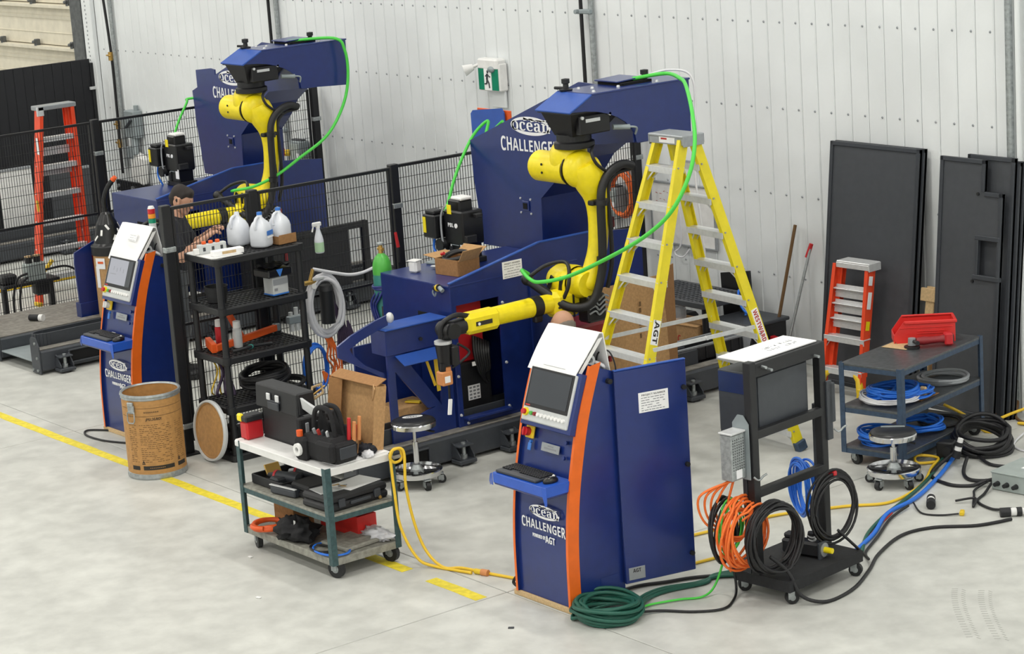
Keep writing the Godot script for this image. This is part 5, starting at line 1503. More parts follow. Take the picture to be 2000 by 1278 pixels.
func stool(at: Vector3, seat_y: float, label: String, oval: bool):
	var t := thing("rolling_stool", label, "stool", at, 0.2, "")
	obj("seat", Mesher.new().lathe([Vector2(0.0, seat_y - 0.045), Vector2(0.145, seat_y - 0.045), Vector2(0.155, seat_y - 0.015), Vector2(0.15, seat_y - 0.003), Vector2(0.12, seat_y + 0.008), Vector2(0.0, seat_y + 0.012)], Vector3.ZERO, Basis.IDENTITY, 40, false), "cushion", t)
	obj("chrome_band", Mesher.new().lathe([Vector2(0.146, seat_y - 0.05), Vector2(0.158, seat_y - 0.048), Vector2(0.16, seat_y - 0.02), Vector2(0.155, seat_y - 0.012)], Vector3.ZERO, Basis.IDENTITY, 40), "chrome", t)
	var bt := Transform3D(Basis(Y, 0.9), Vector3(0.0, seat_y + 0.0125, 0))
	if oval:
		obj("seat_badge", Mesher.new(bt).lathe([Vector2(0.03, 0), Vector2(0.03, 0.002), Vector2(0.022, 0.002), Vector2(0.022, 0.0)], Vector3(0, 0, -0.03), Basis.from_scale(Vector3(2.4, 1, 1)), 32), "logo_white", t)
		writing("lettering", "ocean", bt * Transform3D(Basis(Vector3.RIGHT, -PI / 2), Vector3(0, 0.001, -0.03)), 0.028, "logo_white", t, "Droid Serif", 700, 1.0, 0.001, 0.1)
	else:
		obj("seat_badge", Mesher.new(Transform3D(Basis(Y, 0.55), Vector3(0, seat_y + 0.012, 0))).box(Vector3(0, 0, -0.06), Vector3(0.16, 0.004, 0.028), 0.001), "zinc_grey", t)
	obj("post", Mesher.new().cyl(Vector3(0, 0.12, 0), Vector3(0, seat_y - 0.05, 0), 0.012, -1, 14).cyl(Vector3(0, 0.12, 0), Vector3(0, lerpf(0.12, seat_y, 0.55), 0), 0.022, -1, 16), "chrome", t)
	obj("hub", Mesher.new().lathe([Vector2(0.05, 0.09), Vector2(0.045, 0.12), Vector2(0.026, 0.15), Vector2(0.0, 0.15)], Vector3.ZERO, Basis.IDENTITY, 20), "galv", t)
	var ring := Mesher.new()
	ring.lathe([Vector2(0.15, 0.075), Vector2(0.172, 0.08), Vector2(0.18, 0.115), Vector2(0.172, 0.12), Vector2(0.165, 0.09), Vector2(0.0, 0.085)], Vector3.ZERO, Basis.IDENTITY, 44)
	obj("tray_ring", ring, "chrome", t)
	for k in 5:
		var a := TAU * k / 5 + 0.4
		obj("spoke", Mesher.new().bar(Vector3(cos(a) * 0.03, 0.1, sin(a) * 0.03), Vector3(cos(a) * 0.17, 0.095, sin(a) * 0.17), 0.025, 0.014), "tool_black", t)
		caster(Vector3(cos(a) * 0.15, 0, sin(a) * 0.15), 0.03, -a, t)
	obj("lever", Mesher.new().bar(Vector3(0.04, seat_y - 0.07, -0.03), Vector3(0.13, seat_y - 0.09, -0.07), 0.02, 0.012), "black", t)


func hard_case(called: String, label: String, at: Vector3, turn: float, s: Vector3, m := "tool_black"):
	var t := thing(called, label, "tool case", at, turn)
	obj("lower_shell", Mesher.new().box(Vector3(0, s.y * 0.26, 0), Vector3(s.x, s.y * 0.5, s.z), 0.015), m, t)
	obj("upper_shell", Mesher.new().box(Vector3(0, s.y * 0.76, 0), Vector3(s.x * 0.985, s.y * 0.48, s.z * 0.985), 0.015), m, t)
	for k in [-0.3, 0.3]:
		obj("latch", Mesher.new().box(Vector3(s.x / 2, s.y * 0.5, s.z * k), Vector3(0.02, s.y * 0.55, 0.05), 0.005), "charcoal", t)
	obj("handle", Mesher.new().box(Vector3(s.x / 2 + 0.01, s.y * 0.4, 0), Vector3(0.018, 0.022, s.z * 0.34), 0.005), "charcoal", t)
	return t


func blob(c: Vector3, r: Vector3, amp: float, sd: int, m: Mesher):
	var n := FastNoiseLite.new()
	n.seed = sd
	n.frequency = 1.1
	var rows := []
	for j in 13:
		var th := PI * j / 12.0 - PI / 2
		var row := []
		for i in 25:
			var a := TAU * i / 24.0
			var d := Vector3(cos(th) * cos(a), sin(th), -cos(th) * sin(a))
			var k := 1.0 + amp * n.get_noise_3d(d.x * 2, d.y * 2, d.z * 2) * 2.0
			var p := Vector3(d.x * r.x, d.y * r.y, d.z * r.z) * k
			if p.y < -r.y * 0.55: p.y = -r.y * 0.55
			row.append(c + p)
		rows.append(row)
	m.sheet(rows)


func build_carts():
	# ------------------------------------------------ tool cart in the foreground
	var at := Vector3(-12.055, 0, -7.365)
	var w := 1.05
	var L := 0.51
	var t := shelf_cart("tool_cart", "three-shelf grey green metal cart loaded with tools, in the foreground", at, 0.0, w, L, [0.14, 0.42, 0.715], "cart_green", ["cart_deck", "cart_deck", "cart_top"], 0.058)
	obj("push_handle", Mesher.new().tube([Vector3(w / 2, 0.69, -L / 2 + 0.02), Vector3(w / 2 + 0.03, 0.69, -L / 2 + 0.02), Vector3(w / 2 + 0.03, 0.69, -L / 2 - 0.03)], 0.012, 8), "cart_deck", t)
	for sz in [-1, 1]:
		obj("corner_guard", Mesher.new().box(Vector3(-w / 2 + 0.01, 0.7, sz * (L / 2 - 0.02)), Vector3(0.05, 0.05, 0.06), 0.01), "white", t)
	var top := 0.715
	# black case with raised lid
	var bx := thing("black_tool_box", "large black tool box with open lid and steel latches on the cart's white top", "tool box", Vector3(-12.25, top, -7.29))
	obj("body", Mesher.new().box(Vector3(-0.01, 0.11, 0.0), Vector3(0.5, 0.22, 0.02), 0.006).box(Vector3(0.23, 0.1, -0.09), Vector3(0.02, 0.2, 0.2), 0.006).box(Vector3(-0.25, 0.1, -0.09), Vector3(0.02, 0.2, 0.2), 0.006).box(Vector3(-0.01, 0.1, -0.19), Vector3(0.5, 0.2, 0.02), 0.006).box(Vector3(-0.01, 0.01, -0.09), Vector3(0.5, 0.02, 0.2), 0.004), "tool_black", bx)
	obj("lid", Mesher.new().box(Vector3(-0.045, 0.285, 0.012), Vector3(0.5, 0.15, 0.03), 0.008, Basis(Vector3.RIGHT, -0.06)).box(Vector3(-0.045, 0.35, -0.045), Vector3(0.5, 0.025, 0.13), 0.006).box(Vector3(0.2, 0.29, -0.045), Vector3(0.02, 0.14, 0.12), 0.006), "tool_black", bx)
	var lt := obj("latch", Mesher.new().box(Vector3(-0.06, 0.275, 0.032), Vector3(0.14, 0.012, 0.016), 0.003).box(Vector3(-0.06, 0.245, 0.04), Vector3(0.13, 0.05, 0.014), 0.006), "charcoal", bx)
	for k in [-0.06, 0.045]:
		obj("hook", Mesher.new().box(Vector3(-0.06 + k, 0.3, 0.036), Vector3(0.04, 0.045, 0.012), 0.006), "alu", lt)
	obj("steel_bracket", Mesher.new().bar(Vector3(0.17, 0.33, 0.01), Vector3(0.33, 0.2, -0.09), 0.018, 0.06, Vector3(0.3, 1, 0)).bar(Vector3(0.19, 0.3, -0.03), Vector3(0.31, 0.21, -0.11), 0.014, 0.04, Vector3(0.3, 1, 0)), "alu", bx)
	obj("inner_tray", Mesher.new().box(Vector3(0.14, 0.16, -0.09), Vector3(0.2, 0.06, 0.16), 0.006), "black", bx)
	var fc := thing("folder_case", "upright black pouch panel of pockets beside the large tool box", "tool case", Vector3(-11.93, top, -7.34))
	obj("panel", Mesher.new().box(Vector3(0, 0.12, 0), Vector3(0.05, 0.24, 0.3), 0.008), "bag_black", fc)
	for k in 3: obj("strap", Mesher.new().box(Vector3(0.028, 0.13, 0.1 - k * 0.07), Vector3(0.012, 0.16, 0.025), 0.004), "charcoal" if k else "alu_dark", fc)
	# red packs
	var rp := thing("red_battery_tool", "red tool with yellow and black battery at the cart's left end", "battery", Vector3(-12.555, top, -7.22))
	obj("body", Mesher.new().box(Vector3(0, 0.06, 0), Vector3(0.09, 0.12, 0.13), 0.012), "red", rp)
	obj("battery", Mesher.new().box(Vector3(0, 0.14, 0), Vector3(0.1, 0.04, 0.14), 0.008), "tool_black", rp)
	obj("yellow_grip", Mesher.new().box(Vector3(-0.03, 0.145, 0.062), Vector3(0.05, 0.05, 0.03), 0.008), "robot_yellow", rp)
	# tool bag
	var bg := thing("tool_bag", "open black fabric tool bag with pockets, handles and white tape roll", "tool bag", Vector3(-11.73, top, -7.27), 0.1)
	bg.scale = Vector3(1.1, 1.25, 1.0)
	var bm := Mesher.new()
	bm.box(Vector3(0, 0.065, 0), Vector3(0.3, 0.13, 0.2), 0.03).box(Vector3(0, 0.14, -0.06), Vector3(0.27, 0.08, 0.02), 0.008)
	obj("body", bm, "bag_black", bg)
	for p in [[0.1, 0.07, 0.105, 0.15, 0.1, 0.05], [-0.11, 0.06, 0.105, 0.1, 0.12, 0.05], [0.155, 0.06, 0.0, 0.05, 0.1, 0.17]]:
		obj("pocket", Mesher.new().box(Vector3(p[0], p[1], p[2]), Vector3(p[3], p[4], p[5]), 0.016), "bag_black", bg)
	obj("front_flap", Mesher.new().box(Vector3(0.18, 0.06, 0.0), Vector3(0.012, 0.06, 0.13), 0.005), "charcoal", bg)
	for z in [-0.045, 0.02]:
		obj("handle", Mesher.new().tube(spline([Vector3(-0.09, 0.13, z), Vector3(-0.075, 0.22, z), Vector3(-0.04, 0.26, z), Vector3(0.04, 0.265, z), Vector3(0.08, 0.23, z), Vector3(0.1, 0.13, z)], 5), 0.014, 8), "bag_black", bg)
	for k in 2: obj("side_peak", Mesher.new().prism([Vector2(-0.07, 0), Vector2(0.05, 0), Vector2(-0.03, 0.15)], Transform3D(Basis.IDENTITY, Vector3(-0.05 + k * 0.13, 0.11, -0.05)), 0.02), "bag_black", bg)
	obj("tape_roll", Mesher.new().lathe([Vector2(0.014, -0.01), Vector2(0.032, -0.01), Vector2(0.032, 0.01), Vector2(0.014, 0.01), Vector2(0.014, -0.01)], Vector3(-0.11, 0.06, 0.142), Basis(Vector3.RIGHT, PI / 2), 24), "white", bg)
	obj("red_cap", Mesher.new().cyl(Vector3(-0.13, 0.12, 0.1), Vector3(-0.13, 0.15, 0.1), 0.02, -1, 12), "orange_plastic", bg)
	for k in 4:
		obj("red_screwdriver", Mesher.new().cyl(Vector3(0.14 + 0.02 * (k % 2), 0.1, -0.05 - 0.02 * k), Vector3(0.15 + 0.02 * (k % 2), 0.22 - 0.02 * (k % 3), -0.055 - 0.022 * k), 0.013, 0.011, 10), "red" if k % 2 == 0 else "tan_box", bg)
		obj("pliers", Mesher.new().bar(Vector3(-0.05 + 0.035 * k, 0.1, 0.03), Vector3(-0.06 + 0.04 * k, 0.16, 0.05), 0.012, 0.02), ["alu_dark", "print_red", "charcoal", "alu"][k], bg)
	var gl := thing("work_gloves", "crumpled dark gloves and rag beside the tool bag", "gloves", Vector3(-11.66, top, -7.48))
	var gm := Mesher.new()
	blob(Vector3(0.02, 0.025, 0), Vector3(0.08, 0.04, 0.06), 0.4, 3, gm)
	obj("glove", gm, "shirt_dark", gl)
	var gm2 := Mesher.new()
	blob(Vector3(0.1, 0.018, 0.03), Vector3(0.04, 0.028, 0.035), 0.3, 5, gm2)
	obj("rag", gm2, "cable_white", gl)
	# open mailer carton standing on its edge behind
	var cb := thing("open_carton", "open brown cardboard mailer standing upright on the cart's far corner", "carton", Vector3(-11.84, top, -7.575))
	cb.scale = Vector3(1.08, 1.06, 1.0)
	var q := Basis(Vector3.RIGHT, -0.16) * Basis(Y, 0.1)
	var o := Vector3(0.0, 0.0, 0.0)
	obj("back_panel", Mesher.new().box(o + q * Vector3(0, 0.2, 0), Vector3(0.42, 0.4, 0.006), 0.001, q), "cardboard", cb)
	obj("side_flap", Mesher.new().box(o + q * Vector3(-0.21, 0.2, 0.035), Vector3(0.006, 0.38, 0.08), 0.001, q).box(o + q * Vector3(-0.17, 0.2, 0.07), Vector3(0.09, 0.37, 0.006), 0.001, q * Basis(Y, 0.5)), "cardboard_dark", cb)
	obj("side_flap", Mesher.new().box(o + q * Vector3(0.21, 0.2, 0.04), Vector3(0.006, 0.38, 0.09), 0.001, q), "cardboard", cb)
	obj("top_flap", Mesher.new().box(o + q * Vector3(-0.01, 0.41, 0.03), Vector3(0.43, 0.006, 0.09), 0.001, q * Basis(Vector3.RIGHT, 0.5)), "cardboard_dark", cb)
	obj("corner_flap", Mesher.new().prism([Vector2(0, 0), Vector2(0.07, -0.02), Vector2(0.0, -0.1)], Transform3D(q * Basis(Y, -0.6), o + q * Vector3(0.18, 0.4, 0.07)), 0.005), "cardboard", cb)
	obj("bottom_flap", Mesher.new().box(o + q * Vector3(0.1, 0.04, 0.1), Vector3(0.3, 0.08, 0.006), 0.001, q * Basis(Y, -0.75)), "cardboard_dark", cb)
	tag(obj("white_sheet", Mesher.new().box(Vector3(-11.72, top + 0.003, -7.4), Vector3(0.32, 0.004, 0.4), 0.001, Basis(Y, 0.05)), "paper"), "white sheet of paper under the tool bag on the cart", "paper")
	# middle shelf
	var md := 0.42
	var c1 = hard_case("drill_case", "long flat black tool case with papers on top, on the cart's middle shelf", Vector3(-11.72, md, -7.36), 0.06, Vector3(0.3, 0.1, 0.46))
	tag(obj("paper_sheet", Mesher.new().box(Vector3(-11.72, md + 0.103, -7.44), Vector3(0.19, 0.003, 0.27), 0.0, Basis(Y, 0.2)), "paper"), "white printed sheet lying on the long black case", "paper")
	tag(obj("paper_sheet", Mesher.new().box(Vector3(-11.74, md + 0.1025, -7.26), Vector3(0.16, 0.002, 0.2), 0.0, Basis(Y, -0.1)), "console_grey"), "grey leaflet with keys on it at the near end of the long black case", "paper")
	var ky := thing("key_bunch", "bunch of brass keys on the long black case", "keys", Vector3(-11.72, md + 0.104, -7.32))
	for k in 4: obj("key", Mesher.new().bar(Vector3(0, 0.006 + 0.004 * k, 0), Vector3(0.06 * cos(k * 0.9 - 1.2), 0.008 + 0.004 * k, 0.05 * sin(k * 0.9 - 1.2)), 0.014, 0.003), "brass" if k % 2 else "alu_dark", ky)
	hard_case("small_case", "smaller black tool case behind the cart's front leg", Vector3(-12.0, md, -7.33), 0.0, Vector3(0.22, 0.09, 0.26))
	var dt := thing("power_tool_tray", "black tray with two red and grey power tools at the middle shelf's left end", "tool tray", Vector3(-12.36, md, -7.33))
	obj("tray", Mesher.new().box(Vector3(0, 0.01, 0), Vector3(0.36, 0.02, 0.3), 0.004).box(Vector3(0, 0.035, 0.15), Vector3(0.36, 0.06, 0.012), 0.003).box(Vector3(0, 0.035, -0.15), Vector3(0.36, 0.06, 0.012), 0.003).box(Vector3(0.18, 0.035, 0), Vector3(0.012, 0.06, 0.3), 0.003).box(Vector3(-0.18, 0.035, 0), Vector3(0.012, 0.06, 0.3), 0.003), "tool_black", dt)
	for k in 2:
		var tz := 0.07 - 0.14 * k
		obj("drill_body", Mesher.new().cyl(Vector3(-0.02 + 0.03 * k, 0.06, tz), Vector3(0.16, 0.06, tz - 0.06), 0.04, 0.034, 14).box(Vector3(0.05, 0.05, tz + 0.02), Vector3(0.1, 0.05, 0.09), 0.012), "charcoal", dt)
		obj("chuck", Mesher.new().cyl(Vector3(-0.02 + 0.03 * k, 0.06, tz), Vector3(-0.07 + 0.03 * k, 0.06, tz + 0.02), 0.028, 0.018, 14), "alu_dark" if k else "tool_black", dt)
		obj("red_ring", Mesher.new().cyl(Vector3(0.0 + 0.03 * k, 0.06, tz - 0.006), Vector3(-0.015 + 0.03 * k, 0.06, tz), 0.042, -1, 16), "red", dt)
	obj("yellow_card", Mesher.new().box(Vector3(-0.13, 0.07, 0.02), Vector3(0.012, 0.09, 0.11), 0.003, Basis(Vector3.BACK, 0.5)), "brass", dt)
	var mt := thing("measuring_box", "grey square-edged meter box near the middle shelf's front edge", "meter", Vector3(-12.13, md, -7.19), 0.15)
	obj("body", Mesher.new().box(Vector3(0, 0.03, 0), Vector3(0.24, 0.05, 0.09), 0.008), "charcoal", mt)
	obj("steel_rule", Mesher.new().box(Vector3(0.0, 0.06, 0.035), Vector3(0.25, 0.006, 0.02), 0.001), "alu", mt)
	var wt := thing("parts_bag", "loose bag of brass fittings and a crumpled white wrapper on the middle shelf", "bag", Vector3(-11.76, md, -7.56))
	var wm := Mesher.new()
	blob(Vector3(-0.03, 0.04, 0.0), Vector3(0.11, 0.055, 0.05), 0.35, 11, wm)
	obj("bag", wm, "cart_top", wt)
	for k in 6: obj("fitting", Mesher.new().cyl(Vector3(0.08 + 0.02 * k, 0.01, -0.01 + 0.02 * (k % 3)), Vector3(0.08 + 0.02 * k, 0.03, 0.0 + 0.02 * (k % 3)), 0.012, -1, 8), "brass", wt)
	# bottom shelf
	var bt := 0.14
	var om := Mesher.new()
	om.tube(coil_points(Vector3(-12.37, bt + 0.035, -7.17), Basis(Vector3.RIGHT, -PI / 2), 0.1, 3, 0.014, 0.012, 4), 0.016, 8)
	tag(obj("orange_hose", om, "orange_plastic"), "coiled orange hose at the left end of the cart's bottom shelf", "hose")
	var pb := thing("black_cloth_bag", "limp black cloth bag on the cart's bottom shelf", "bag", Vector3(-12.08, bt, -7.2))
	var pbm := Mesher.new()
	blob(Vector3(0, 0.05, 0), Vector3(0.18, 0.085, 0.11), 0.35, 21, pbm)
	obj("cloth", pbm, "bag_black", pb)
	obj("tag", Mesher.new().box(Vector3(0.05, 0.12, 0.04), Vector3(0.02, 0.03, 0.004), 0.001), "white", pb)
	var sb := thing("small_carton", "small open brown carton with white leaflet on the bottom shelf", "carton", Vector3(-12.36, bt, -7.36), 0.1)
	obj("carton", Mesher.new().box(Vector3(0, 0.08, 0.08), Vector3(0.2, 0.16, 0.005), 0.001).box(Vector3(0.1, 0.08, 0), Vector3(0.005, 0.16, 0.16), 0.001).box(Vector3(-0.1, 0.08, 0), Vector3(0.005, 0.16, 0.16), 0.001).box(Vector3(0, 0.08, -0.08), Vector3(0.2, 0.16, 0.005), 0.001).box(Vector3(0, 0.004, 0), Vector3(0.2, 0.006, 0.16), 0.0), "cardboard_dark", sb)
	obj("leaflet", Mesher.new().box(Vector3(0.03, 0.15, 0.0), Vector3(0.09, 0.06, 0.08), 0.004, Basis(Vector3.BACK, 0.3)), "paper", sb)
	var rb := thing("red_parts_bin", "red plastic bin half hidden behind the cart's front leg", "bin", Vector3(-11.98, bt, -7.46))
	obj("bin", Mesher.new().box(Vector3(0, 0.07, 0), Vector3(0.44, 0.14, 0.006), 0.002).box(Vector3(0.22, 0.07, -0.07), Vector3(0.006, 0.14, 0.14), 0.002).box(Vector3(-0.22, 0.07, -0.07), Vector3(0.006, 0.14, 0.14), 0.002).box(Vector3(0, 0.07, -0.14), Vector3(0.44, 0.14, 0.006), 0.002).box(Vector3(0, 0.004, -0.07), Vector3(0.44, 0.008, 0.14), 0.0), "red_bin", rb)
	var bp := thing("plastic_bags", "flat grey plastic bag with crumpled clear wrap on the bottom shelf", "plastic bag", Vector3(-11.7, bt, -7.4), 0.1)
	obj("grey_bag", Mesher.new().box(Vector3(-0.02, 0.015, 0.03), Vector3(0.27, 0.03, 0.28), 0.012), "cart_deck", bp)
	var cw := Mesher.new()
	blob(Vector3(0.04, 0.03, -0.13), Vector3(0.13, 0.04, 0.06), 0.5, 31, cw)
	obj("clear_wrap", cw, "cable_white", bp)
	var bl := Mesher.new()
	bl.tube(coil_points(Vector3(-11.68, bt + 0.012, -7.2), Basis(Vector3.RIGHT, -PI / 2), 0.09, 2, 0.006, 0.01, 6, 1.6), 0.006, 6)
	tag(obj("blue_cable", bl, "cable_blue"), "thin blue cable ring under the grey plastic bag on the cart", "cable")
	var bl2 := Mesher.new()
	bl2.tube(coil_points(Vector3(-11.74, bt + 0.012, -7.16), Basis(Vector3.RIGHT, -PI / 2), 0.06, 2, 0.006, 0.01, 9, 1.8), 0.006, 6)
	tag(obj("black_cable", bl2, "hose_black"), "thin black cable ring beside the blue one on the cart's bottom shelf", "cable")
	# yellow cord hung over the push handle and running over the floor to the kiosk
	var yc := Mesher.new()
	var h := Vector3(-11.495, 0.7, -7.6)
	yc.tube(spline([h + Vector3(0.0, 0.0, 0.03), h + Vector3(0.0, 0.045, 0.0), h + Vector3(0.0, 0.03, -0.05), h + Vector3(0, -0.03, -0.05), h + Vector3(0.0, -0.04, 0.0), h + Vector3(0.005, 0.0, 0.035), h + Vector3(0.01, 0.045, 0.01), h + Vector3(0.02, 0.02, -0.06), h + Vector3(0.03, -0.2, -0.05), h + Vector3(0.05, -0.45, -0.08), h + Vector3(0.13, -0.62, -0.1), h + Vector3(0.3, -0.685, -0.1), Vector3(-11.1, 0.01, -7.78), Vector3(-10.85, 0.01, -7.84), Vector3(-10.55, 0.01, -7.95), Vector3(-10.2, 0.01, -8.25), Vector3(-10.05, 0.01, -9.0)], 7), 0.0095, 8)
	yc.tube(spline([h + Vector3(0.0, 0.02, 0.03), h + Vector3(0.015, -0.2, 0.03), h + Vector3(0.04, -0.45, 0.02), h + Vector3(0.14, -0.64, -0.02), Vector3(-11.25, 0.012, -7.68), Vector3(-10.98, 0.012, -7.76)], 7), 0.0095, 8)
	var y1 := obj("extension_cord", yc, "cable_yellow")
	tag(y1, "yellow extension cord looped over the cart handle and trailing to the kiosk", "extension cord")
	var cp := thing("cord_plug", "yellow plug and clear socket where the extension cord joins on the floor", "plug", Vector3(-10.93, 0.0, -7.8), 0.3)
	obj("plug", Mesher.new().cyl(Vector3(-0.05, 0.018, 0), Vector3(0.0, 0.018, 0), 0.017, -1, 12), "plug_yellow", cp)
	obj("socket", Mesher.new().cyl(Vector3(0.0, 0.018, 0), Vector3(0.05, 0.018, 0), 0.021, -1, 12), "tan_box", cp)
	# ------------------------------------------------ stools
	stool(Vector3(-12.82, 0, -8.66), 0.475, "black cushioned stool with white oval mark and chrome ring base by the skid", true)
	stool(Vector3(-10.3, 0, -10.79), 0.37, "low black cushioned stool with chrome tray base in front of the cable cart", false)
	# ------------------------------------------------ cable cart on the right
	var ca := Vector3(-10.765, 0, -11.49)
	var th := 0.2
	shelf_cart("cable_cart", "three-shelf blue grey metal cart carrying blue cable coils and a red bin", ca, th, 0.49, 1.08, [0.13, 0.42, 0.72], "cart_blue", ["cart_top_dark", "cart_top_dark", "cart_top_dark"], 0.045)
	var T_ := Transform3D(Basis(Y, th), ca)
	# red bin on top
	var bn := thing("red_storage_bin", "bright red plastic stacking bin on top of the cable cart", "bin", T_ * Vector3(-0.06, 0.722, -0.28), 0.85)
	var sx := 0.41
	var pf := [Vector2(-sx * 0.5, 0.0), Vector2(sx * 0.47, 0.0), Vector2(sx * 0.5, 0.155), Vector2(-sx * 0.38, 0.155), Vector2(-sx * 0.55, 0.06), Vector2(-sx * 0.55, 0.03)]
	var rbm := Mesher.new()
	for z in [0.09, -0.096]: rbm.prism(pf, Transform3D(Basis.IDENTITY, Vector3(0, 0, z)), 0.006)
	rbm.box(Vector3(0, 0.004, 0), Vector3(sx * 0.98, 0.008, 0.19), 0.002).box(Vector3(sx * 0.485, 0.08, 0), Vector3(0.008, 0.15, 0.19), 0.002).box(Vector3(-sx * 0.54, 0.03, 0), Vector3(0.008, 0.06, 0.19), 0.002)
	obj("shell", rbm, "red_bin", bn)
	obj("rim", Mesher.new().box(Vector3(0.03, 0.15, 0.1), Vector3(sx * 0.9, 0.025, 0.02), 0.006).box(Vector3(0.03, 0.15, -0.1), Vector3(sx * 0.9, 0.025, 0.02), 0.006).box(Vector3(sx * 0.5, 0.15, 0), Vector3(0.02, 0.025, 0.21), 0.006), "red_bin", bn)
	obj("side_ribs", Mesher.new().box(Vector3(0.03, 0.085, 0.098), Vector3(0.19, 0.006, 0.008), 0.002).box(Vector3(0.03, 0.07, 0.098), Vector3(0.19, 0.006, 0.008), 0.002).box(Vector3(0.0, 0.112, 0.098), Vector3(0.37, 0.008, 0.006), 0.002), "red_bin", bn)
	tag(obj("tan_board", Mesher.new(T_ * Transform3D(Basis(Y, 0.0), Vector3(-0.12, 0.7235, -0.14))).box(Vector3.ZERO, Vector3(0.2, 0.003, 0.36), 0.001), "wood"), "thin tan board lying under the red bin on the cable cart", "board")
	# cordless grinder
	var gr := thing("cordless_grinder", "red and black cordless angle grinder lying on the cable cart's top", "grinder", T_ * Vector3(0.08, 0.722, -0.12), 0.95)
	obj("body", Mesher.new().tube([Vector3(-0.1, 0.045, 0), Vector3(-0.05, 0.045, 0), Vector3(0.0, 0.045, 0), Vector3(0.06, 0.047, 0), Vector3(0.1, 0.05, 0)], [0.024, 0.03, 0.025, 0.024, 0.03], 14), "red_dark", gr)
	obj("battery", Mesher.new().box(Vector3(0.125, 0.05, 0), Vector3(0.06, 0.085, 0.075), 0.01), "red", gr)
	obj("battery_cap", Mesher.new().box(Vector3(0.15, 0.05, 0), Vector3(0.02, 0.07, 0.06), 0.006), "tool_black", gr)
	obj("gear_head", Mesher.new().cyl(Vector3(-0.13, 0.02, 0), Vector3(-0.13, 0.07, 0), 0.03, 0.026, 16), "alu_dark", gr)
	obj("guard", Mesher.new().cyl(Vector3(-0.13, 0.0, 0), Vector3(-0.13, 0.014, 0), 0.055, -1, 22), "tool_black", gr)
	obj("side_grip", Mesher.new().cyl(Vector3(-0.12, 0.05, 0.02), Vector3(-0.11, 0.055, 0.1), 0.013, 0.016, 10), "tool_black", gr)
	# coils
	var n := 0
	for c in [[0.0, 0.46, 0.3, 0.19, 9, "cable_white", "pale grey cable coil at the front end of the cable cart's middle shelf", 0.006, 0.03], [0.02, 0.49, 0.28, 0.17, 12, "cable_blue", "large blue cable coil with tape band on top of the pale coil", 0.009, 0.045], [0.1, 0.47, 0.16, 0.13, 6, "cable_blue", "blue cable coil tied with tan tape behind the cart's front leg", 0.008, 0.03], [-0.05, 0.18, 0.33, 0.16, 10, "cable_blue", "blue cable coil at the front end of the cable cart's bottom shelf", 0.009, 0.045], [0.04, 0.18, -0.02, 0.15, 9, "cable_blue", "blue cable coil in the middle of the cable cart's bottom shelf", 0.009, 0.045], [0.06, 0.145, -0.26, 0.14, 3, "hose_black", "black cable ring at the back of the cable cart's bottom shelf", 0.009, 0.012], [0.05, 0.445, -0.34, 0.15, 5, "cable_grey", "grey flexible conduit ring at the back of the cable cart's middle shelf", 0.013, 0.014]]:
		var m := Mesher.new()
		m.tube(coil_points(T_ * Vector3(c[0], c[1], c[2]), Basis(Y, th) * Basis(Vector3.RIGHT, -PI / 2), c[3], c[4], c[8], 0.02, 40 + n, 1.0), c[7], 6)
		tag(obj("cable_coil", m, c[5]), c[6], "cable coil")
		n += 1
	tag(obj("tape_band", Mesher.new(T_).box(Vector3(0.19, 0.48, 0.17), Vector3(0.05, 0.07, 0.03), 0.01), "wood"), "tan tape band around the coil behind the cart's front leg", "tape")
	tag(obj("brown_card", Mesher.new(T_).box(Vector3(0.08, 0.424, 0.1), Vector3(0.24, 0.004, 0.24), 0.001), "cardboard_dark"), "brown cardboard sheet under the coils on the cable cart's middle shelf", "cardboard")


# ---------------------------------------------------------------- ladders

func rail(a: Vector3, b: Vector3, out: Vector3, parent: Node, m: String, w := 0.075, d := 0.028):
	# channel rail from a to b; w is the web width across out's perpendicular, flanges point along -out
	var z := (b - a).normalized()
	var x := out.slide(z).normalized()
	var y := z.cross(x)
	var B := Basis(x, y, z)
	var L := a.distance_to(b)
	var c := (a + b) / 2
	return obj("rail", Mesher.new().box(c, Vector3(0.006, w, L), 0.001, B).box(c - x * d / 2 + y * (w / 2 - 0.003), Vector3(d, 0.006, L), 0.001, B).box(c - x * d / 2 - y * (w / 2 - 0.003), Vector3(d, 0.006, L), 0.001, B), m, parent)


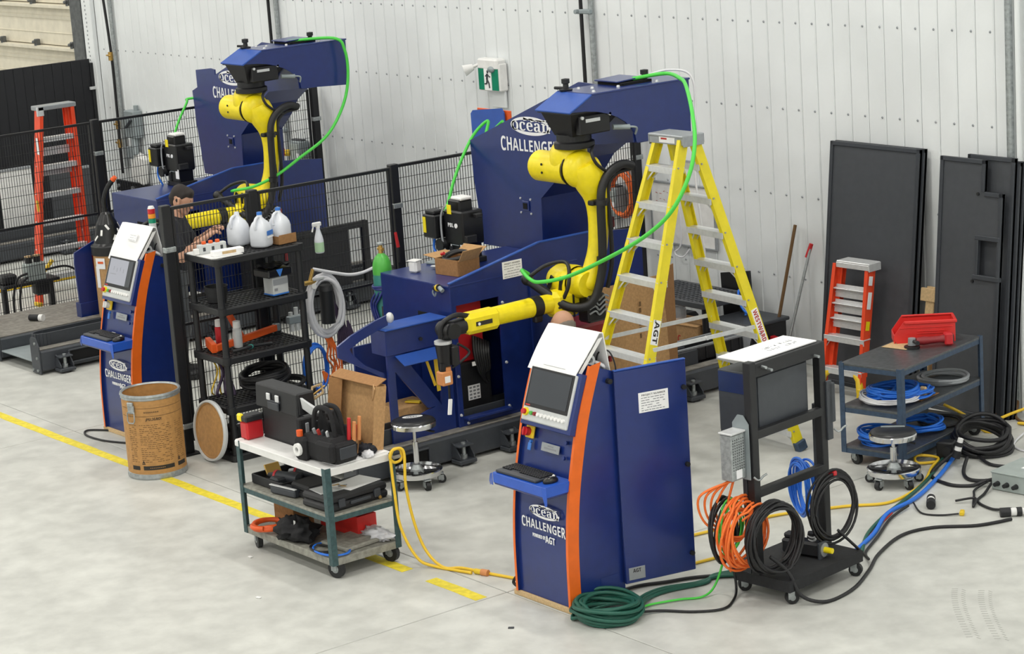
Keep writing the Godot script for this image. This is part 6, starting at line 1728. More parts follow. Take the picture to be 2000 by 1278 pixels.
func build_ladders():
	# tall yellow double-sided stepladder
	var t := thing("yellow_stepladder", "tall yellow double-sided stepladder with aluminium steps, open beside the nearer machine", "ladder", Vector3(-11.76, 0, -10.3))
	var O := -Vector3(-11.76, 0, -10.3)
	var FL := [Vector3(-11.908, 2.30, -10.253) + O, Vector3(-12.183, 0.0, -9.502) + O]
	var FR := [Vector3(-11.613, 2.30, -10.232) + O, Vector3(-11.45, 0.0, -9.448) + O]
	var RL := [Vector3(-11.893, 2.30, -10.352) + O, Vector3(-12.06, 0.0, -11.016) + O]
	var RR := [Vector3(-11.613, 2.30, -10.332) + O, Vector3(-11.35, 0.0, -10.963) + O]
	for p in [[FL, -1], [FR, 1], [RL, -1], [RR, 1]]:
		var r = rail(p[0][1] + Y * 0.0, p[0][0], Vector3(p[1], 0, 0), t, "yellow_ladder", 0.078, 0.03)
		var a: Vector3 = p[0][1]; var b: Vector3 = p[0][0]
		var dir := (b - a).normalized()
		obj("foot", Mesher.new().bar(a + dir * 0.001, a + dir * 0.075, 0.05, 0.09, Vector3.BACK, 0.006), "cart_blue", r)
		var rv := Mesher.new()
		for k in 9:
			var y := (0.15 + 0.247 * k) / 2.3
			var q := a.lerp(b, y)
			rv.cyl(q + Vector3(p[1] * 0.003, 0, 0.02), q + Vector3(p[1] * 0.01, 0, 0.02), 0.007, -1, 6)
		obj("rivets", rv, "alu_dark", r)
	for pr in [[FL, FR, 1.0], [RL, RR, -1.0]]:
		for k in 9:
			var y: float = 0.15 + 0.2465 * k
			var u := y / 2.3
			var a: Vector3 = pr[0][1].lerp(pr[0][0], u); var b: Vector3 = pr[1][1].lerp(pr[1][0], u)
			var s := obj("step", Mesher.new().bar(a, b, 0.085, 0.005, Y, 0.001).bar(a + Vector3(0, -0.02, 0.04 * pr[2]), b + Vector3(0, -0.02, 0.04 * pr[2]), 0.005, 0.042, Y, 0.001).bar(a + Vector3(0, -0.02, -0.04 * pr[2]), b + Vector3(0, -0.02, -0.04 * pr[2]), 0.005, 0.042, Y, 0.001), "alu", t)
			var br := Mesher.new()
			for e in [[a, b], [b, a]]:
				var dd: Vector3 = (e[1] - e[0]).normalized()
				for z in [-0.03, 0.03]: br.bar(e[0] + dd * 0.075 + Vector3(0, -0.03, z * pr[2]), e[0] + dd * 0.006 + Vector3(0, -0.1, z * pr[2] * 0.8 + 0.02 * pr[2]), 0.012, 0.004, Vector3.BACK)
			obj("brace", br, "alu", s)
	obj("top_cap", Mesher.new().box(Vector3(0.0, 2.33, 0.008), Vector3(0.36, 0.02, 0.2), 0.006).box(Vector3(0.0, 2.305, 0.095), Vector3(0.36, 0.065, 0.01), 0.003).box(Vector3(0.0, 2.305, -0.085), Vector3(0.36, 0.065, 0.01), 0.003).box(Vector3(0.178, 2.3, 0.01), Vector3(0.008, 0.075, 0.19), 0.003).box(Vector3(-0.178, 2.3, 0.01), Vector3(0.008, 0.075, 0.19), 0.003), "alu_dark", t)
	var tl := obj("cap_label", Mesher.new().box(Vector3(0.01, 2.305, 0.102), Vector3(0.16, 0.045, 0.003), 0.0), "white", t)
	obj("label_print", Mesher.new().box(Vector3(-0.02, 2.31, 0.104), Vector3(0.06, 0.012, 0.001), 0.0), "print_red", tl)
	for pr in [[FL, RL], [FR, RR]]:
		var a: Vector3 = pr[0][1].lerp(pr[0][0], 0.41); var b: Vector3 = pr[1][1].lerp(pr[1][0], 0.41)
		var m := (a + b) / 2 + Y * 0.0
		obj("spreader", Mesher.new().bar(a, m, 0.006, 0.03).bar(m, b, 0.006, 0.03).cyl(m - Vector3(0.012, 0, 0), m + Vector3(0.012, 0, 0), 0.015, -1, 10), "alu", t)
	# stickers on the right-hand rails
	for st in [[FR, 0.46, "AGT", "logo_white", "print_black", 0.15, 0.052], [RR, 0.41, "WESTWARD", "logo_white", "print_red", 0.24, 0.045]]:
		var a: Vector3 = st[0][1]; var b: Vector3 = st[0][0]
		var z := (b - a).normalized()
		var x := Vector3.RIGHT.slide(z).normalized()
		var yv := z.cross(x)
		var c: Vector3 = a.lerp(b, st[1]) + x * 0.004
		var lb := obj("sticker", Mesher.new(Transform3D(Basis(x, yv, z), c)).box(Vector3.ZERO, Vector3(0.003, st[6] + 0.012, st[5] + 0.02), 0.0), st[3], t)
		writing("lettering", st[2], Transform3D(Basis(-z, -yv if false else x.cross(-z), x), c + x * 0.002), st[6] * 0.8, st[4], lb, "Droid Sans", 700, 1.0, 0.002, st[5])
	# small orange stepladder, folded, against the tall panel
	var s := thing("orange_stepladder", "short folded orange stepladder with aluminium steps leaning on the tall grey panel", "ladder", Vector3(-12.16, 0, -12.2), 0.06)
	var h := 1.02
	var lean := -0.17
	for k in [[-1, -0.21, -0.17], [1, 0.2, 0.175]]:
		var sg: float = k[0]
		var a := Vector3(k[1], 0.06, 0.0); var b := Vector3(k[2], h - 0.02, lean)
		rail(a, b, Vector3(sg, 0, 0), s, "orange_ladder", 0.065, 0.028)
		rail(a + Vector3(-sg * 0.035, 0.1, -0.075), b + Vector3(-sg * 0.02, 0, -0.06), Vector3(sg, 0, 0), s, "orange_ladder", 0.05, 0.025)
		obj("foot", Mesher.new().bar(Vector3(k[1], 0.0, 0.012), Vector3(k[1], 0.09, 0.0), 0.04, 0.09, Vector3.BACK, 0.006), "plug_yellow", s)
		obj("foot_brace", Mesher.new().tube([Vector3(k[1] - sg * 0.005, 0.06, 0.02), Vector3(k[1] - sg * 0.03, 0.15, 0.0), Vector3(k[1] - sg * 0.1, 0.2, -0.02)], [0.03, 0.028, 0.02], 8), "plug_yellow", s)
	obj("top_cap", Mesher.new().box(Vector3(0.03, h + 0.005, lean - 0.03), Vector3(0.32, 0.016, 0.14), 0.004).box(Vector3(0.03, h - 0.02, lean + 0.04), Vector3(0.32, 0.04, 0.008), 0.002).box(Vector3(0.192, h - 0.02, lean - 0.03), Vector3(0.008, 0.06, 0.14), 0.002), "alu", s)
	var yy := [0.21, 0.455]
	for y in yy:
		var z: float = lean * y / h
		obj("step", Mesher.new().box(Vector3(0.0, y, z + 0.0), Vector3(0.4, 0.008, 0.085), 0.002).box(Vector3(0.0, y - 0.02, z + 0.04), Vector3(0.4, 0.045, 0.005), 0.001), "alu", s)
	for k in 3:
		var y := 0.53 + 0.115 * k
		obj("step", Mesher.new().box(Vector3(0.0, y + 0.03, lean * y / h - 0.03), Vector3(0.33, 0.1, 0.012), 0.003, Basis(Vector3.RIGHT, -0.2)).box(Vector3(0.0, y + 0.055, lean * y / h - 0.01), Vector3(0.33, 0.008, 0.05), 0.002).box(Vector3(0.0, y + 0.02, lean * y / h - 0.022), Vector3(0.33, 0.008, 0.014), 0.002), "alu", s)
	for y in [0.9, 0.75, 0.56]:
		var z: float = lean * y / h
		obj("sticker", Mesher.new().box(Vector3(0.202 - 0.012 * y, y, z + 0.0), Vector3(0.003, 0.07 if y != 0.75 else 0.13, 0.04), 0.0, Basis(Vector3.RIGHT, -0.2)), "logo_white" if y > 0.6 else "robot_yellow", s)
	for sg in [-1, 1]: obj("step_brace", Mesher.new().bar(Vector3(sg * 0.14, 0.435, -0.06), Vector3(sg * 0.195, 0.36, -0.05), 0.012, 0.006), "alu", s)
	# tall orange stepladder behind the far fence
	var g := thing("tall_orange_stepladder", "tall orange stepladder with aluminium treads behind the far mesh fence", "ladder", Vector3(-21.0, 0, -10.1))
	var H := 1.95
	for k in [[-1, 0.34, 0.1], [1, -0.3, -0.27]]:
		var sg: float = -k[0]
		rail(Vector3(0, 0.0, k[1]), Vector3(0.0, H, k[2]), Vector3(0, 0, sg), g, "orange_ladder", 0.07, 0.035)
		rail(Vector3(-0.11, 0.02, k[1] - sg * 0.03), Vector3(-0.1, H, k[2] - sg * 0.02), Vector3(0, 0, sg), g, "orange_ladder", 0.06, 0.03)
		obj("foot", Mesher.new().box(Vector3(0.0, 0.02, k[1]), Vector3(0.1, 0.04, 0.05), 0.006), "plug_yellow", g)
	obj("top_cap", Mesher.new().box(Vector3(-0.04, H + 0.02, -0.085), Vector3(0.16, 0.045, 0.42), 0.006), "alu_dark", g)
	obj("cap_bracket", Mesher.new().box(Vector3(0.03, H - 0.01, 0.1), Vector3(0.02, 0.09, 0.075), 0.004), "alu", g)
	for k in 6:
		var y := 0.28 + 0.278 * k
		var u := y / H
		var za := lerpf(0.34, 0.1, u); var zb := lerpf(-0.3, -0.27, u)
		obj("step", Mesher.new().box(Vector3(-0.03, y, (za + zb) / 2), Vector3(0.09, 0.008, za - zb), 0.002).box(Vector3(0.012, y - 0.02, (za + zb) / 2), Vector3(0.006, 0.045, za - zb), 0.001), "alu", g)
	for k in 2:
		var y := 1.52 - 0.2 * k
		obj("rear_rung", Mesher.new().box(Vector3(-0.1, y, -0.08), Vector3(0.02, 0.08, 0.4), 0.004), "alu", g)
	obj("sticker", Mesher.new().box(Vector3(0.0, 1.55, 0.155), Vector3(0.05, 0.26, 0.003), 0.0, Basis(Vector3.BACK, 0.07)), "logo_white", g)
	obj("sticker", Mesher.new().box(Vector3(0.0, 0.98, 0.225), Vector3(0.05, 0.16, 0.003), 0.0, Basis(Vector3.BACK, 0.07)), "plug_yellow", g)


# ---------------------------------------------------------------- right-hand side

func cable(called: String, pts: Array, r: float, m: String, label: String, cat := "cable", seg := 7) -> MeshInstance3D:
	var q := []
	for p in pts: q.append(xyz(p))
	var o := obj(called, Mesher.new().tube(spline(q, seg), r, 8), m)
	tag(o, label, cat)
	return o


func framed_panel(called: String, label: String, outline: Array, base: Vector3, tilt: float, thick: float, holes: Array):
	# sheet with a folded rim along its outline; outline in local xy, leaning back by tilt
	var t := thing(called, label, "panel", base)
	var T0 := Transform3D(Basis(Vector3.RIGHT, -tilt), Vector3.ZERO)
	var holes_m := Mesher.new(T0)
	if holes.is_empty():
		obj("sheet", Mesher.new(T0).prism(outline, Transform3D(Basis.IDENTITY, Vector3(0, 0, -thick)), thick - 0.012), "panel_grey", t)
	else:
		# the sheet is cut round the window in four pieces that share one mesh
		var s := Mesher.new(T0)
		for h in holes: s.prism(h, Transform3D(Basis.IDENTITY, Vector3(0, 0, -thick)), thick - 0.012)
		obj("sheet", s, "panel_grey", t)
	var rim := Mesher.new(T0)
	var n := outline.size()
	for i in n:
		var a: Vector2 = outline[i]; var b: Vector2 = outline[(i + 1) % n]
		var d := (b - a).normalized()
		var nn := Vector2(-d.y, d.x)
		var c := (a + b) / 2 + nn * 0.016
		rim.box(Vector3(c.x, c.y, -thick / 2), Vector3(a.distance_to(b), 0.032, thick), 0.003, Basis(Vector3.BACK, d.angle()))
	obj("rim", rim, "charcoal", t)
	return t


func build_right_side():
	# big leaning panels
	var ta := atan2(0.21, 1.88)
	for k in 2:
		framed_panel("leaning_sheet", "tall dark grey sheet panel leaning on the wall behind the small orange stepladder" if k == 0 else "second dark grey sheet panel close behind the tall one, showing at its right edge", [Vector2(0, 0), Vector2(0.93, 0), Vector2(0.93, 1.9), Vector2(0, 1.9)], Vector3(-12.635 + 0.015 * k, 0.0, -12.43 - 0.038 * k), ta, 0.035, [])
	var tb := atan2(0.18, 1.88)
	var ou := [Vector2(0, 0), Vector2(0.6, 0), Vector2(0.6, 1.66), Vector2(0.43, 1.66), Vector2(0.43, 1.89), Vector2(0, 1.89)]
	var hs := [[Vector2(0, 0), Vector2(0.6, 0), Vector2(0.6, 1.05), Vector2(0, 1.05)], [Vector2(0, 1.05), Vector2(0.39, 1.05), Vector2(0.39, 1.31), Vector2(0, 1.31)], [Vector2(0.57, 1.05), Vector2(0.6, 1.05), Vector2(0.6, 1.31), Vector2(0.57, 1.31)], [Vector2(0, 1.31), Vector2(0.6, 1.31), Vector2(0.6, 1.66), Vector2(0.43, 1.66), Vector2(0.43, 1.89), Vector2(0, 1.89)]]
	var p = framed_panel("notched_panel", "dark grey panel with notched corner and window hole, front one of the stack at right", ou, Vector3(-11.41, 0, -12.36), tb, 0.035, hs)
	var T0 := Transform3D(Basis(Vector3.RIGHT, -tb), Vector3.ZERO)
	obj("window_frame", Mesher.new(T0).box(Vector3(0.48, 1.325, -0.01), Vector3(0.23, 0.035, 0.035), 0.004).box(Vector3(0.48, 1.035, -0.01), Vector3(0.25, 0.035, 0.035), 0.004).box(Vector3(0.385, 1.18, -0.01), Vector3(0.025, 0.27, 0.03), 0.004).box(Vector3(0.585, 1.18, -0.01), Vector3(0.025, 0.27, 0.03), 0.004), "charcoal", p)
	for q in [[0.37, 1.64], [0.35, 1.0]]:
		obj("stud", Mesher.new(T0).cyl(Vector3(q[0], q[1], -0.02), Vector3(q[0], q[1], 0.0), 0.012, -1, 8), "black", p)
	framed_panel("window_panel", "dark panel behind the notched one, its framed top corner showing at the far right", [Vector2(0, 0), Vector2(0.44, 0), Vector2(0.44, 1.91), Vector2(0, 1.91)], Vector3(-11.2, 0, -12.42), tb, 0.035, [])
	for k in 2:
		framed_panel("edge_panel", "dark panel at the back of the right-hand stack, third from the front" if k == 0 else "dark panel at the back of the right-hand stack, next to the wall", [Vector2(0, 0), Vector2(0.43, 0), Vector2(0.43, 1.88), Vector2(0, 1.88)], Vector3(-11.16 + 0.012 * k, 0, -12.45 - 0.032 * k), tb, 0.03, [])
	var wd := thing("wood_post", "short wooden post with a cross block leaning between the dark panels", "timber", Vector3(-11.6, 0, -12.5))
	obj("post", Mesher.new().bar(Vector3(0, 0.0, 0.02), Vector3(0.02, 0.86, -0.11), 0.085, 0.04, Vector3.BACK, 0.004), "wood", wd)
	obj("cross_block", Mesher.new().box(Vector3(0.015, 0.8, -0.085), Vector3(0.17, 0.1, 0.035), 0.005, Basis(Vector3.RIGHT, -0.15)), "wood", wd)
	obj("side_post", Mesher.new().bar(Vector3(0.06, 0.0, -0.02), Vector3(0.075, 0.75, -0.13), 0.05, 0.04, Vector3.BACK, 0.004), "cardboard_dark", wd)
	# brooms
	var b1 := thing("broom_stick", "plain dark wooden broom stick leaning on the wall", "broom", Vector3(-13.26, 0, -12.5))
	obj("stick", Mesher.new().cyl(Vector3(0, 0.03, 0), Vector3(0.14, 1.16, -0.2), 0.014, -1, 10), "print_brown", b1)
	obj("ferrule", Mesher.new().cyl(Vector3(0, 0.03, 0), Vector3(0.014, 0.14, -0.02), 0.02, 0.016, 10), "steel_dark", b1)
	obj("head", Mesher.new().box(Vector3(0, 0.02, 0.0), Vector3(0.3, 0.04, 0.07), 0.01), "print_brown", b1)
	var b2 := thing("floor_squeegee", "red headed floor squeegee with steel handle and red grip, leaning on the wall", "squeegee", Vector3(-13.03, 0.0, -12.42))
	obj("handle", Mesher.new().cyl(Vector3(0.04, 0.26, -0.03), Vector3(0.1, 1.02, -0.26), 0.012, -1, 10), "galv", b2)
	obj("grip", Mesher.new().cyl(Vector3(0.075, 0.92, -0.235), Vector3(0.102, 1.03, -0.264), 0.019, 0.017, 12), "red", b2)
	obj("head", Mesher.new().bar(Vector3(-0.14, 0.27, -0.02), Vector3(0.24, 0.22, 0.03), 0.05, 0.045, Y, 0.006).box(Vector3(0.04, 0.26, -0.01), Vector3(0.08, 0.05, 0.05), 0.008), "red", b2)
	obj("rack_foot", Mesher.new().box(Vector3(0.04, 0.115, -0.03), Vector3(0.3, 0.22, 0.05), 0.01), "charcoal", b2)
	# ------------------------------------------------ frame cart
	var ph := 0.118
	var at := Vector3(-9.39, 0, -8.965)
	var t := thing("frame_trolley", "black steel frame trolley carrying a cabinet, cable coils and a servo motor", "trolley", at, ph)
	var W := 0.5
	var L := 0.69
	obj("deck", Mesher.new().prism([Vector2(-W / 2 + 0.06, -L / 2), Vector2(W / 2, -L / 2), Vector2(W / 2, L / 2), Vector2(-W / 2 + 0.1, L / 2), Vector2(-W / 2, L / 2 - 0.1), Vector2(-W / 2, -L / 2 + 0.06)], Transform3D(Basis(Vector3.RIGHT, Vector3.FORWARD, Y), Vector3(0, 0.14, 0)), 0.012), "black_matt", t)
	obj("deck_skirt", Mesher.new().box(Vector3(0.045, 0.115, L / 2 - 0.006), Vector3(W - 0.1, 0.06, 0.008), 0.002).box(Vector3(W / 2 - 0.006, 0.115, 0), Vector3(0.008, 0.06, L), 0.002).box(Vector3(-W / 2 + 0.006, 0.115, 0), Vector3(0.008, 0.06, L - 0.16), 0.002).box(Vector3(0.02, 0.115, -L / 2 + 0.006), Vector3(W - 0.06, 0.06, 0.008), 0.002), "black_matt", t)
	for q in [[0.2, 0.3], [0.2, -0.3], [-0.17, 0.28], [-0.17, -0.3]]: caster(Vector3(q[0], 0, q[1]), 0.04, 0.7 + q[1], t)
	for q in [[0.0, 0.325, 1.42], [-0.01, -0.32, 1.405]]:
		obj("upright", Mesher.new().box(Vector3(q[0], 0.15 + (q[2] - 0.15) / 2, q[1]), Vector3(0.055, q[2] - 0.15, 0.055), 0.004), "black", t)
	for q in [[-0.05, 0.31, 0.9], [-0.055, -0.35, 1.02]]:
		obj("rear_flat", Mesher.new().box(Vector3(q[0], 0.15 + (q[2] - 0.15) / 2, q[1] + 0.01), Vector3(0.03, q[2] - 0.15, 0.06), 0.003), "charcoal", t)
	for y in [1.365, 0.985, 0.635]:
		obj("cross_rail", Mesher.new().box(Vector3(0.002, y, 0), Vector3(0.045, 0.08 if y > 1.2 else 0.05, 0.6), 0.004), "black", t)
	obj("wing_bracket", Mesher.new().box(Vector3(0.005, 1.02, -0.385), Vector3(0.05, 0.24, 0.06), 0.005).box(Vector3(0.02, 0.98, -0.36), Vector3(0.02, 0.36, 0.05), 0.003), "charcoal", t)
	for q in [[1.41, 0.24], [1.385, 0.19], [1.37, -0.24]]:
		obj("bolt_stud", Mesher.new().cyl(Vector3(0.02, q[0] - 0.03, q[1]), Vector3(0.065, q[0] - 0.03, q[1] + 0.01), 0.009, -1, 8), "galv", t)
	for q in [[0.75, 0.36], [0.86, -0.39]]:
		obj("chain_hook", Mesher.new().tube(spline([Vector3(0.03, q[0], q[1]), Vector3(0.05, q[0] - 0.02, q[1] - 0.02), Vector3(0.06, q[0] + 0.0, q[1] - 0.05), Vector3(0.07, q[0] + 0.01, q[1] - 0.07)], 4), 0.006, 6), "galv", t)
	var T1 := Transform3D(Basis(Y, ph), at)
	# cabinet
	var cb := thing("grey_cabinet", "grey control cabinet hanging in the black trolley frame", "cabinet", T1 * Vector3(-0.165, 0.94, 0.01), ph)
	obj("body", Mesher.new().box(Vector3(0.0, 0.195, 0.0), Vector3(0.26, 0.39, 0.5), 0.006), "charcoal", cb)
	obj("back_plate", Mesher.new().box(Vector3(0.133, 0.2, -0.01), Vector3(0.008, 0.32, 0.44), 0.003), "base_grey", cb)
	obj("door_frame", Mesher.new().box(Vector3(-0.133, 0.2, 0.0), Vector3(0.012, 0.36, 0.48), 0.004), "panel_grey", cb)
	obj("blue_tape", Mesher.new().box(Vector3(0.0, 0.32, 0.252), Vector3(0.25, 0.12, 0.004), 0.002), "film_blue", cb)
	M["tape_navy"] = M["film_blue"].duplicate()
	M["tape_navy"].albedo_color = Color.html("1c2f5c")
	cb.get_node("blue_tape").material_override = M["tape_navy"]
	var st := thing("cardboard_sign", "white board with handwriting lying on top of the grey cabinet", "sign", T1 * Vector3(-0.13, 1.408, 0.0), ph + 0.0)
	obj("board", Mesher.new().box(Vector3(0, 0.004, 0), Vector3(0.25, 0.008, 0.6), 0.001, Basis(Vector3.BACK, 0.0)), "paper", st)
	var ink := Mesher.new()
	var rng := RandomNumberGenerator.new()
	rng.seed = 5
	for ln in 2:
		for k in 9:
			if k == 4: continue
			var z := 0.02 - 0.03 * k + 0.012 * ln
			var x := -0.01 + 0.055 * ln
			for s in 3:
				var a := Vector3(x + rng.randf_range(-0.018, 0.018), 0.0088, z + rng.randf_range(-0.012, 0.012))
				var b := Vector3(x + rng.randf_range(-0.018, 0.018), 0.0088, z + rng.randf_range(-0.012, 0.012))
				if a.distance_to(b) > 0.008: ink.bar(a, b, 0.004, 0.001, Y, 0.0)
	obj("handwriting", ink, "print_grey", st)
	# power supply
	var ps := thing("power_supply", "small perforated metal power supply fixed to the trolley's front upright", "power supply", T1 * Vector3(-0.06, 0.73, 0.43), ph)
	obj("case", Mesher.new().box(Vector3(0, 0.15, 0), Vector3(0.085, 0.27, 0.12), 0.004), "galv", ps)
	obj("end_cap", Mesher.new().box(Vector3(0, 0.295, 0), Vector3(0.1, 0.012, 0.13), 0.003), "alu", ps)
	obj("mounting_plate", Mesher.new().prism([Vector2(-0.06, 0), Vector2(0.06, 0), Vector2(0.06, 0.33), Vector2(0.02, 0.38), Vector2(-0.02, 0.38), Vector2(-0.06, 0.33)], Transform3D(Basis.IDENTITY, Vector3(0.01, 0.0, -0.07)), 0.006), "zinc_grey", ps)
	var dots := Mesher.new()
	for i in 6:
		for k in 12: dots.box(Vector3(0.0432, 0.08 + k * 0.016, -0.045 + i * 0.018), Vector3(0.001, 0.008, 0.008), 0.0)
	stuff(obj("vent_holes", dots, "steel_dark", ps))
	obj("warning_label", Mesher.new().box(Vector3(0.0435, 0.05, 0.0), Vector3(0.002, 0.05, 0.05), 0.0), "logo_white", ps)
	# coils hung on the frame
	var side := Basis(Vector3(0, 0, -1), Y, Vector3(1, 0, 0))
	var n := 0
	for c in [
		[Vector3(0.15, 0.4, 0.33), side * Basis(Y, -0.12), 0.195, 17, 0.06, 0.024, 0.0085, "hose_black", "large black cable coil hanging on the trolley's front upright", 0.95],
		[Vector3(0.0, 0.42, 0.42), side * Basis(Y, 0.1), 0.17, 11, 0.08, 0.05, 0.008, "cable_orange", "bright orange cable coil bunched behind the black one on the trolley", 0.95],
		[Vector3(-0.13, 0.42, 0.42), side * Basis(Y, 0.25), 0.18, 5, 0.04, 0.02, 0.008, "hose_black", "black cable coil at the left of the orange coil on the trolley", 0.9],
		[Vector3(-0.1, 0.44, 0.42), side * Basis(Y, 0.2), 0.15, 3, 0.02, 0.02, 0.006, "cable_green", "thin green cable ring between the orange and black coils", 0.9],
		[Vector3(0.13, 0.44, -0.22), side * Basis(Y, -0.1), 0.2, 8, 0.03, 0.03, 0.008, "hose_black", "black cable coil with red tie hanging on the trolley's rear upright", 0.9],
		[Vector3(-0.2, 0.46, -0.37), side * Basis(Y, 1.05), 0.165, 10, 0.035, 0.02, 0.008, "cable_blue", "blue cable coil hanging behind the trolley's rear upright", 0.9]]:
		var m := Mesher.new()
		m.tube(coil_points(T1 * c[0], Basis(Y, ph) * c[1], c[2], c[3], c[4], c[5], 80 + n, c[9], 32), c[6], 6)
		tag(obj("cable_coil", m, c[7]), c[8], "cable coil")
		n += 1
	tag(obj("red_tie", Mesher.new(T1).box(Vector3(0.13, 0.64, -0.235), Vector3(0.05, 0.03, 0.03), 0.006), "red"), "small red tie at the top of the rear black coil", "cable tie")
	# orange loops from the power supply
	var ol := Mesher.new()
	for k in 4:
		var s := 0.02 * k
		ol.tube(spline([T1 * Vector3(-0.07, 0.75 - s * 0.3, 0.44), T1 * Vector3(-0.12 - s, 0.66, 0.48 + s * 2), T1 * Vector3(-0.15 - s * 0.5, 0.55 - s, 0.5 + s), T1 * Vector3(-0.08 + s, 0.42, 0.5), T1 * Vector3(0.0 + s, 0.4 + s, 0.46), T1 * Vector3(0.06, 0.6 - s, 0.42)], 7), 0.0075, 6)
	ol.tube(spline([T1 * Vector3(-0.07, 0.74, 0.42), T1 * Vector3(-0.12, 0.5, 0.45), T1 * Vector3(-0.1, 0.3, 0.42), T1 * Vector3(-0.16, 0.2, 0.38), T1 * Vector3(-0.18, 0.14, 0.36)], 7), 0.0075, 6)
	tag(obj("orange_cable", ol, "cable_orange"), "orange cables looping from the small power supply down to the orange coil", "cable")
	# servo motor on the deck
	var sv := thing("servo_motor", "black servo motor with yellow shaft cap lying on the trolley deck", "motor", T1 * Vector3(0.03, 0.152, -0.1), ph + 0.12)
	obj("body", Mesher.new().box(Vector3(-0.03, 0.05, 0), Vector3(0.26, 0.09, 0.09), 0.014), "tool_black", sv)
	obj("flange", Mesher.new().box(Vector3(0.105, 0.05, 0), Vector3(0.016, 0.105, 0.105), 0.004), "charcoal", sv)
	obj("flange_face", Mesher.new().cyl(Vector3(0.113, 0.05, 0), Vector3(0.118, 0.05, 0), 0.042, -1, 24), "alu_dark", sv)
	obj("shaft_cap", Mesher.new().cyl(Vector3(0.116, 0.05, 0), Vector3(0.17, 0.05, 0), 0.019, 0.017, 14), "robot_yellow", sv)
	obj("plug_housing", Mesher.new().box(Vector3(-0.09, 0.11, 0.0), Vector3(0.12, 0.035, 0.06), 0.01).cyl(Vector3(0.02, 0.1, 0.0), Vector3(0.03, 0.145, 0.0), 0.022, -1, 12), "tool_black", sv)
	for k in 2: obj("steel_ring", Mesher.new().cyl(Vector3(0.03, 0.1 + 0.02 * k, 0.0), Vector3(0.032, 0.106 + 0.02 * k, 0.0), 0.026, -1, 14), "alu", sv)
	# ------------------------------------------------ floor cables
	var gm := Mesher.new()
	gm.tube(coil_points(Vector3(-9.76, 0.055, -7.84), Basis(Vector3.RIGHT, -PI / 2), 0.165, 14, 0.05, 0.045, 61, 1.0, 32), 0.0115, 8)
	tag(obj("hose_coil", gm, "hose_green"), "dark green hose coil lying on the floor in front of the nearer kiosk", "hose coil")
	var pm := Mesher.new()
	pm.tube(coil_points(Vector3(-9.78, 0.012, -7.86), Basis(Vector3.RIGHT, -PI / 2), 0.06, 2, 0.01, 0.02, 62), 0.012, 6)
	tag(obj("purple_lead", pm, "cable_purple"), "short dull purple lead inside the green hose coil", "cable")
	for k in 3:
		cable("green_hose", [[-9.72 + 0.02 * k, 0.02 + 0.02 * k, -8.02], [-9.85 + 0.02 * k, 0.015, -8.16 - 0.02 * k], [-9.88 + 0.03 * k, 0.014, -8.35], [-9.8 + 0.02 * k, 0.014, -8.55 - 0.02 * k], [-9.78 - 0.02 * k, 0.016, -8.72], [-9.64, 0.02 + 0.02 * k, -8.86]], 0.011, "hose_green", ["dark green hose leading from the coil to the trolley, left strand", "dark green hose leading from the coil to the trolley, middle strand", "dark green hose leading from the coil to the trolley, right strand"][k], "hose")
	cable("bright_green_cable", [[-9.68, 0.03, -7.98], [-9.72, 0.014, -8.12], [-9.66, 0.012, -8.3], [-9.6, 0.01, -8.42], [-9.6, 0.05, -8.52], [-9.58, 0.2, -8.58], [-9.56, 0.35, -8.58]], 0.007, "cable_green", "thin bright green cable rising from the floor to the trolley")
	cable("black_cable", [[-10.02, 0.02, -8.12], [-10.02, 0.012, -8.3], [-9.95, 0.012, -8.45], [-9.88, 0.012, -8.62], [-9.7, 0.014, -8.86], [-9.55, 0.03, -8.95]], 0.011, "hose_black", "black cable from under the kiosk to the trolley")
	cable("black_cable", [[-9.64, 0.03, -7.96], [-9.6, 0.012, -8.1], [-9.45, 0.01, -8.22], [-9.36, 0.01, -8.36], [-9.42, 0.01, -8.5], [-9.5, 0.05, -8.6], [-9.53, 0.25, -8.6], [-9.54, 0.4, -8.6]], 0.008, "hose_black", "black cable curving out from the green coil and up the trolley")
	cable("black_cable", [[-9.2, 0.3, -8.6], [-9.14, 0.2, -8.68], [-9.08, 0.06, -8.72], [-9.0, 0.012, -8.84], [-9.04, 0.01, -9.1], [-9.2, 0.01, -9.4], [-9.36, 0.01, -9.65], [-9.5, 0.01, -10.0], [-9.46, 0.01, -10.24], [-9.28, 0.01, -10.45], [-9.2, 0.012, -10.68]], 0.011, "hose_black", "long black cable from the trolley to the black and white connector at right")
	cable("black_cable", [[-9.25, 0.3, -9.2], [-9.22, 0.14, -9.35], [-9.3, 0.03, -9.5], [-9.44, 0.012, -9.62], [-9.6, 0.012, -9.9], [-9.78, 0.012, -10.2], [-9.86, 0.02, -10.45]], 0.009, "hose_black", "black cable from the rear coil to the middle connector")
	cable("dark_teal_cable", [[-9.42, 0.014, -9.56], [-9.66, 0.012, -9.86], [-9.84, 0.012, -10.2], [-9.98, 0.012, -10.55], [-10.16, 0.012, -10.95], [-10.36, 0.012, -11.3], [-10.45, 0.06, -11.5]], 0.012, "hose_green", "dark teal cable lying beside the blue one")
	cable("blue_cable", [[-9.5, 0.016, -9.6], [-9.64, 0.016, -9.9], [-9.86, 0.016, -10.26], [-9.94, 0.016, -10.6], [-10.12, 0.016, -11.0], [-10.3, 0.03, -11.35], [-10.36, 0.08, -11.5]], 0.014, "cable_blue", "thick blue cable running over the floor from the trolley to the black coil")
